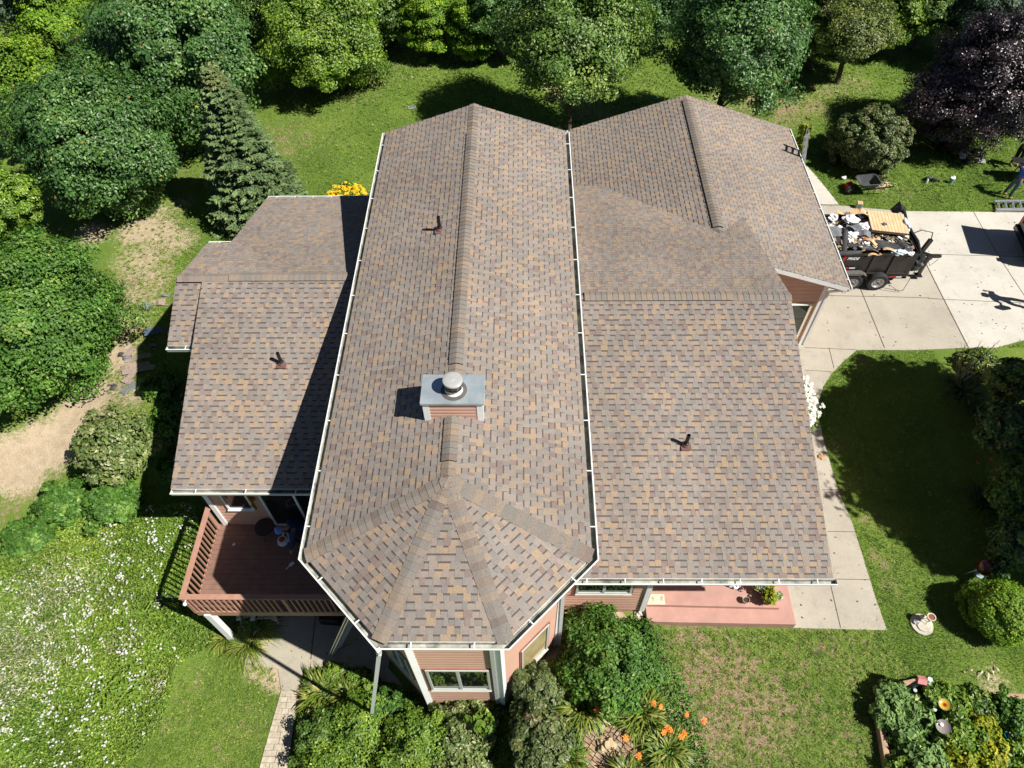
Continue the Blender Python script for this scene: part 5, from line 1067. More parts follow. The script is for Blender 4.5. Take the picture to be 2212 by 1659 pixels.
for i, (u, v, z, sx, sy, rz_, tl, m, nm, lb, ct) in enumerate((
    (1850, 492, 1.78, .42, .3, 25, 6, M_SHGREY, 'shingle_scrap', 'grey shingle scrap on top of the heap', 'shingle'),
    (1866, 503, 1.8, .5, .32, -20, -4, M_SHGREY, 'shingle_scrap', 'wide grey shingle scrap left of the pallet corner', 'shingle'),
    (1835, 492, 1.74, .3, .26, 60, 8, M_SHGREY, 'shingle_scrap', 'small grey shingle scrap on white plastic', 'shingle'),
    (1810, 500, 1.68, .55, .5, 10, 10, M_SHGREY, 'shingle_scrap', 'curved grey shingle scrap by the garage gutter', 'shingle'),
    (1806, 520, 1.6, .6, .45, -25, -12, M_FELT, 'felt_scrap', 'dark felt sheet sloping against the side', 'roofing felt'),
    (1846, 458, 1.66, .42, .2, 50, 4, M_OSB, 'board_scrap', 'jagged board piece at the far rim', 'board'),
    (1822, 460, 1.6, .5, .16, -5, 3, M_OSB, 'board_scrap', 'narrow board along the far rim by the garage', 'board'),
    (1832, 462, 1.72, .24, .16, 30, 10, M_SHGREY, 'shingle_scrap', 'bluish shingle scrap over the jagged board', 'shingle'),
    (1882, 520, 1.72, .55, .14, -38, 12, M_OSB, 'board_scrap', 'splintered board below the pallet', 'board'),
    (1872, 512, 1.74, .3, .22, 15, -8, plain('rusty_board', (.4, .2, .1), .8, var=.3), 'board_scrap', 'rust brown board beside the pallet corner', 'board'),
    (1918, 530, 1.6, .75, .42, -8, 0, M_FELT, 'felt_scrap', 'large flat felt sheet in front of the pallet', 'roofing felt'),
    (1930, 541, 1.6, .7, .12, -14, 5, M_OSB, 'board_scrap', 'pale splintered board near the near rim', 'board'),
    (1890, 549, 1.56, .5, .09, 8, 0, M_OSB, 'board_scrap', 'thin board strip on the near rim', 'board'),
    (1950, 528, 1.62, .3, .3, 40, -14, M_FELT, 'felt_scrap', 'curled felt piece at the front of the trailer', 'roofing felt'),
    (1962, 538, 1.6, .26, .24, 80, 16, M_FELT, 'felt_scrap', 'curled felt piece nearest the front corner', 'roofing felt'),
    (1796, 535, 1.58, .3, .3, 0, -30, M_CARD, 'cardboard_scrap', 'brown cardboard half hidden by the garage gutter', 'cardboard'),
    (1912, 483, 1.86, .16, .12, 35, 10, M_SHGREY, 'shingle_scrap', 'small grey scrap lying on the pallet', 'shingle'),
    (1870, 460, 1.64, .5, .3, -8, 5, M_PALLET, 'board_scrap', 'pine boards sloping behind the pallet', 'board'))):
    sheet_scrap(nm, zz(u, v, z), sx, sy, R(rz_), m, lb, ct, LB, .08, R(tl), seed=i)
# many small anonymous scraps
sc = MB(); rs = random.Random(5)
for k in range(900):
    x, y = rs.uniform(TX0 + .2, TX1 - .15), rs.uniform(TY0 + .15, TY1 - .15); s_ = rs.uniform(.04, .22); M = Matrix.Rotation(rs.uniform(0, 6), 3, 'Z') @ Matrix.Rotation(rs.uniform(-.6, .6), 3, 'X')
    sc.box((x, y, 1.42 + .12 * (math.sin(2.2 * x + 1) * math.cos(2.6 * y) + 1) + rs.uniform(-.02, .08)), (s_, s_ * rs.uniform(.3, .9), .012), 0, 0, rs.choice((0, 0, .3, .3, .3, .5, .5, .7, .7, .9, .9)), M=M)
tag(sc.build('debris_scraps', attr_mat('mixed_scrap', [(0, (.03, .03, .032)), (.3, (.1, .11, .12)), (.5, (.2, .15, .11)), (.7, (.45, .32, .18)), (.9, (.7, .7, .7))], .8, .3, None)), 'small mixed scraps strewn over the load', kind='stuff')
for i, (a, b, r_, lb) in enumerate((((1826, 500, 1.7), (1822, 548, 1.55), .11, 'upright dark roll of felt at the near side of the load'), ((1830, 530, 1.62), (1885, 538, 1.6), .1, 'long black felt roll lying across the load'), ((1806, 548, 1.6), (1860, 545, 1.58), .08, 'black felt roll by the trailer lettering'))):
    mb = MB(); pa, pb = Vector(zz(*a)), Vector(zz(*b)); c_ = (pa + pb) / 2; mb.tube([pa - c_, (pb - pa) * .1, pb - c_], [r_, r_ * 1.1, r_ * .8], 14); o = mb.build('felt_roll', M_FELT, smooth=True); o.location = c_; tag(o, lb, 'roofing felt', LB)
# tarp gathered at the front rim
mb = MB(); c_ = Vector((TX1, ym, TZ1)); pts = [(TX1 + .02, TY1 + .1, 1.7), (TX1 + .04, 20.6, 1.6), (TX1 + .05, 20.0, 1.56), (TX1 + .08, 19.5, 1.58), (TX1 + .03, 18.95, 1.52)]
mb.tube([Vector(p) - c_ for p in pts], [.09, .045, .05, .06, .04], 10); mb.tube([Vector(p) - c_ for p in ((TX1 - .3, TY1 + .12, 1.55), (TX1 - .1, TY1 + .14, 1.78), (TX1 + .05, TY1 + .1, 1.66))], [.13, .2, .12], 10)
o = mb.build('tarp', plain('black_tarp', (.02, .021, .022), .45, var=.3, scale=7), smooth=True); o.location = c_; tag(o, 'black tarp gathered along the front rim of the trailer', 'tarp')
crumple('tarp_bundle', (14.15, 19.35, .75), (.32, .3, .3), MATS['black_tarp'], 'black tarp bundle hanging at the trailer front', 'tarp', seed=31)
# box on the driveway
bx_ = empty('cardboard_box', (*G(1853, 450)[:2], gz(12.8, 22.9) + .04), R(-12), 'small cardboard box with teal print behind the trailer', 'box'); bx_.scale = (.68,) * 3
mb = MB(); mb.box((0, 0, .19), (.3, .3, .38)); mb.build('carton', M_CARD, bx_, bevel=.004); mb = MB(); mb.box((0, -.152, .2), (.2, .004, .22)); mb.build('print', M_TEAL, bx_)

# ------------------------------------------------------------------ wheelbarrows and things on the east grass
def wheelbarrow(loc, rz, tray, label):
    o = empty('wheelbarrow', loc, rz, label, 'wheelbarrow'); mb = MB()      # wheel at -x, handles at +x
    T = [(-.42, -.22), (-.3, -.33), (.38, -.35), (.46, -.27), (.46, .27), (.38, .35), (-.3, .33), (-.42, .22)]; B = [(x * .52 + .08, y * .62) for x, y in T]; n = 8
    Vt = [(x, y, .66) for x, y in T]; Vb = [(x, y, .36) for x, y in B]; Vti = [(x * .95, y * .95, .665) for x, y in T]; Vbi = [(x * .93, y * .93, .375) for x, y in B]
    Vr = [(x * 1.05, y * 1.05, .655) for x, y in T]
    mb.add(Vt + Vb + Vti + Vbi + Vr, [(i, n + i, n + (i + 1) % n, (i + 1) % n) for i in range(n)] + [tuple(range(n, 2 * n))] + [(2 * n + i, 2 * n + (i + 1) % n, 3 * n + (i + 1) % n, 3 * n + i) for i in range(n)] + [tuple(range(3 * n, 4 * n))] + [(4 * n + i, 4 * n + (i + 1) % n, 2 * n + (i + 1) % n, 2 * n + i) for i in range(n)])
    mb.build('tray', tray, o)
    for s in (-1, 1): mb = MB(); mb.bar((-.62, s * .1, .2), (1.02, s * .3, .46), .04, .04); mb.build('handle', M_DARKM, o)
    for s in (-1, 1): mb = MB(); mb.tube([(.3, s * .2, .36), (.36, s * .24, .02), (.12, s * .22, .02), (.1, s * .18, .34)], .014, 6); mb.build('leg', M_DARKM, o)
    def wb(): return MB()
    mb = MB(); mb.lathe((-.6, 0, .2), [(.1, -.05), (.18, -.05), (.2, 0), (.18, .05), (.1, .05), (.1, -.05)], 22, axis='y'); w_ = mb.build('wheel', M_TYRE, o, smooth=True)
    mb = MB(); mb.lathe((-.6, 0, .2), [(.1, -.03), (.02, -.05), (.001, -.05)], 16, axis='y'); mb.lathe((-.6, 0, .2), [(.1, .03), (.02, .05), (.001, .05)], 16, axis='y'); mb.build('rim', M_RIM, w_); return o
p = G(1862, 417); M_TRAY = plain('dark_grey_tray', (.06, .065, .07), .5, var=.2, scale=4)
wheelbarrow((p.x, p.y, p.z), R(6), M_TRAY, 'dark grey wheelbarrow standing on the grass with empty tray'); p2 = G(1843, 408)
mb = MB(); mb.box((0, 0, 0), (.16, .004, .03)); o = mb.build('maker_badge', M_WHT2); o.parent = bpy.data.objects['wheelbarrow']; o.location = (.05, -.262, .5); o.rotation_euler = (R(-15), 0, 0)
gc = empty('fuel_can', (p.x - .52, p.y + .26, p.z), R(20), 'red plastic fuel can standing behind the wheelbarrow', 'fuel can'); mb = MB(); mb.box((0, 0, .15), (.28, .2, .3)); mb.build('shell', M_RED, gc, bevel=.03); mb = MB(); mb.tube([(-.08, 0, .3), (-.06, 0, .37), (.06, 0, .37), (.08, 0, .3)], .015, 6); mb.build('handle', M_RED, gc)
ch = MB(); rs = random.Random(2); c_ = G(1905, 400)
for k in range(60): ch.box((rs.gauss(0, .22), rs.gauss(0, .14), .03 + rs.random() * .03), (rs.uniform(.05, .22), rs.uniform(.01, .03), .008), rs.uniform(0, 3), 0, rs.random())
o = ch.build('wood_scraps', attr_mat('pale_wood_chip', [(0, (.5, .36, .22)), (1, (.7, .58, .42))], .8, .2, None)); o.location = c_; tag(o, 'scattered pale wood scraps beside the wheelbarrow handles', kind='stuff')
def bucket(uv, r, h, mat, label, lid=None, name='bucket', loc=None):
    r *= .68; h *= .75
    p = loc or G(*uv); o = empty(name, p, 0, label, 'bucket'); mb = MB(); mb.lathe((0, 0, 0), [(.001, 0), (r * .82, 0), (r, h), (r * 1.05, h), (r * 1.05, h - .02), (r * .93, h - .015), (r * .78, .03), (.001, .03)], 20); mb.build('shell', mat, o, smooth=True)
    mb = MB(); mb.tube([(r * math.cos(a), .02 + r * math.sin(a) * .6, h + .05 * abs(math.sin(a))) for a in np.linspace(0, math.pi, 9)], .006, 5); mb.build('handle', M_ALU, o)
    if lid: mb = MB(); mb.lathe((0, 0, h - .02), [(.001, .03), (r * .6, .03), (r * 1.06, .02), (r * 1.06, 0)], 20); mb.build('lid', lid, o)
    return o
bucket((1821, 388), .13, .16, plain('red_white_tub', (.5, .4, .42), .5), 'small red and white tub on the grass by the walk', lid=M_WHT2)
bucket((2053, 395), .13, .34, plain('blue_white_jug', (.2, .33, .45), .5), 'blue water jug with white lid on the sunny grass', lid=M_WHT2, name='water_jug')
bucket((2087, 353), .19, .38, plain('navy_bucket', (.02, .03, .05), .5), 'dark open bucket in front of the white cooler')
cl = empty('cooler', G(2083, 340), R(-8), 'white plastic cooler crate beside the dark bucket', 'cooler'); cl.scale = (.82,) * 3; mb = MB()
mb.box((0, 0, .03), (.5, .34, .06)); 
for d_ in ((0, -.17, .5, .03), (0, .17, .5, .03)): mb.box((d_[0], d_[1], .17), (d_[2], d_[3], .3))
for x in (-.24, .24): mb.box((x, 0, .17), (.03, .34, .3))
mb.build('shell', M_WHT2, cl, bevel=.008); mb = MB(); mb.box((.02, .0, .2), (.36, .2, .1), R(15)); mb.build('contents', M_DARKM, cl)
def case(uv, d, rz, mat, label):
    o = empty('tool_case', G(*uv), rz, label, 'case'); mb = MB(); mb.box((0, 0, d[2] / 2), d); mb.build('shell', mat, o, bevel=.012); mb = MB(); mb.box((0, -d[1] / 2 - .01, d[2] / 2), (.12, .03, .03)); mb.build('handle', M_DARKM, o); mb = MB()
    for i in range(5): mb.box((-d[0] * .36 + i * d[0] * .18, 0, d[2] + .002), (.02, d[1] * .8, .01))
    mb.build('rib', mat, o); return o
case((2117, 350), (.36, .28, .08), R(-10), plain('grey_green_case', (.3, .33, .29), .5), 'grey green tool case lying flat on the grass')
# tool belt heap and small tools
hp_ = empty('tool_belt', G(2010, 392), 0, 'black tool belt with pouches dropped on the sunny grass', 'tool belt')
mb = MB(); mb.tube([(-.28, .08, .05), (-.1, .16, .07), (.12, .1, .05), (.3, 0, .05), (.36, -.06, .03)], .035, 6); mb.build('belt', M_BLACK, hp_, smooth=True)
for (x, y, a) in ((-.15, .06, .4), (.1, -.02, -.3)): mb = MB(); mb.box((x, y, .1), (.18, .12, .18), a); mb.build('pouch', M_FELT, hp_, bevel=.02)
mb = MB(); mb.lathe((-.22, -.1, 0), [(.001, 0), (.05, 0), (.05, .16), (.02, .2), (.001, .2)], 12); o = mb.build('spray_can', plain('pale_blue_can', (.5, .62, .72), .4), smooth=True); o.location = G(2010, 392); tag(o, 'pale blue spray can beside the tool belt', 'can')
def stick(name, a, b, r_, mat, label, cat, h=(.03, .03), head=None):
    pa, pb = G(*a, h[0]), G(*b, h[1]); c_ = (pa + pb) / 2; mb = MB(); mb.tube([pa - c_, pb - c_], r_, 6); o = mb.build(name, mat); o.location = c_; tag(o, label, cat)
    return o
stick('pry_bar', (2022, 428), (2038, 438), .012, M_DARKM, 'thin metal bar lying on the grass near the driveway', 'tool')
for i, (a, b, m, lb) in enumerate((((1990, 306), (2020, 322), plain('yellow_handle', (.5, .42, .05), .5), 'yellow handled shovel lying in the maple shade'), ((1994, 300), (2024, 316), M_WOOD, 'wooden handled rake next to the yellow shovel'), ((1996, 292), (2030, 312), M_WOOD, 'wooden handled broom behind the rake'), ((2005, 286), (2036, 306), M_DARKM, 'dark handled tool at the back of the tool heap'), ((1988, 296), (2012, 312), plain('green_handle', (.05, .3, .08), .5), 'green handled fork at the front of the tool heap'))):
    o = stick('long_tool', a, b, .018, m, lb, 'tool', (.06, .12)); mb = MB(); p = G(*b, .1) - Vector(o.location); mb.box((p.x + .08, p.y - .04, p.z), (.2, .24, .03), R(-30)); mb.build('tool_head', M_DARKM, o)
crumple('plastic_bag', G(2042, 302, .15), (.22, .14, .14), plain('grey_blue_bag', (.25, .33, .37), .5), 'grey blue bag beside the tool heap under the purple maple', 'bag', seed=50)
crumple('work_bag', G(2050, 312, .12), (.2, .15, .12), plain('dull_red_bag', (.22, .03, .03), .7), 'dull red bag in front of the grey blue one', 'bag', seed=51)
crumple('rag', G(2066, 330, .06), (.14, .1, .06), plain('tan_cloth', (.3, .22, .14), .8), 'tan cloth between the red bag and the white cooler', 'cloth', seed=52)
mb = MB()
for (u, v) in ((1290, 372), (2040, 408), (1876, 366)): pass
def ladder(a, b, width_dir, w, label, n=10, name='ladder', rail=.08, double=0):
    """rails a->b, second rail offset by width_dir*w"""
    a, b = Vector(a), Vector(b); wd = Vector(width_dir).normalized() * w; o = empty(name, a, 0, label, 'ladder'); d = b - a; nrm = d.cross(wd).normalized()
    for k in range(1 + double):
        for s in (0, 1): mb = MB(); mb.bar(wd * s + nrm * k * .07, wd * s + d + nrm * k * .07, .028, rail, 0, up=wd); mb.build('rail', M_ALU, o)
        for i in range(n): mb = MB(); t = (i + .5) / n; mb.bar(d * t + nrm * k * .07, d * t + wd + nrm * k * .07, .035, .035, up=d); mb.build('rung', M_ALU, o)
    return o
gz1 = gz(10.9, 22.9) + .03
ladder((10.95, 22.85, gz1), (9.98, 22.28, 3.95), (.45, 1, 0), .42, 'aluminium extension ladder leaning on the garage gutter', n=13, double=1)
la = G(2148, 452, .1); ladder((la.x, la.y - .08, la.z), (la.x + 3.5, la.y - .02, la.z), (.25, 1, .02), .5, 'aluminium ladders stacked on the grass edge by the driveway', n=12, double=1, rail=.09)
lf = atz(716, 1418, -1.66); lt = atz(768, 1308, 3.4); ladder(lf, lt, (.5, .6, 0), .38, 'aluminium extension ladder standing on the patio against the octagon', n=16, double=1, rail=.08)
mb = MB(); mb.tube([Vector(atz(*q)) - Vector(lf) for q in ((765, 1340, 1.5), (768, 1365, .6), (755, 1392, -.6), (727, 1404, -1.4))], .01, 5); o = mb.build('rope', M_BLACK); o.location = lf; tag(o, 'black rope hanging from the patio ladder', 'rope')

# ------------------------------------------------------------------ people
M_SKIN = plain('skin', (.36, .2, .13), .6, var=.05); M_HAIR = plain('dark_hair', (.015, .012, .01), .7)
M_BLUE_T = plain('royal_blue_cotton', (.02, .14, .62), .8, var=.1, scale=9); M_RED_T = plain('red_cotton', (.62, .012, .03), .8, var=.1); M_JEAN = plain('faded_jeans', (.07, .12, .15), .85, var=.3, scale=8); M_NAVY = plain('navy_cotton', (.012, .03, .09), .85, var=.2); M_BOOT = plain('tan_boot', (.28, .13, .08), .7); M_DKCL = plain('black_cotton', (.015, .015, .02), .85)
def skin_mesh(name, chains, mat, parent, sub=1):
    """chains: list of [(x,y,z,r), ...]; equal first points weld on to an existing vertex"""
    vs = []; es = []; rs_ = []
    def vid(p):
        for i, q in enumerate(vs):
            if (Vector(q) - Vector(p[:3])).length < 1e-4: return i
        vs.append(tuple(p[:3])); rs_.append(p[3]); return len(vs) - 1
    for ch_ in chains:
        ids = [vid(p) for p in ch_]
        for a, b in zip(ids[:-1], ids[1:]): es.append((a, b))
    me = bpy.data.meshes.new(name); me.from_pydata(vs, es, []); me.materials.append(mat); o = bpy.data.objects.new(name, me); COL.objects.link(o); o.parent = parent
    sk = o.modifiers.new('skin', 'SKIN'); sk.use_smooth_shade = True; sk.branch_smoothing = .4
    lay = me.skin_vertices[0] if len(me.skin_vertices) else None
    if lay is None:
        bm = bmesh.new(); bm.from_mesh(me); L_ = bm.verts.layers.skin.verify()
        for i, v in enumerate(bm.verts): v[L_].radius = (rs_[i], rs_[i]); v[L_].use_root = (i == 0)
        bm.to_mesh(me); bm.free()
    else:
        for i, r_ in enumerate(rs_): lay.data[i].radius = (r_, r_); lay.data[i].use_root = (i == 0)
    s2 = o.modifiers.new('sub', 'SUBSURF'); s2.levels = sub; s2.render_levels = sub
    return o
def person(loc, J_, label, shirt, trousers, shoes=M_BOOT, hat=None, rz=0, sleeve=.55, hair=True, brim=None):
    o = empty('person', loc, rz, label, 'person'); V3 = lambda k: Vector(J_[k])
    pel, chest, neck, head = V3('pelvis'), V3('chest'), V3('neck'), V3('head'); sh = {s: V3('sh' + s) for s in 'LR'}; el = {s: V3('el' + s) for s in 'LR'}; wr = {s: V3('wr' + s) for s in 'LR'}; hp = {s: V3('hip' + s) for s in 'LR'}; kn = {s: V3('kn' + s) for s in 'LR'}; an = {s: V3('an' + s) for s in 'LR'}
    P4 = lambda v, r_: (v.x, v.y, v.z, r_)
    ch_ = [[P4(pel, .1), P4(pel.lerp(chest, .5), .09), P4(chest, .11), P4(neck, .055), P4(neck.lerp(head, .45), .075), P4(head, .098), P4(head + (head - neck).normalized() * .09, .07)]]
    for s in 'LR':
        d = (wr[s] - el[s]).normalized(); palm = wr[s] + d * .08; side = d.cross(Vector((0, 0, 1))).normalized() if abs(d.z) < .9 else Vector((1, 0, 0)); dn = d.cross(side)
        ch_.append([P4(chest, .11), P4(sh[s], .05), P4(el[s], .042), P4(wr[s], .028), P4(palm, .036)])
        for k, (off_, ln) in enumerate(((-.03, .07), (-.01, .082), (.01, .076), (.03, .06))): q = palm + side * off_ + d * .035; ch_.append([P4(palm, .036), P4(q, .011), P4(q + d * ln * .5 + dn * .01, .009), P4(q + d * ln * .8 + dn * .035, .008)])
        q = palm - side * .035 - d * .02; ch_.append([P4(palm, .036), P4(q, .013), P4(q - side * .02 + d * .04, .01)])
        ch_.append([P4(pel, .1), P4(hp[s], .085), P4(kn[s], .058), P4(an[s], .04)])
    skin_mesh('body', ch_, M_SKIN, o)
    c2 = [[P4(pel.lerp(chest, .08), .145), P4(pel.lerp(chest, .5), .138), P4(chest, .175), P4(chest.lerp(neck, .6), .09)]]
    for s in 'LR': c2.append([P4(chest, .175), P4(chest.lerp(sh[s], .55), .13), P4(sh[s], .1), P4(sh[s].lerp(el[s], sleeve), .068)] + ([P4(wr[s], .045)] if sleeve > .9 else []))
    skin_mesh('shirt', c2, shirt, o)
    c3 = [[P4(pel, .15)]]; c3 = [[P4(pel + (chest - pel).normalized() * .03, .14), P4(pel, .15)]]
    for s in 'LR': c3.append([P4(pel, .15), P4(hp[s], .108), P4(kn[s], .076), P4(an[s] + (kn[s] - an[s]).normalized() * .02, .062)])
    skin_mesh('trousers', c3, trousers, o)
    for s in 'LR':
        f = Vector(J_.get('toe' + s, an[s] + Vector((.16, 0, -.05)))); skin_mesh('shoe', [[P4(an[s] + Vector((0, 0, -.02)), .05), P4(an[s].lerp(f, .5) + Vector((0, 0, -.015)), .048), P4(f, .036)]], shoes, o)
    up_ = (head - neck).normalized(); fw_ = Vector(J_.get('face', (1, 0, 0))).normalized(); rt_ = fw_.cross(up_).normalized()
    M = Matrix((rt_, fw_ - up_ * fw_.dot(up_), up_)).transposed()
    mb = MB(); mb.lathe(head + up_ * .03, [(.112, -.03), (.118, .02), (.1, .075), (.06, .105), (.001, .115)], 16, M=M); mb.build('hair' if not hat else 'cap', hat or M_HAIR, o, smooth=True)
    if hat: mb = MB(); c_ = head + up_ * .01 + fw_ * .13; mb.add([c_ - rt_ * .075 - fw_ * .03, c_ + rt_ * .075 - fw_ * .03, c_ + rt_ * .055 + fw_ * .06, c_ - rt_ * .055 + fw_ * .06] + [c_ - rt_ * .075 - fw_ * .03 + up_ * .012, c_ + rt_ * .075 - fw_ * .03 + up_ * .012, c_ + rt_ * .055 + fw_ * .06 + up_ * .006, c_ - rt_ * .055 + fw_ * .06 + up_ * .006], [(3, 2, 1, 0), (4, 5, 6, 7), (0, 1, 5, 4), (1, 2, 6, 5), (2, 3, 7, 6), (3, 0, 4, 7)]); mb.build('cap_brim', brim or hat, o)
    mb = MB()
    for s_ in (-1, 1): mb.lathe(head + fw_ * .092 + rt_ * s_ * .035 + up_ * .01, [(.001, -.008), (.009, 0), (.001, .008)], 8)
    mb.build('eyes', M_HAIR, o); mb = MB(); mb.tube([head + fw_ * .095 + up_ * .015, head + fw_ * .118 - up_ * .02, head + fw_ * .098 - up_ * .028], [.008, .014, .008], 6); mb.build('nose', M_SKIN, o)
    mb = MB()
    for s_ in (-1, 1): mb.lathe(head + rt_ * s_ * .1 - up_ * .005, [(.001, -.03), (.016, -.015), (.018, .015), (.001, .03)], 8)
    mb.build('ears', M_SKIN, o); return o
# worker in blue leaning over the table
p = G(2176, 429)
person(p, dict(pelvis=(.0, .02, .94), chest=(.07, .1, 1.26), neck=(.18, .14, 1.42), head=(.28, .16, 1.5), shL=(-.02, .26, 1.35), shR=(.16, -.08, 1.34), elL=(-.02, .48, 1.12), elR=(.34, -.14, 1.1), wrL=(.2, .5, 1.0), wrR=(.5, .03, 1.0), hipL=(-.04, .13, .9), hipR=(.04, -.08, .9), knL=(-.04, .2, .5), knR=(.02, -.03, .5), anL=(-.08, .25, .09), anR=(.02, -.02, .09), face=(.8, .1, -.5)), 'worker in royal blue T-shirt and faded jeans bending over the work table', M_BLUE_T, M_JEAN)
p = G(2232, 380); 
person(atz(2215, 318, .9) - Vector((.02, .05, .9 - gz(21, 26))), dict(pelvis=(.0, .1, .92), chest=(.1, -.1, 1.2), neck=(.14, -.26, 1.24), head=(.18, -.38, 1.26), shL=(.28, -.14, 1.22), shR=(-.1, -.14, 1.22), elL=(.34, -.3, .98), elR=(-.12, -.3, .98), wrL=(.26, -.42, .86), wrR=(-.02, -.42, .84), hipL=(.1, .1, .88), hipR=(-.1, .1, .88), knL=(.12, .02, .5), knR=(-.12, .02, .5), anL=(.12, .12, .09), anR=(-.12, .12, .09), toeL=(.12, -.06, .04), toeR=(-.12, -.06, .04), face=(0, -.4, -.9)), 'worker in red T-shirt stooping at the right picture edge', M_RED_T, M_DKCL)
# walker on the driveway whose shadow falls into view
p = G(2214, 660, .04)
person(p + Vector((.1, -.02, .0)), dict(pelvis=(.05, 0, .93), chest=(.03, 0, 1.3), neck=(.0, 0, 1.48), head=(-.03, 0, 1.6), shL=(.02, -.19, 1.4), shR=(.02, .19, 1.4), elL=(-.02, -.26, 1.14), elR=(-.04, .3, 1.16), wrL=(-.2, -.3, .98), wrR=(-.2, .34, 1.2), hipL=(.05, -.1, .9), hipR=(.05, .1, .9), knL=(-.1, -.1, .5), knR=(.2, .1, .5), anL=(-.05, -.1, .09), anR=(.38, .1, .12), toeL=(-.22, -.1, .04), toeR=(.2, .1, .06), face=(-1, 0, -.2)), 'walker on the pale driveway seen mostly by a long shadow', M_DKCL, M_JEAN, hat=M_DKCL)
box_obj('carried_box', p + Vector((-.22, -.36, .78)), (.34, .12, .3), R(10), M_CARD, 'box in the hand of the driveway walker', 'box')
# worker crouching on the deck with the blower
p = Vector((-6.15, 8.45, DZ)); person(p, dict(pelvis=(.3, .25, .5), chest=(.02, .08, .82), neck=(-.13, -.02, .95), head=(-.24, -.1, 1.0), shL=(.08, -.14, .88), shR=(-.1, .26, .88), elL=(.05, -.34, .66), elR=(-.12, .1, .6), wrL=(-.02, -.42, .46), wrR=(-.04, -.26, .42), hipL=(.32, .12, .48), hipR=(.24, .38, .48), knL=(.0, .1, .42), knR=(-.1, .45, .42), anL=(.28, .05, .08), anR=(.2, .45, .08), toeL=(.1, .02, .04), toeR=(.02, .43, .04), face=(-.7, -.5, -.6)), 'worker in dark blue clothes and a blue cap crouching on the deck', M_NAVY, M_DKCL, shoes=M_DKCL, hat=plain('blue_cap', (.12, .25, .62), .7, var=.1), brim=M_NAVY, sleeve=1.)
bl = empty('leaf_blower', atz(613, 1172, DZ + .05), R(-8), 'white and orange leaf blower held by the crouching worker', 'leaf blower'); mb = MB(); mb.lathe((0, 0, .02), [(.001, 0), (.13, 0), (.15, .06), (.13, .16), (.001, .18)], 20); mb.box((.18, .07, .1), (.22, .09, .1)); mb.build('housing', M_WHT2, bl, bevel=.006)
mb = MB(); mb.lathe((0, 0, .2), [(.001, 0), (.075, .0), (.08, .012), (.001, .02)], 18); mb.build('intake', plain('orange_red_plastic', (.55, .08, .03), .5), bl); mb = MB(); mb.tube([(.28, .07, .1), (.8, .0, .07), (.95, -.02, .07)], [.04, .035, .045], 10); mb.build('tube', M_BLACK, bl); mb = MB(); mb.tube([(-.02, .1, .18), (.02, .16, .3), (.14, .15, .28), (.16, .1, .16)], .02, 6); mb.build('handle', M_WHT2, bl)
# bistro table on the deck
tb = empty('bistro_table', (atz(571, 1138, DZ + .45).x, atz(571, 1138, DZ + .45).y, DZ), 0, 'small round black metal table on the deck by the wall', 'table'); mb = MB(); zt = .45; mb.lathe((0, 0, zt), [(.24, 0), (.255, -.012), (.27, 0), (.255, .012), (.24, 0)], 28)
mb.build('rim', M_BLACK, tb); mb = MB(); mb.lathe((0, 0, zt), [(.001, 0), (.245, 0), (.245, .004), (.001, .004)], 28); mb.build('table_top', plain('smoked_mesh', (.05, .035, .03), .4), tb)
for k in range(3): an_ = k * 2.094 + .3; mb = MB(); mb.tube([(.2 * math.cos(an_), .2 * math.sin(an_), zt - .01), (.06 * math.cos(an_), .06 * math.sin(an_), zt * .5), (.26 * math.cos(an_), .26 * math.sin(an_), .01)], .01, 6); mb.build('leg', M_BLACK, tb)
def scraper(uv, rz, label):
    o = empty('trowel', atz(*uv, DZ + .02), rz, label, 'tool'); mb = MB(); mb.box((.06, 0, 0), (.14, .09, .012)); mb.build('blade', M_WHT2, o); mb = MB(); mb.bar((0, 0, 0), (-.14, 0, 0), .016, .016); mb.build('handle', M_WHT2, o)
scraper((626, 1222), R(50), 'pale scraper with thin handle on the deck boards'); box_obj('paper_scrap', atz(505, 1176, DZ + .01), (.08, .06, .02), R(40), M_WHT2, 'small white scrap on the deck', 'scrap')
lt_ = empty('rail_lamp', Vector((-8.46, 6.44, DZ + .72)), 0, 'small white lamp on the outside of the deck corner', 'lamp'); mb = MB(); mb.lathe((0, 0, 0), [(.001, 0), (.04, .0), (.05, .06), (.02, .1), (.001, .1)], 12); mb.build('shade', M_WHT2, lt_); mb = MB(); mb.bar((0, 0, .06), (.02, .1, .1), .02, .02); mb.build('bracket', M_WHT2, lt_)
# patio things
def slat_chair(loc, rz, label):
    o = empty('adirondack_chair', loc, rz, label, 'chair', 'pale slatted chairs under the deck'); m = plain('pale_resin', (.45, .46, .36), .6); mb = MB()
    for i in range(5): mb.box((-.2 + i * .1, 0, .36), (.09, .5, .02), 0, M=Matrix.Rotation(R(-10), 3, 'X'))
    mb.build('seat', m, o); mb = MB()
    for i in range(5): mb.box((-.2 + i * .1, .34, .68), (.09, .02, .7), 0, M=Matrix.Rotation(R(-20), 3, 'X'))
    mb.build('backrest', m, o)
    for x in (-.3, .3): mb = MB(); mb.box((x, -.02, .58), (.12, .66, .025)); mb.build('armrest', m, o)
    for x in (-.29, .29):
        for y in (-.24, .24): mb = MB(); mb.box((x, y, .28), (.05, .08, .56)); mb.build('leg', m, o)
    return o
slat_chair(tuple(atz(552, 1325, -1.67)), R(12), 'pale slatted chair under the deck beside the deck post plants'); slat_chair(tuple(atz(585, 1329, -1.67)), R(2), 'pale slatted chair under the deck nearer the octagon')
box_obj('dark_bin', Vector(atz(716, 1328, -1.45)), (.6, .5, .4), R(-4), M_BLACK, 'black storage bin under the deck beside the ladder', 'bin', bevel=.04)
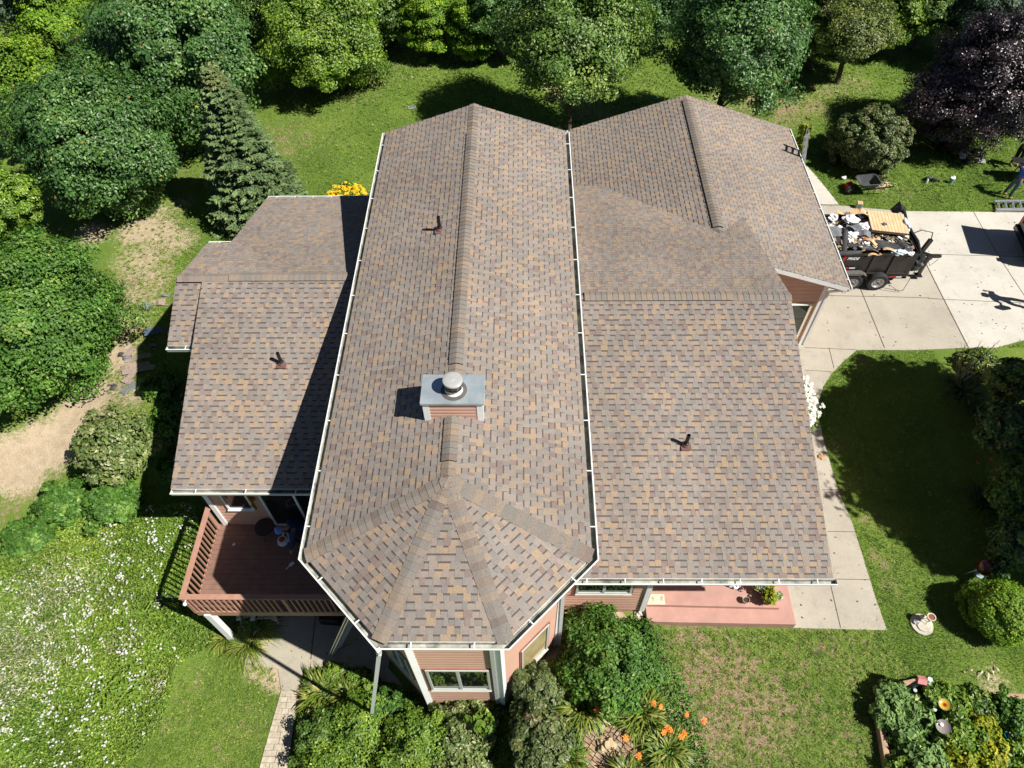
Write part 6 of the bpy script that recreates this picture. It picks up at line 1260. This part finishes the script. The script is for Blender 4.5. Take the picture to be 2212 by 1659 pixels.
kr = [xy(*p) for p in ((512, 1409), (524, 1413), (533, 1345), (522, 1340))]; mb = MB(); kz = gz(*kr[0]); c_ = Vector((kr[0][0], kr[0][1], kz)); mb.prism([(q[0] - c_.x, q[1] - c_.y) for q in kr], -.05, .16); o = mb.build('kerb', M_WHITE); o.location = c_; tag(o, 'white painted kerb along the west side of the patio', 'kerb')
def rock(p, r_, mat, label, seed): return crumple('rock', p + Vector((0, 0, r_ * .3)), (r_, r_ * .8, r_ * .6), mat, label, 'rock', seed=seed)
M_ROCK = plain('pale_rock', (.5, .46, .38), .85, var=.2, scale=9)
rock(G(1381, 1325), .13, M_ROCK, 'pale rock by the west end of the porch step', 60); rock(G(1376, 1337), .09, M_ROCK, 'smaller pale rock touching the one at the porch end', 61); rock(G(768, 1480), .2, M_ROCK, 'grey stone in the shade at the octagon foot', 62); rock(G(1372, 1352), .07, M_ROCK, 'small rock in front of the porch end', 63)
rock(G(1310, 1612), .2, plain('tan_rock', (.42, .33, .2), .85, var=.2, scale=9), 'flat tan stone at the corner of the brick paving', 64); rock(G(1430, 1648), .14, MATS['tan_rock'], 'tan stone at the right end of the brick paving', 65)
# garden lamp / white marker in shrubs
lm = empty('garden_light', G(1163, 1632, .3) - Vector((0, 0, .3)), 0, 'white garden light among the viburnums at the bottom edge', 'lamp'); mb = MB(); mb.tube([(0, 0, 0), (0, 0, .8)], .015, 6); mb.build('stake', M_ALU, lm); mb = MB(); mb.lathe((0, 0, .8), [(.001, .0), (.06, 0), (.07, .1), (.03, .15), (.001, .16)], 14); mb.build('lamp_head', M_WHT2, lm)
# pots on the porch
M_TERRA = plain('terracotta', (.35, .13, .07), .8, var=.12, scale=8); M_POTW = plain('cream_pot', (.5, .44, .36), .7, var=.15, scale=9); M_SOIL = plain('potting_soil', (.06, .035, .022), .95, var=.3, scale=20)
def pot(p, r_, h, mat, label, plantm=None, pr=0, ph=0, size=.06, n=300):
    o = empty('flower_pot', p, 0, label, 'plant pot'); mb = MB(); mb.lathe((0, 0, 0), [(.001, 0), (r_ * .7, 0), (r_, h), (r_ * 1.08, h), (r_ * 1.08, h - .03), (r_ * .9, h - .03), (r_ * .88, h - .04)], 22); mb.build('pot', mat, o, smooth=True)
    mb = MB(); mb.lathe((0, 0, h - .045), [(r_ * .9, 0), (.001, .005)], 18); mb.build('soil', M_SOIL, o)
    if plantm: P, N, t, C = crown_np(pr, pr, pr * .7, 20, pr * .35, n // 20, size, -.3, .3); leafy('foliage', P + np.array([0, 0, h + ph]), N, t, size, plantm, o)
    return o
pot(atz(1609, 1300, .45), .085, .16, M_POTW, 'empty cream pot with bare soil on the porch'); pot(atz(1656, 1299, .45), 1.5e-1, .24, M_TERRA, 'big terracotta pot with lime green leaves on the porch edge', M_YELLOW, .2, .1, .08, 420)
pot(atz(1652, 1275, .45), .12, .24, M_TERRA, 'pot of lime green leaves behind the big terracotta pot', M_YELLOW, .17, .12, .08, 300); o = pot(atz(1632, 1270, .45), .13, .26, M_TERRA, 'pot of dark blue and white flowers under the eave', M_PALE, .24, .12, .06, 500)
pot(atz(1675, 1294, .45), .1, .14, M_POTW, 'small pot of pale grey green leaves beside the lime leaves', M_SILVER, .12, .12, .12, 60); P0 = rng.normal(0, .09, (60, 3)) * [1, 1, .4] + [0, 0, .46]; flowers('flower', P0, .05, plain('blue_petal', (.04, .04, .3), .6), None, parent=o)
crumple('white_bag', atz(1590, 1262, .55), (.16, .1, .1), M_WHT2, 'white bag on the porch just under the gutter', 'bag', seed=70)
# kettle grill
p = G(2107, 1245); gr = empty('kettle_grill', p, R(20), 'dark brown kettle grill on three legs in the tree shade', 'grill'); mb = MB(); zc = .72; gr.scale = (.82,) * 3; M_KET = plain('brown_enamel', (.075, .025, .012), .2, .1, .7, var=.15)
mb.lathe((0, 0, zc), [(.285, 0), (.27, .1), (.2, .2), (.1, .25), (.001, .26)], 28); mb.build('lid', M_KET, gr, smooth=True); mb = MB(); mb.lathe((0, 0, zc), [(.285, -.005), (.27, -.1), (.2, -.2), (.08, -.26), (.001, -.26)], 28); mb.build('bowl', M_KET, gr, smooth=True)
for k in range(3): an_ = k * 2.094 + .5; mb = MB(); mb.tube([(.16 * math.cos(an_), .16 * math.sin(an_), zc - .22), (.36 * math.cos(an_), .36 * math.sin(an_), 0)], .013, 6); mb.build('leg', M_ALU, gr)
mb = MB(); mb.lathe((0, 0, .22), [(.001, 0), (.17, .0), (.18, .02)], 20); mb.build('ash_tray', plain('bluish_ash_tray', (.3, .42, .42), .5, .3), gr); mb = MB(); mb.lathe((.12, -.1, zc + .235), [(.001, .01), (.05, .008), (.055, -.004)], 14); mb.build('damper', M_ALU, gr)
mb = MB(); mb.tube([(-.03, -.03, zc + .25), (-.03, 0, zc + .31), (.03, .02, zc + .31), (.04, .03, zc + .25)], .012, 6); mb.build('handle', M_BLACK, gr)
# stone disc with urn
p = G(1990, 1350); M_DISC = plain('weathered_stone_disc', (.5, .46, .38), .9, var=.2, scale=6, dirt=(.3, .28, .24)); sd = empty('stepping_stone', p, 0, 'round weathered stone disc on the lawn carrying an urn', 'stone disc'); mb = MB(); mb.lathe((0, 0, 0), [(.33, -.05), (.34, .05), (.33, .075), (.001, .08)], 36); mb.build('disc', M_DISC, sd); mb = MB(); mb.lathe((.02, -.05, .08), [(.2, 0), (.2, .03), (.19, .035), (.001, .035)], 28); mb.build('raised_disc', M_DISC, sd)
ur = empty('urn', p + Vector((.1, .06, .07)), 0, 'cream urn full of rusty water on a wire stand', 'urn'); mb = MB(); mb.lathe((0, 0, .26), [(.001, 0), (.06, 0), (.1, .1), (.12, .17), (.135, .18), (.135, .19), (.1, .185), (.095, .14), (.001, .13)], 22); mb.build('bowl', M_POTW, ur, smooth=True)
mb = MB(); mb.lathe((0, 0, .42), [(.1, 0), (.001, .001)], 20); mb.build('water', plain('rusty_water', (.25, .1, .05), .15), ur)
for k in range(3): an_ = k * 2.094; mb = MB(); mb.tube([(.09 * math.cos(an_), .09 * math.sin(an_), .3), (.05 * math.cos(an_), .05 * math.sin(an_), .15), (.13 * math.cos(an_), .13 * math.sin(an_), 0)], .008, 5); mb.build('leg', M_BLACK, ur)
sd.scale = (.84,) * 3; ur.scale = (.82,) * 3
dsh = empty('tin_dish', p + Vector((-.16, .04, .07)), 0, 'small grey metal dish on the stone disc', 'dish'); mb = MB(); mb.lathe((0, 0, 0), [(.001, .0), (.06, 0), (.085, .06), (.08, .06), (.055, .012), (.001, .012)], 20); mb.build('bowl', M_ALU, dsh, smooth=True)
dsh.scale = (.8,) * 3; gn = empty('stone_ornament', p + Vector((.02, .17, .07)), 0, 'small white bird ornament beside the urn', 'ornament'); mb = MB(); mb.lathe((0, 0, 0), [(.001, 0), (.05, .01), (.06, .06), (.03, .11), (.035, .15), (.001, .18)], 14); mb.build('figure', M_POTW, gn, smooth=True); mb = MB(); mb.tube([(.02, 0, .14), (.07, 0, .13)], [.012, .002], 6); mb.build('beak', M_POTW, gn)
crumple('leaf_litter', G(1774, 986, .05), (.1, .1, .03), plain('dry_leaf', (.4, .24, .1), .9, var=.3), 'curled dry leaves on the east walk', 'leaves', seed=80)

lt2 = MB(); rl = random.Random(9)
for k in range(260):
    if k < 150: x, y = rl.uniform(10.6, 21), rl.uniform(16.0, 22.4)
    elif k < 220: x, y = rl.uniform(7.3, 9.6), rl.uniform(6.5, 15.5)
    else: x, y = rl.uniform(-7.5, -4.5), rl.uniform(4.8, 6.6)
    if not in_any(np.array([x]), np.array([y]), PAVED)[0]: continue
    s_ = rl.uniform(.02, .06); lt2.box((x, y, gz(x, y) + .045), (s_, s_ * rl.uniform(.25, .8), .006), rl.uniform(0, 3), 0, rl.random())
tag(lt2.build('leaf_litter', attr_mat('dry_bits', [(0, (.1, .07, .04)), (1, (.3, .2, .1))], .9, .2, None)), 'tiny dry leaves and twigs scattered over the concrete', kind='stuff')

# ------------------------------------------------------------------ raised vegetable bed
BD = []
def timber(a, b, label, h=.2, w=.14, z=0, hgt=.0):
    pa, pb = G(*a, h), G(*b, h); c_ = (pa + pb) / 2; mb = MB(); mb.bar(pa - c_ - Vector((0, 0, h / 2)), pb - c_ - Vector((0, 0, h / 2)), w, h); o = mb.build('timber_edging', M_WOOD, bevel=.01); o.location = c_; return tag(o, label, 'timber', 'timber edging of the raised vegetable bed')
timber((1901, 1545), (1926, 1690), 'long weathered timber on the west edge of the vegetable bed', h=.25); timber((1893, 1490), (1995, 1468), 'timber hidden by squash leaves at the top of the bed', h=.2); timber((1995, 1472), (2052, 1482), 'weathered timber behind the birdhouse', h=.2); timber((2125, 1501), (2215, 1505), 'shaded timber at the far right of the bed', h=.15)
timber((1452, 1498), (1482, 1530), 'thin pale timber beside the orange daylilies', h=.08, w=.08); timber((1490, 1560), (1510, 1625), 'thin timber right of the daylilies', h=.08, w=.08)
def row_shrubs(spec, group):
    for (u, v, r, h_, m, sz, n, pr_, lb) in spec: shrub((u, v), 0, r, m, lb, name='vegetable_plant', cat='plant', hc=h_, size=sz, ncl=n, per=pr_, zf=.7, group=group, core=.3)
row_shrubs([(1930, 1505, 36, .32, M_SQUASH, .15, 44, 22, 'broad grey green leaves nearest the birdhouse'), (1918, 1545, 36, .32, M_SQUASH, .15, 44, 22, 'broad grey green leaves at the west timber'), (1972, 1545, 38, .32, M_SQUASH, .15, 44, 22, 'broad grey green leaves under the birdhouse post'), (1962, 1598, 42, .32, M_SQUASH, .15, 44, 22, 'broad grey green leaves left of the grey dish'),
            (2000, 1640, 45, .45, M_SQUASH, .15, 44, 22, 'broad grey green leaves above the wire sphere'), (2062, 1515, 40, .3, M_BRIGHT, .1, 45, 50, 'light green vines right of the birdhouse'), (2110, 1522, 40, .3, M_MAPLE2, .1, 45, 50, 'green vines at the corner of the bed'), (2020, 1500, 32, .35, M_BRIGHT, .09, 30, 45, 'light green leaves between birdhouse and sunflower dish'),
            (2075, 1590, 50, .4, M_BRIGHT, .1, 50, 50, 'light green vines right of the sunflower dish'), (2122, 1580, 38, .35, M_YELLOW, .09, 45, 50, 'yellowing vines on the east side of the bed'), (2138, 1625, 38, .35, M_YELLOW, .09, 45, 50, 'yellowing vines nearest the teal hose'), (2085, 1650, 50, .4, M_YELLOW, .09, 45, 50, 'yellow green vines at the bottom of the bed'),
            (2040, 1580, 30, .3, M_BRIGHT, .08, 30, 40, 'low bright leaves between the two dishes'), (1960, 1665, 45, .3, M_BRIGHT, .08, 45, 45, 'low weeds at the bottom edge by the west timber'), (2030, 1680, 40, .35, M_BRIGHT, .09, 40, 45, 'low leaves beside the wire sphere'), (2190, 1540, 40, .35, M_GLOSS, .08, 40, 45, 'shaded leaves at the right edge of the bed'), (2195, 1640, 45, .25, M_BRIGHT, .07, 45, 45, 'low green weeds at the bottom right corner')], 'plants in the vegetable bed')
p = G(1955, 1492); bh = empty('birdhouse', (p.x, p.y, p.z), R(-12), 'red roofed birdhouse on a tall dark post over the bed', 'birdhouse')
tp = None
for k in range(8, 40):
    q = Vector((p.x, p.y, p.z + k * .1)); d = q - O; uu = 1106 + FP * d.dot(RT) / d.dot(FW)
    if uu > 1983: tp = k * .1; break
tp = tp or 1.8
mb = MB(); mb.box((0, 0, tp / 2), (.09, .09, tp)); mb.build('post', plain('navy_post', (.02, .03, .06), .5), bh); mb = MB(); mb.box((0, 0, tp + .08), (.12, .12, .16)); mb.build('box', plain('faded_red_box', (.3, .04, .04), .7), bh)
mb = MB(); mb.add([(-.1, -.1, tp + .15), (.1, -.1, tp + .15), (.1, 0, tp + .23), (-.1, 0, tp + .23), (-.1, .1, tp + .15), (.1, .1, tp + .15)], [(0, 1, 2, 3), (3, 2, 5, 4), (0, 3, 4), (1, 5, 2)]); mb.build('roof', plain('faded_pink_roof', (.5, .2, .2), .7, var=.2), bh)
mb = MB(); mb.lathe((.17, .04, tp + .05), [(.05, .15), (.065, 0), (.07, 0), (.055, .16), (.001, .16)], 16); mb.build('hanging_cup', plain('mint_white_cup', (.66, .76, .72), .5), bh)
def bird_bath(uv, r_, h, dish, label, stand=M_DARKM, extra=None):
    p = G(*uv, h) - Vector((0, 0, h)); o = empty('bird_bath', (p.x, p.y, gz(p.x, p.y)), 0, label, 'bird bath'); M = Matrix.Rotation(R(-12), 3, 'Y'); mb = MB(); mb.lathe((0, 0, h), [(.001, .0), (r_ * .6, .005), (r_, .05), (r_, .06), (r_ * .92, .05), (r_ * .55, .02), (.001, .018)], 28, M=M); mb.build('dish', dish, o, smooth=True); mb = MB(); mb.tube([(0, 0, 0), (0, 0, h)], .02, 6)
    for k in range(3): mb.tube([(0, 0, .1), (.14 * math.cos(k * 2.1), .14 * math.sin(k * 2.1), 0)], .01, 5)
    mb.build('stand', stand, o); return o
def sun_dish():
    m, t, pr_ = nodes('sunflower_glass'); co = t.nodes.new('ShaderNodeTexCoord').outputs['Object']; sx = t.nodes.new('ShaderNodeSeparateXYZ'); L(t, co, sx.inputs[0])
    d = mth(t, 'SQRT', mth(t, 'ADD', mth(t, 'POWER', sx.outputs[0], 2.), mth(t, 'POWER', sx.outputs[1], 2.))); an_ = mth(t, 'ARCTAN2', sx.outputs[1], sx.outputs[0]); pet = mth(t, 'MULTIPLY', mth(t, 'COSINE', mth(t, 'MULTIPLY', an_, 14.)), .02)
    c = ramp(t, mth(t, 'ADD', mth(t, 'MULTIPLY', d, 7.2), pet), [(0, (.12, .03, .01)), (.22, (.2, .06, .01)), (.3, (.5, .16, .01)), (.5, (.62, .36, .02)), (.72, (.55, .42, .06)), (.8, (.3, .32, .12)), (1, (.4, .36, .2))]); L(t, c, pr_.inputs['Base Color']); pr_.inputs['Roughness'].default_value = .2; return m
bird_bath((2040, 1523), .135, .75, sun_dish(), 'glass bird bath painted as a yellow sunflower'); ob = bird_bath((2037, 1571), .16, .8, plain('grey_bath_water', (.27, .24, .22), .25, var=.1), 'grey bird bath dish with a white ornament on its rim')
mb = MB(); mb.lathe((-.03, .05, .83), [(.001, 0), (.04, 0), (.043, .02), (.001, .035)], 14); mb.build('ornament', M_WHT2, ob); mb = MB(); mb.lathe((-.1, .09, .84), [(.001, 0), (.025, .02), (.015, .06), (.001, .08)], 10); mb.build('bird', M_ALU, ob, smooth=True)
p = G(2033, 1652, .25); o = empty('wire_sphere', p, 0, 'rusty wire sphere ornament among the leaves', 'ornament'); mb = MB()
for k in range(6): M = Matrix.Rotation(k * math.pi / 6, 3, 'Z') @ Matrix.Rotation(R(70), 3, 'X'); mb.tube([M @ Vector((.125 * math.cos(a), .125 * math.sin(a), 0)) for a in np.linspace(0, 6.283, 25)], .006, 5)
for z in (-.06, 0, .06): mb.tube([((.125 ** 2 - z * z) ** .5 * math.cos(a), (.125 ** 2 - z * z) ** .5 * math.sin(a), z) for a in np.linspace(0, 6.283, 25)], .006, 5)
mb.build('cage', plain('rusty_pink_wire', (.4, .14, .11), .6, .3), o)
M_HOSE = plain('teal_hose', (.01, .35, .33), .4); mb = MB(); p = G(2185, 1590)
for (dx, dy, r_) in ((0, 0, .13), (.07, .06, .16), (-.1, -.02, .11), (.12, -.07, .1)): mb.tube([(dx + r_ * math.cos(a), dy + r_ * math.sin(a), .1 + .02 * math.sin(2 * a)) for a in np.linspace(0, 6.28, 30)], .01, 6)
o = mb.build('hose', M_HOSE, smooth=True); o.location = p; tag(o, 'coiled teal garden hose at the right edge of the bed', 'hose')
for i, (u, v, lb) in enumerate(((1977, 1491, 'round label disc left of the birdhouse post'), (1998, 1499, 'round label disc right of the birdhouse post'), (2020, 1533, 'round label disc left of the sunflower dish'), (1939, 1583, 'round label disc on the soil by the west timber'))):
    q = G(u, v, .4); o = empty('plant_marker', (q.x, q.y, gz(q.x, q.y)), 0, lb, 'plant marker', 'plant markers in the vegetable bed'); mb = MB(); mb.lathe((0, 0, .4), [(.001, .004), (.045, .004), (.045, 0), (.001, 0)], 14); mb.build('disc', plain('grey_disc', (.4, .44, .42), .5), o); mb = MB(); mb.tube([(0, 0, 0), (0, 0, .4)], .004, 5); mb.build('stake', M_ALU, o)
for i, (u, v, a_) in enumerate(((2118, 1455, 40), (2135, 1462, 80), (2140, 1448, 120), (2090, 1450, 10), (2150, 1440, 100))):
    o = sheet_scrap('husk', G(u, v, .04), .22, .035, R(a_), plain('pale_husk', (.6, .52, .38), .8), 'pale dry husk above the bed, ' + ('nearest the stone disc', 'second from the right edge', 'farthest up the lawn', 'westernmost and lone', 'nearest the right edge')[i], 'husk', 'dry husks on the grass', .1, 0, seed=90 + i)

# ------------------------------------------------------------------ strewn shingles west of the house, drain cover, scraps
M_OLDSH = plain('brown_shingle_face', (.3, .23, .19), .9, var=.22, scale=16)
for i, (u, v, sx, sy, rz_, m, lb) in enumerate(((286, 752, .9, .3, 75, M_OLDSH, 'brown shingle strip standing nearly upright in the pile'), (297, 772, 1.0, .3, 15, M_OLDSH, 'brown shingle strip behind the long pair'), (292, 790, 1.1, .3, 14, M_OLDSH, 'long brown shingle strip in the middle of the pile'), (300, 798, 1.2, .3, 12, M_OLDSH, 'longest brown shingle strip in the pile'),
    (281, 812, .7, .3, 62, M_OLDSH, 'greyish strip below the long pair'), (255, 832, 1.0, .22, 24, M_OLDSH, 'curved brown strip pointing to the sandy path'), (278, 838, .6, .34, 60, M_SHGREY, 'grey strip with black sealant band under the curved strip'), (240, 836, .4, .3, -10, M_FELT, 'black end of the strip on the sandy path'),
    (245, 745, .3, .2, -20, M_FELT, 'single black scrap west of the pile'), (317, 661, .5, .32, -25, M_SHGREY, 'grey scrap with a black band north of the pile'), (354, 652, .5, .4, 10, M_OLDSH, 'brown scrap beside the bay wall'), (355, 638, .5, .12, 0, M_SHGREY, 'thin grey strip by the bay corner'),
    (330, 745, .35, .2, 35, M_SHGREY, 'grey scrap at the shade edge'), (275, 771, .35, .22, 20, M_SHGREY, 'grey piece lying on the pile'), (264, 765, .3, .2, 10, M_FELT, 'black chip at the west tip of the pile'), (222, 852, .12, .08, 50, M_FELT, 'tiny dark chip on bare sand'))):
    z_ = gz(*xy(u, v)); o = sheet_scrap('shingle', G(u, v, .03 + .012 * (i % 5)), sx * .85, sy * .75, R(rz_), m, lb, 'shingle', 'shingles strewn west of the house', .07, R(random.uniform(-3, 3)), seed=120 + i, ragged=.03)
sheet_scrap('tarpaper', G(350, 708, .06), 1.2, .35, R(28), plain('blue_grey_sheet', (.08, .11, .15), .5), 'long blue grey sheet lying in the shade by the bay', 'sheet', None, .1, R(4), seed=140, ragged=.02)
o = box_obj('drain_cover', G(890, 232, .03), (.34, .2, .04), R(12), plain('grey_plate', (.3, .33, .34), .5), 'small grey plate lying in the north lawn', 'plate')
mb = MB()
for k in range(5): mb.box((-.12 + k * .06, 0, .024), (.02, .15, .008))
q_ = mb.build('slot', M_DARKM, o)
mb = MB(); mb.tube([(.18 * math.cos(a), .13 * math.sin(a), .03) for a in np.linspace(0, 6.28, 20)], .015, 6); o = mb.build('garden_hose', M_HOSE, smooth=True); o.location = G(1415, 213); tag(o, 'small teal hose ring in the shade behind the garage', 'hose')

# ------------------------------------------------------------------ dark car at the right edge with its tailgate up
M_CAR = plain('dark_navy_car_paint', (.008, .014, .024), .15, .3, .8, var=.05); M_CHROME = plain('chrome', (.6, .62, .64), .12, .95); M_TAIL = plain('tail_light_red', (.35, .01, .01), .2)
p = G(2188, 508); p = Vector((p.x - .25, p.y - .95, gz(p.x, p.y) + .04)); car = empty('parked_car', p, R(-7), 'dark car with raised tailgate cut by the right picture edge', 'car')
PR = [(.0, .45), (.02, .95), (.1, 1.05), (.45, 1.12), (.7, 1.62), (2.6, 1.66), (3.3, 1.1), (4.5, .95), (4.65, .5), (4.6, .3), (.1, .3)]
mb = MB(); n = len(PR); Vc = []
for y, s_ in ((-.95, .94), (-.86, 1.), (.86, 1.), (.95, .94)): Vc += [(x if z < 1.1 else x, y * (1 if z < 1.2 else .82), .3 + (z - .3) * s_) for x, z in PR]
Fc = [tuple(range(n))[::-1], tuple(range(3 * n, 4 * n))]
for k in range(3): Fc += [(k * n + i, k * n + (i + 1) % n, (k + 1) * n + (i + 1) % n, (k + 1) * n + i) for i in range(n)]
mb.add(Vc, Fc); mb.build('body', M_CAR, car, bevel=.03)
for x in (.95, 3.75):
    for s_ in (-1, 1): wheel(x, s_ * .86, .34, .34, .22, car, face=s_, builder=MB)
mb = MB(); mb.box((-.02, 0, .45), (.14, 1.86, .22)); mb.build('bumper', M_CAR, car, bevel=.03); mb = MB(); mb.box((-.01, 0, .99), (.03, 1.2, .03)); mb.build('trim', M_CHROME, car)
for s_ in (-1, 1): mb = MB(); mb.box((.0, s_ * .78, .9), (.08, .2, .26)); mb.build('tail_light', M_TAIL, car, bevel=.02)
tgm = MB(); tgm.add([(.65, -.75, 1.64), (.65, .75, 1.64), (-.05, .8, 2.05), (-.05, -.8, 2.05), (.65, -.75, 1.69), (.65, .75, 1.69), (-.05, .8, 2.1), (-.05, -.8, 2.1)], [(3, 2, 1, 0), (4, 5, 6, 7), (0, 1, 5, 4), (1, 2, 6, 5), (2, 3, 7, 6), (3, 0, 4, 7)]); tgate = tgm.build('tailgate', M_CAR, car); mb = MB(); mb.box((.28, 0, 1.93), (.5, 1.2, .02), 0, M=Matrix.Rotation(R(30), 3, 'Y')); mb.build('rear_window', M_GLASS, tgate)
mb = MB(); mb.box((.42, 0, 1.2), (.05, 1.4, .02)); mb.box((.5, 0, 1.36), (.02, 1.3, .5), 0, M=Matrix.Rotation(R(-28), 3, 'Y')); mb.build('cargo_opening', M_BLACK, car); mb = MB(); mb.box((1.65, 0, 1.38), (1.9, 1.62, .36)); mb.build('side_window', M_GLASS, car)
# work table at the right edge with a saw
p = G(2200, 398); p.z = gz(p.x, p.y); wt = empty('work_table', (p.x + .5, p.y + .2, p.z), R(-6), 'black folding work table between the blue and red shirted workers', 'table'); mb = MB(); mb.box((0, 0, .82), (1.5, .75, .04)); mb.build('table_top', M_DARKM, wt, bevel=.006)
for x in (-.62, .62):
    for y in (-.3, .3): mb = MB(); mb.bar((x, y, 0), (x * .9, y * .8, .8), .03, .03); mb.build('leg', M_DARKM, wt)
for x_ in (-.3, .2): sheet_scrap('metal_sheet', Vector((p.x + .5 + x_, p.y + .05, p.z + .86)), .5, .18, R(-6), M_WHT2, 'white metal trim on the work table' if x_ < 0 else 'second white metal trim on the work table farther right', 'metal trim', None, .04, R(2), seed=150 + int(x_ * 10), ragged=.01)
box_obj('black_panel', Vector((p.x - .28, p.y + .42, p.z + .86)), (.5, .34, .03), R(-18), M_DARKM, 'black panel jutting from the table left of the blue shirted worker', 'panel')
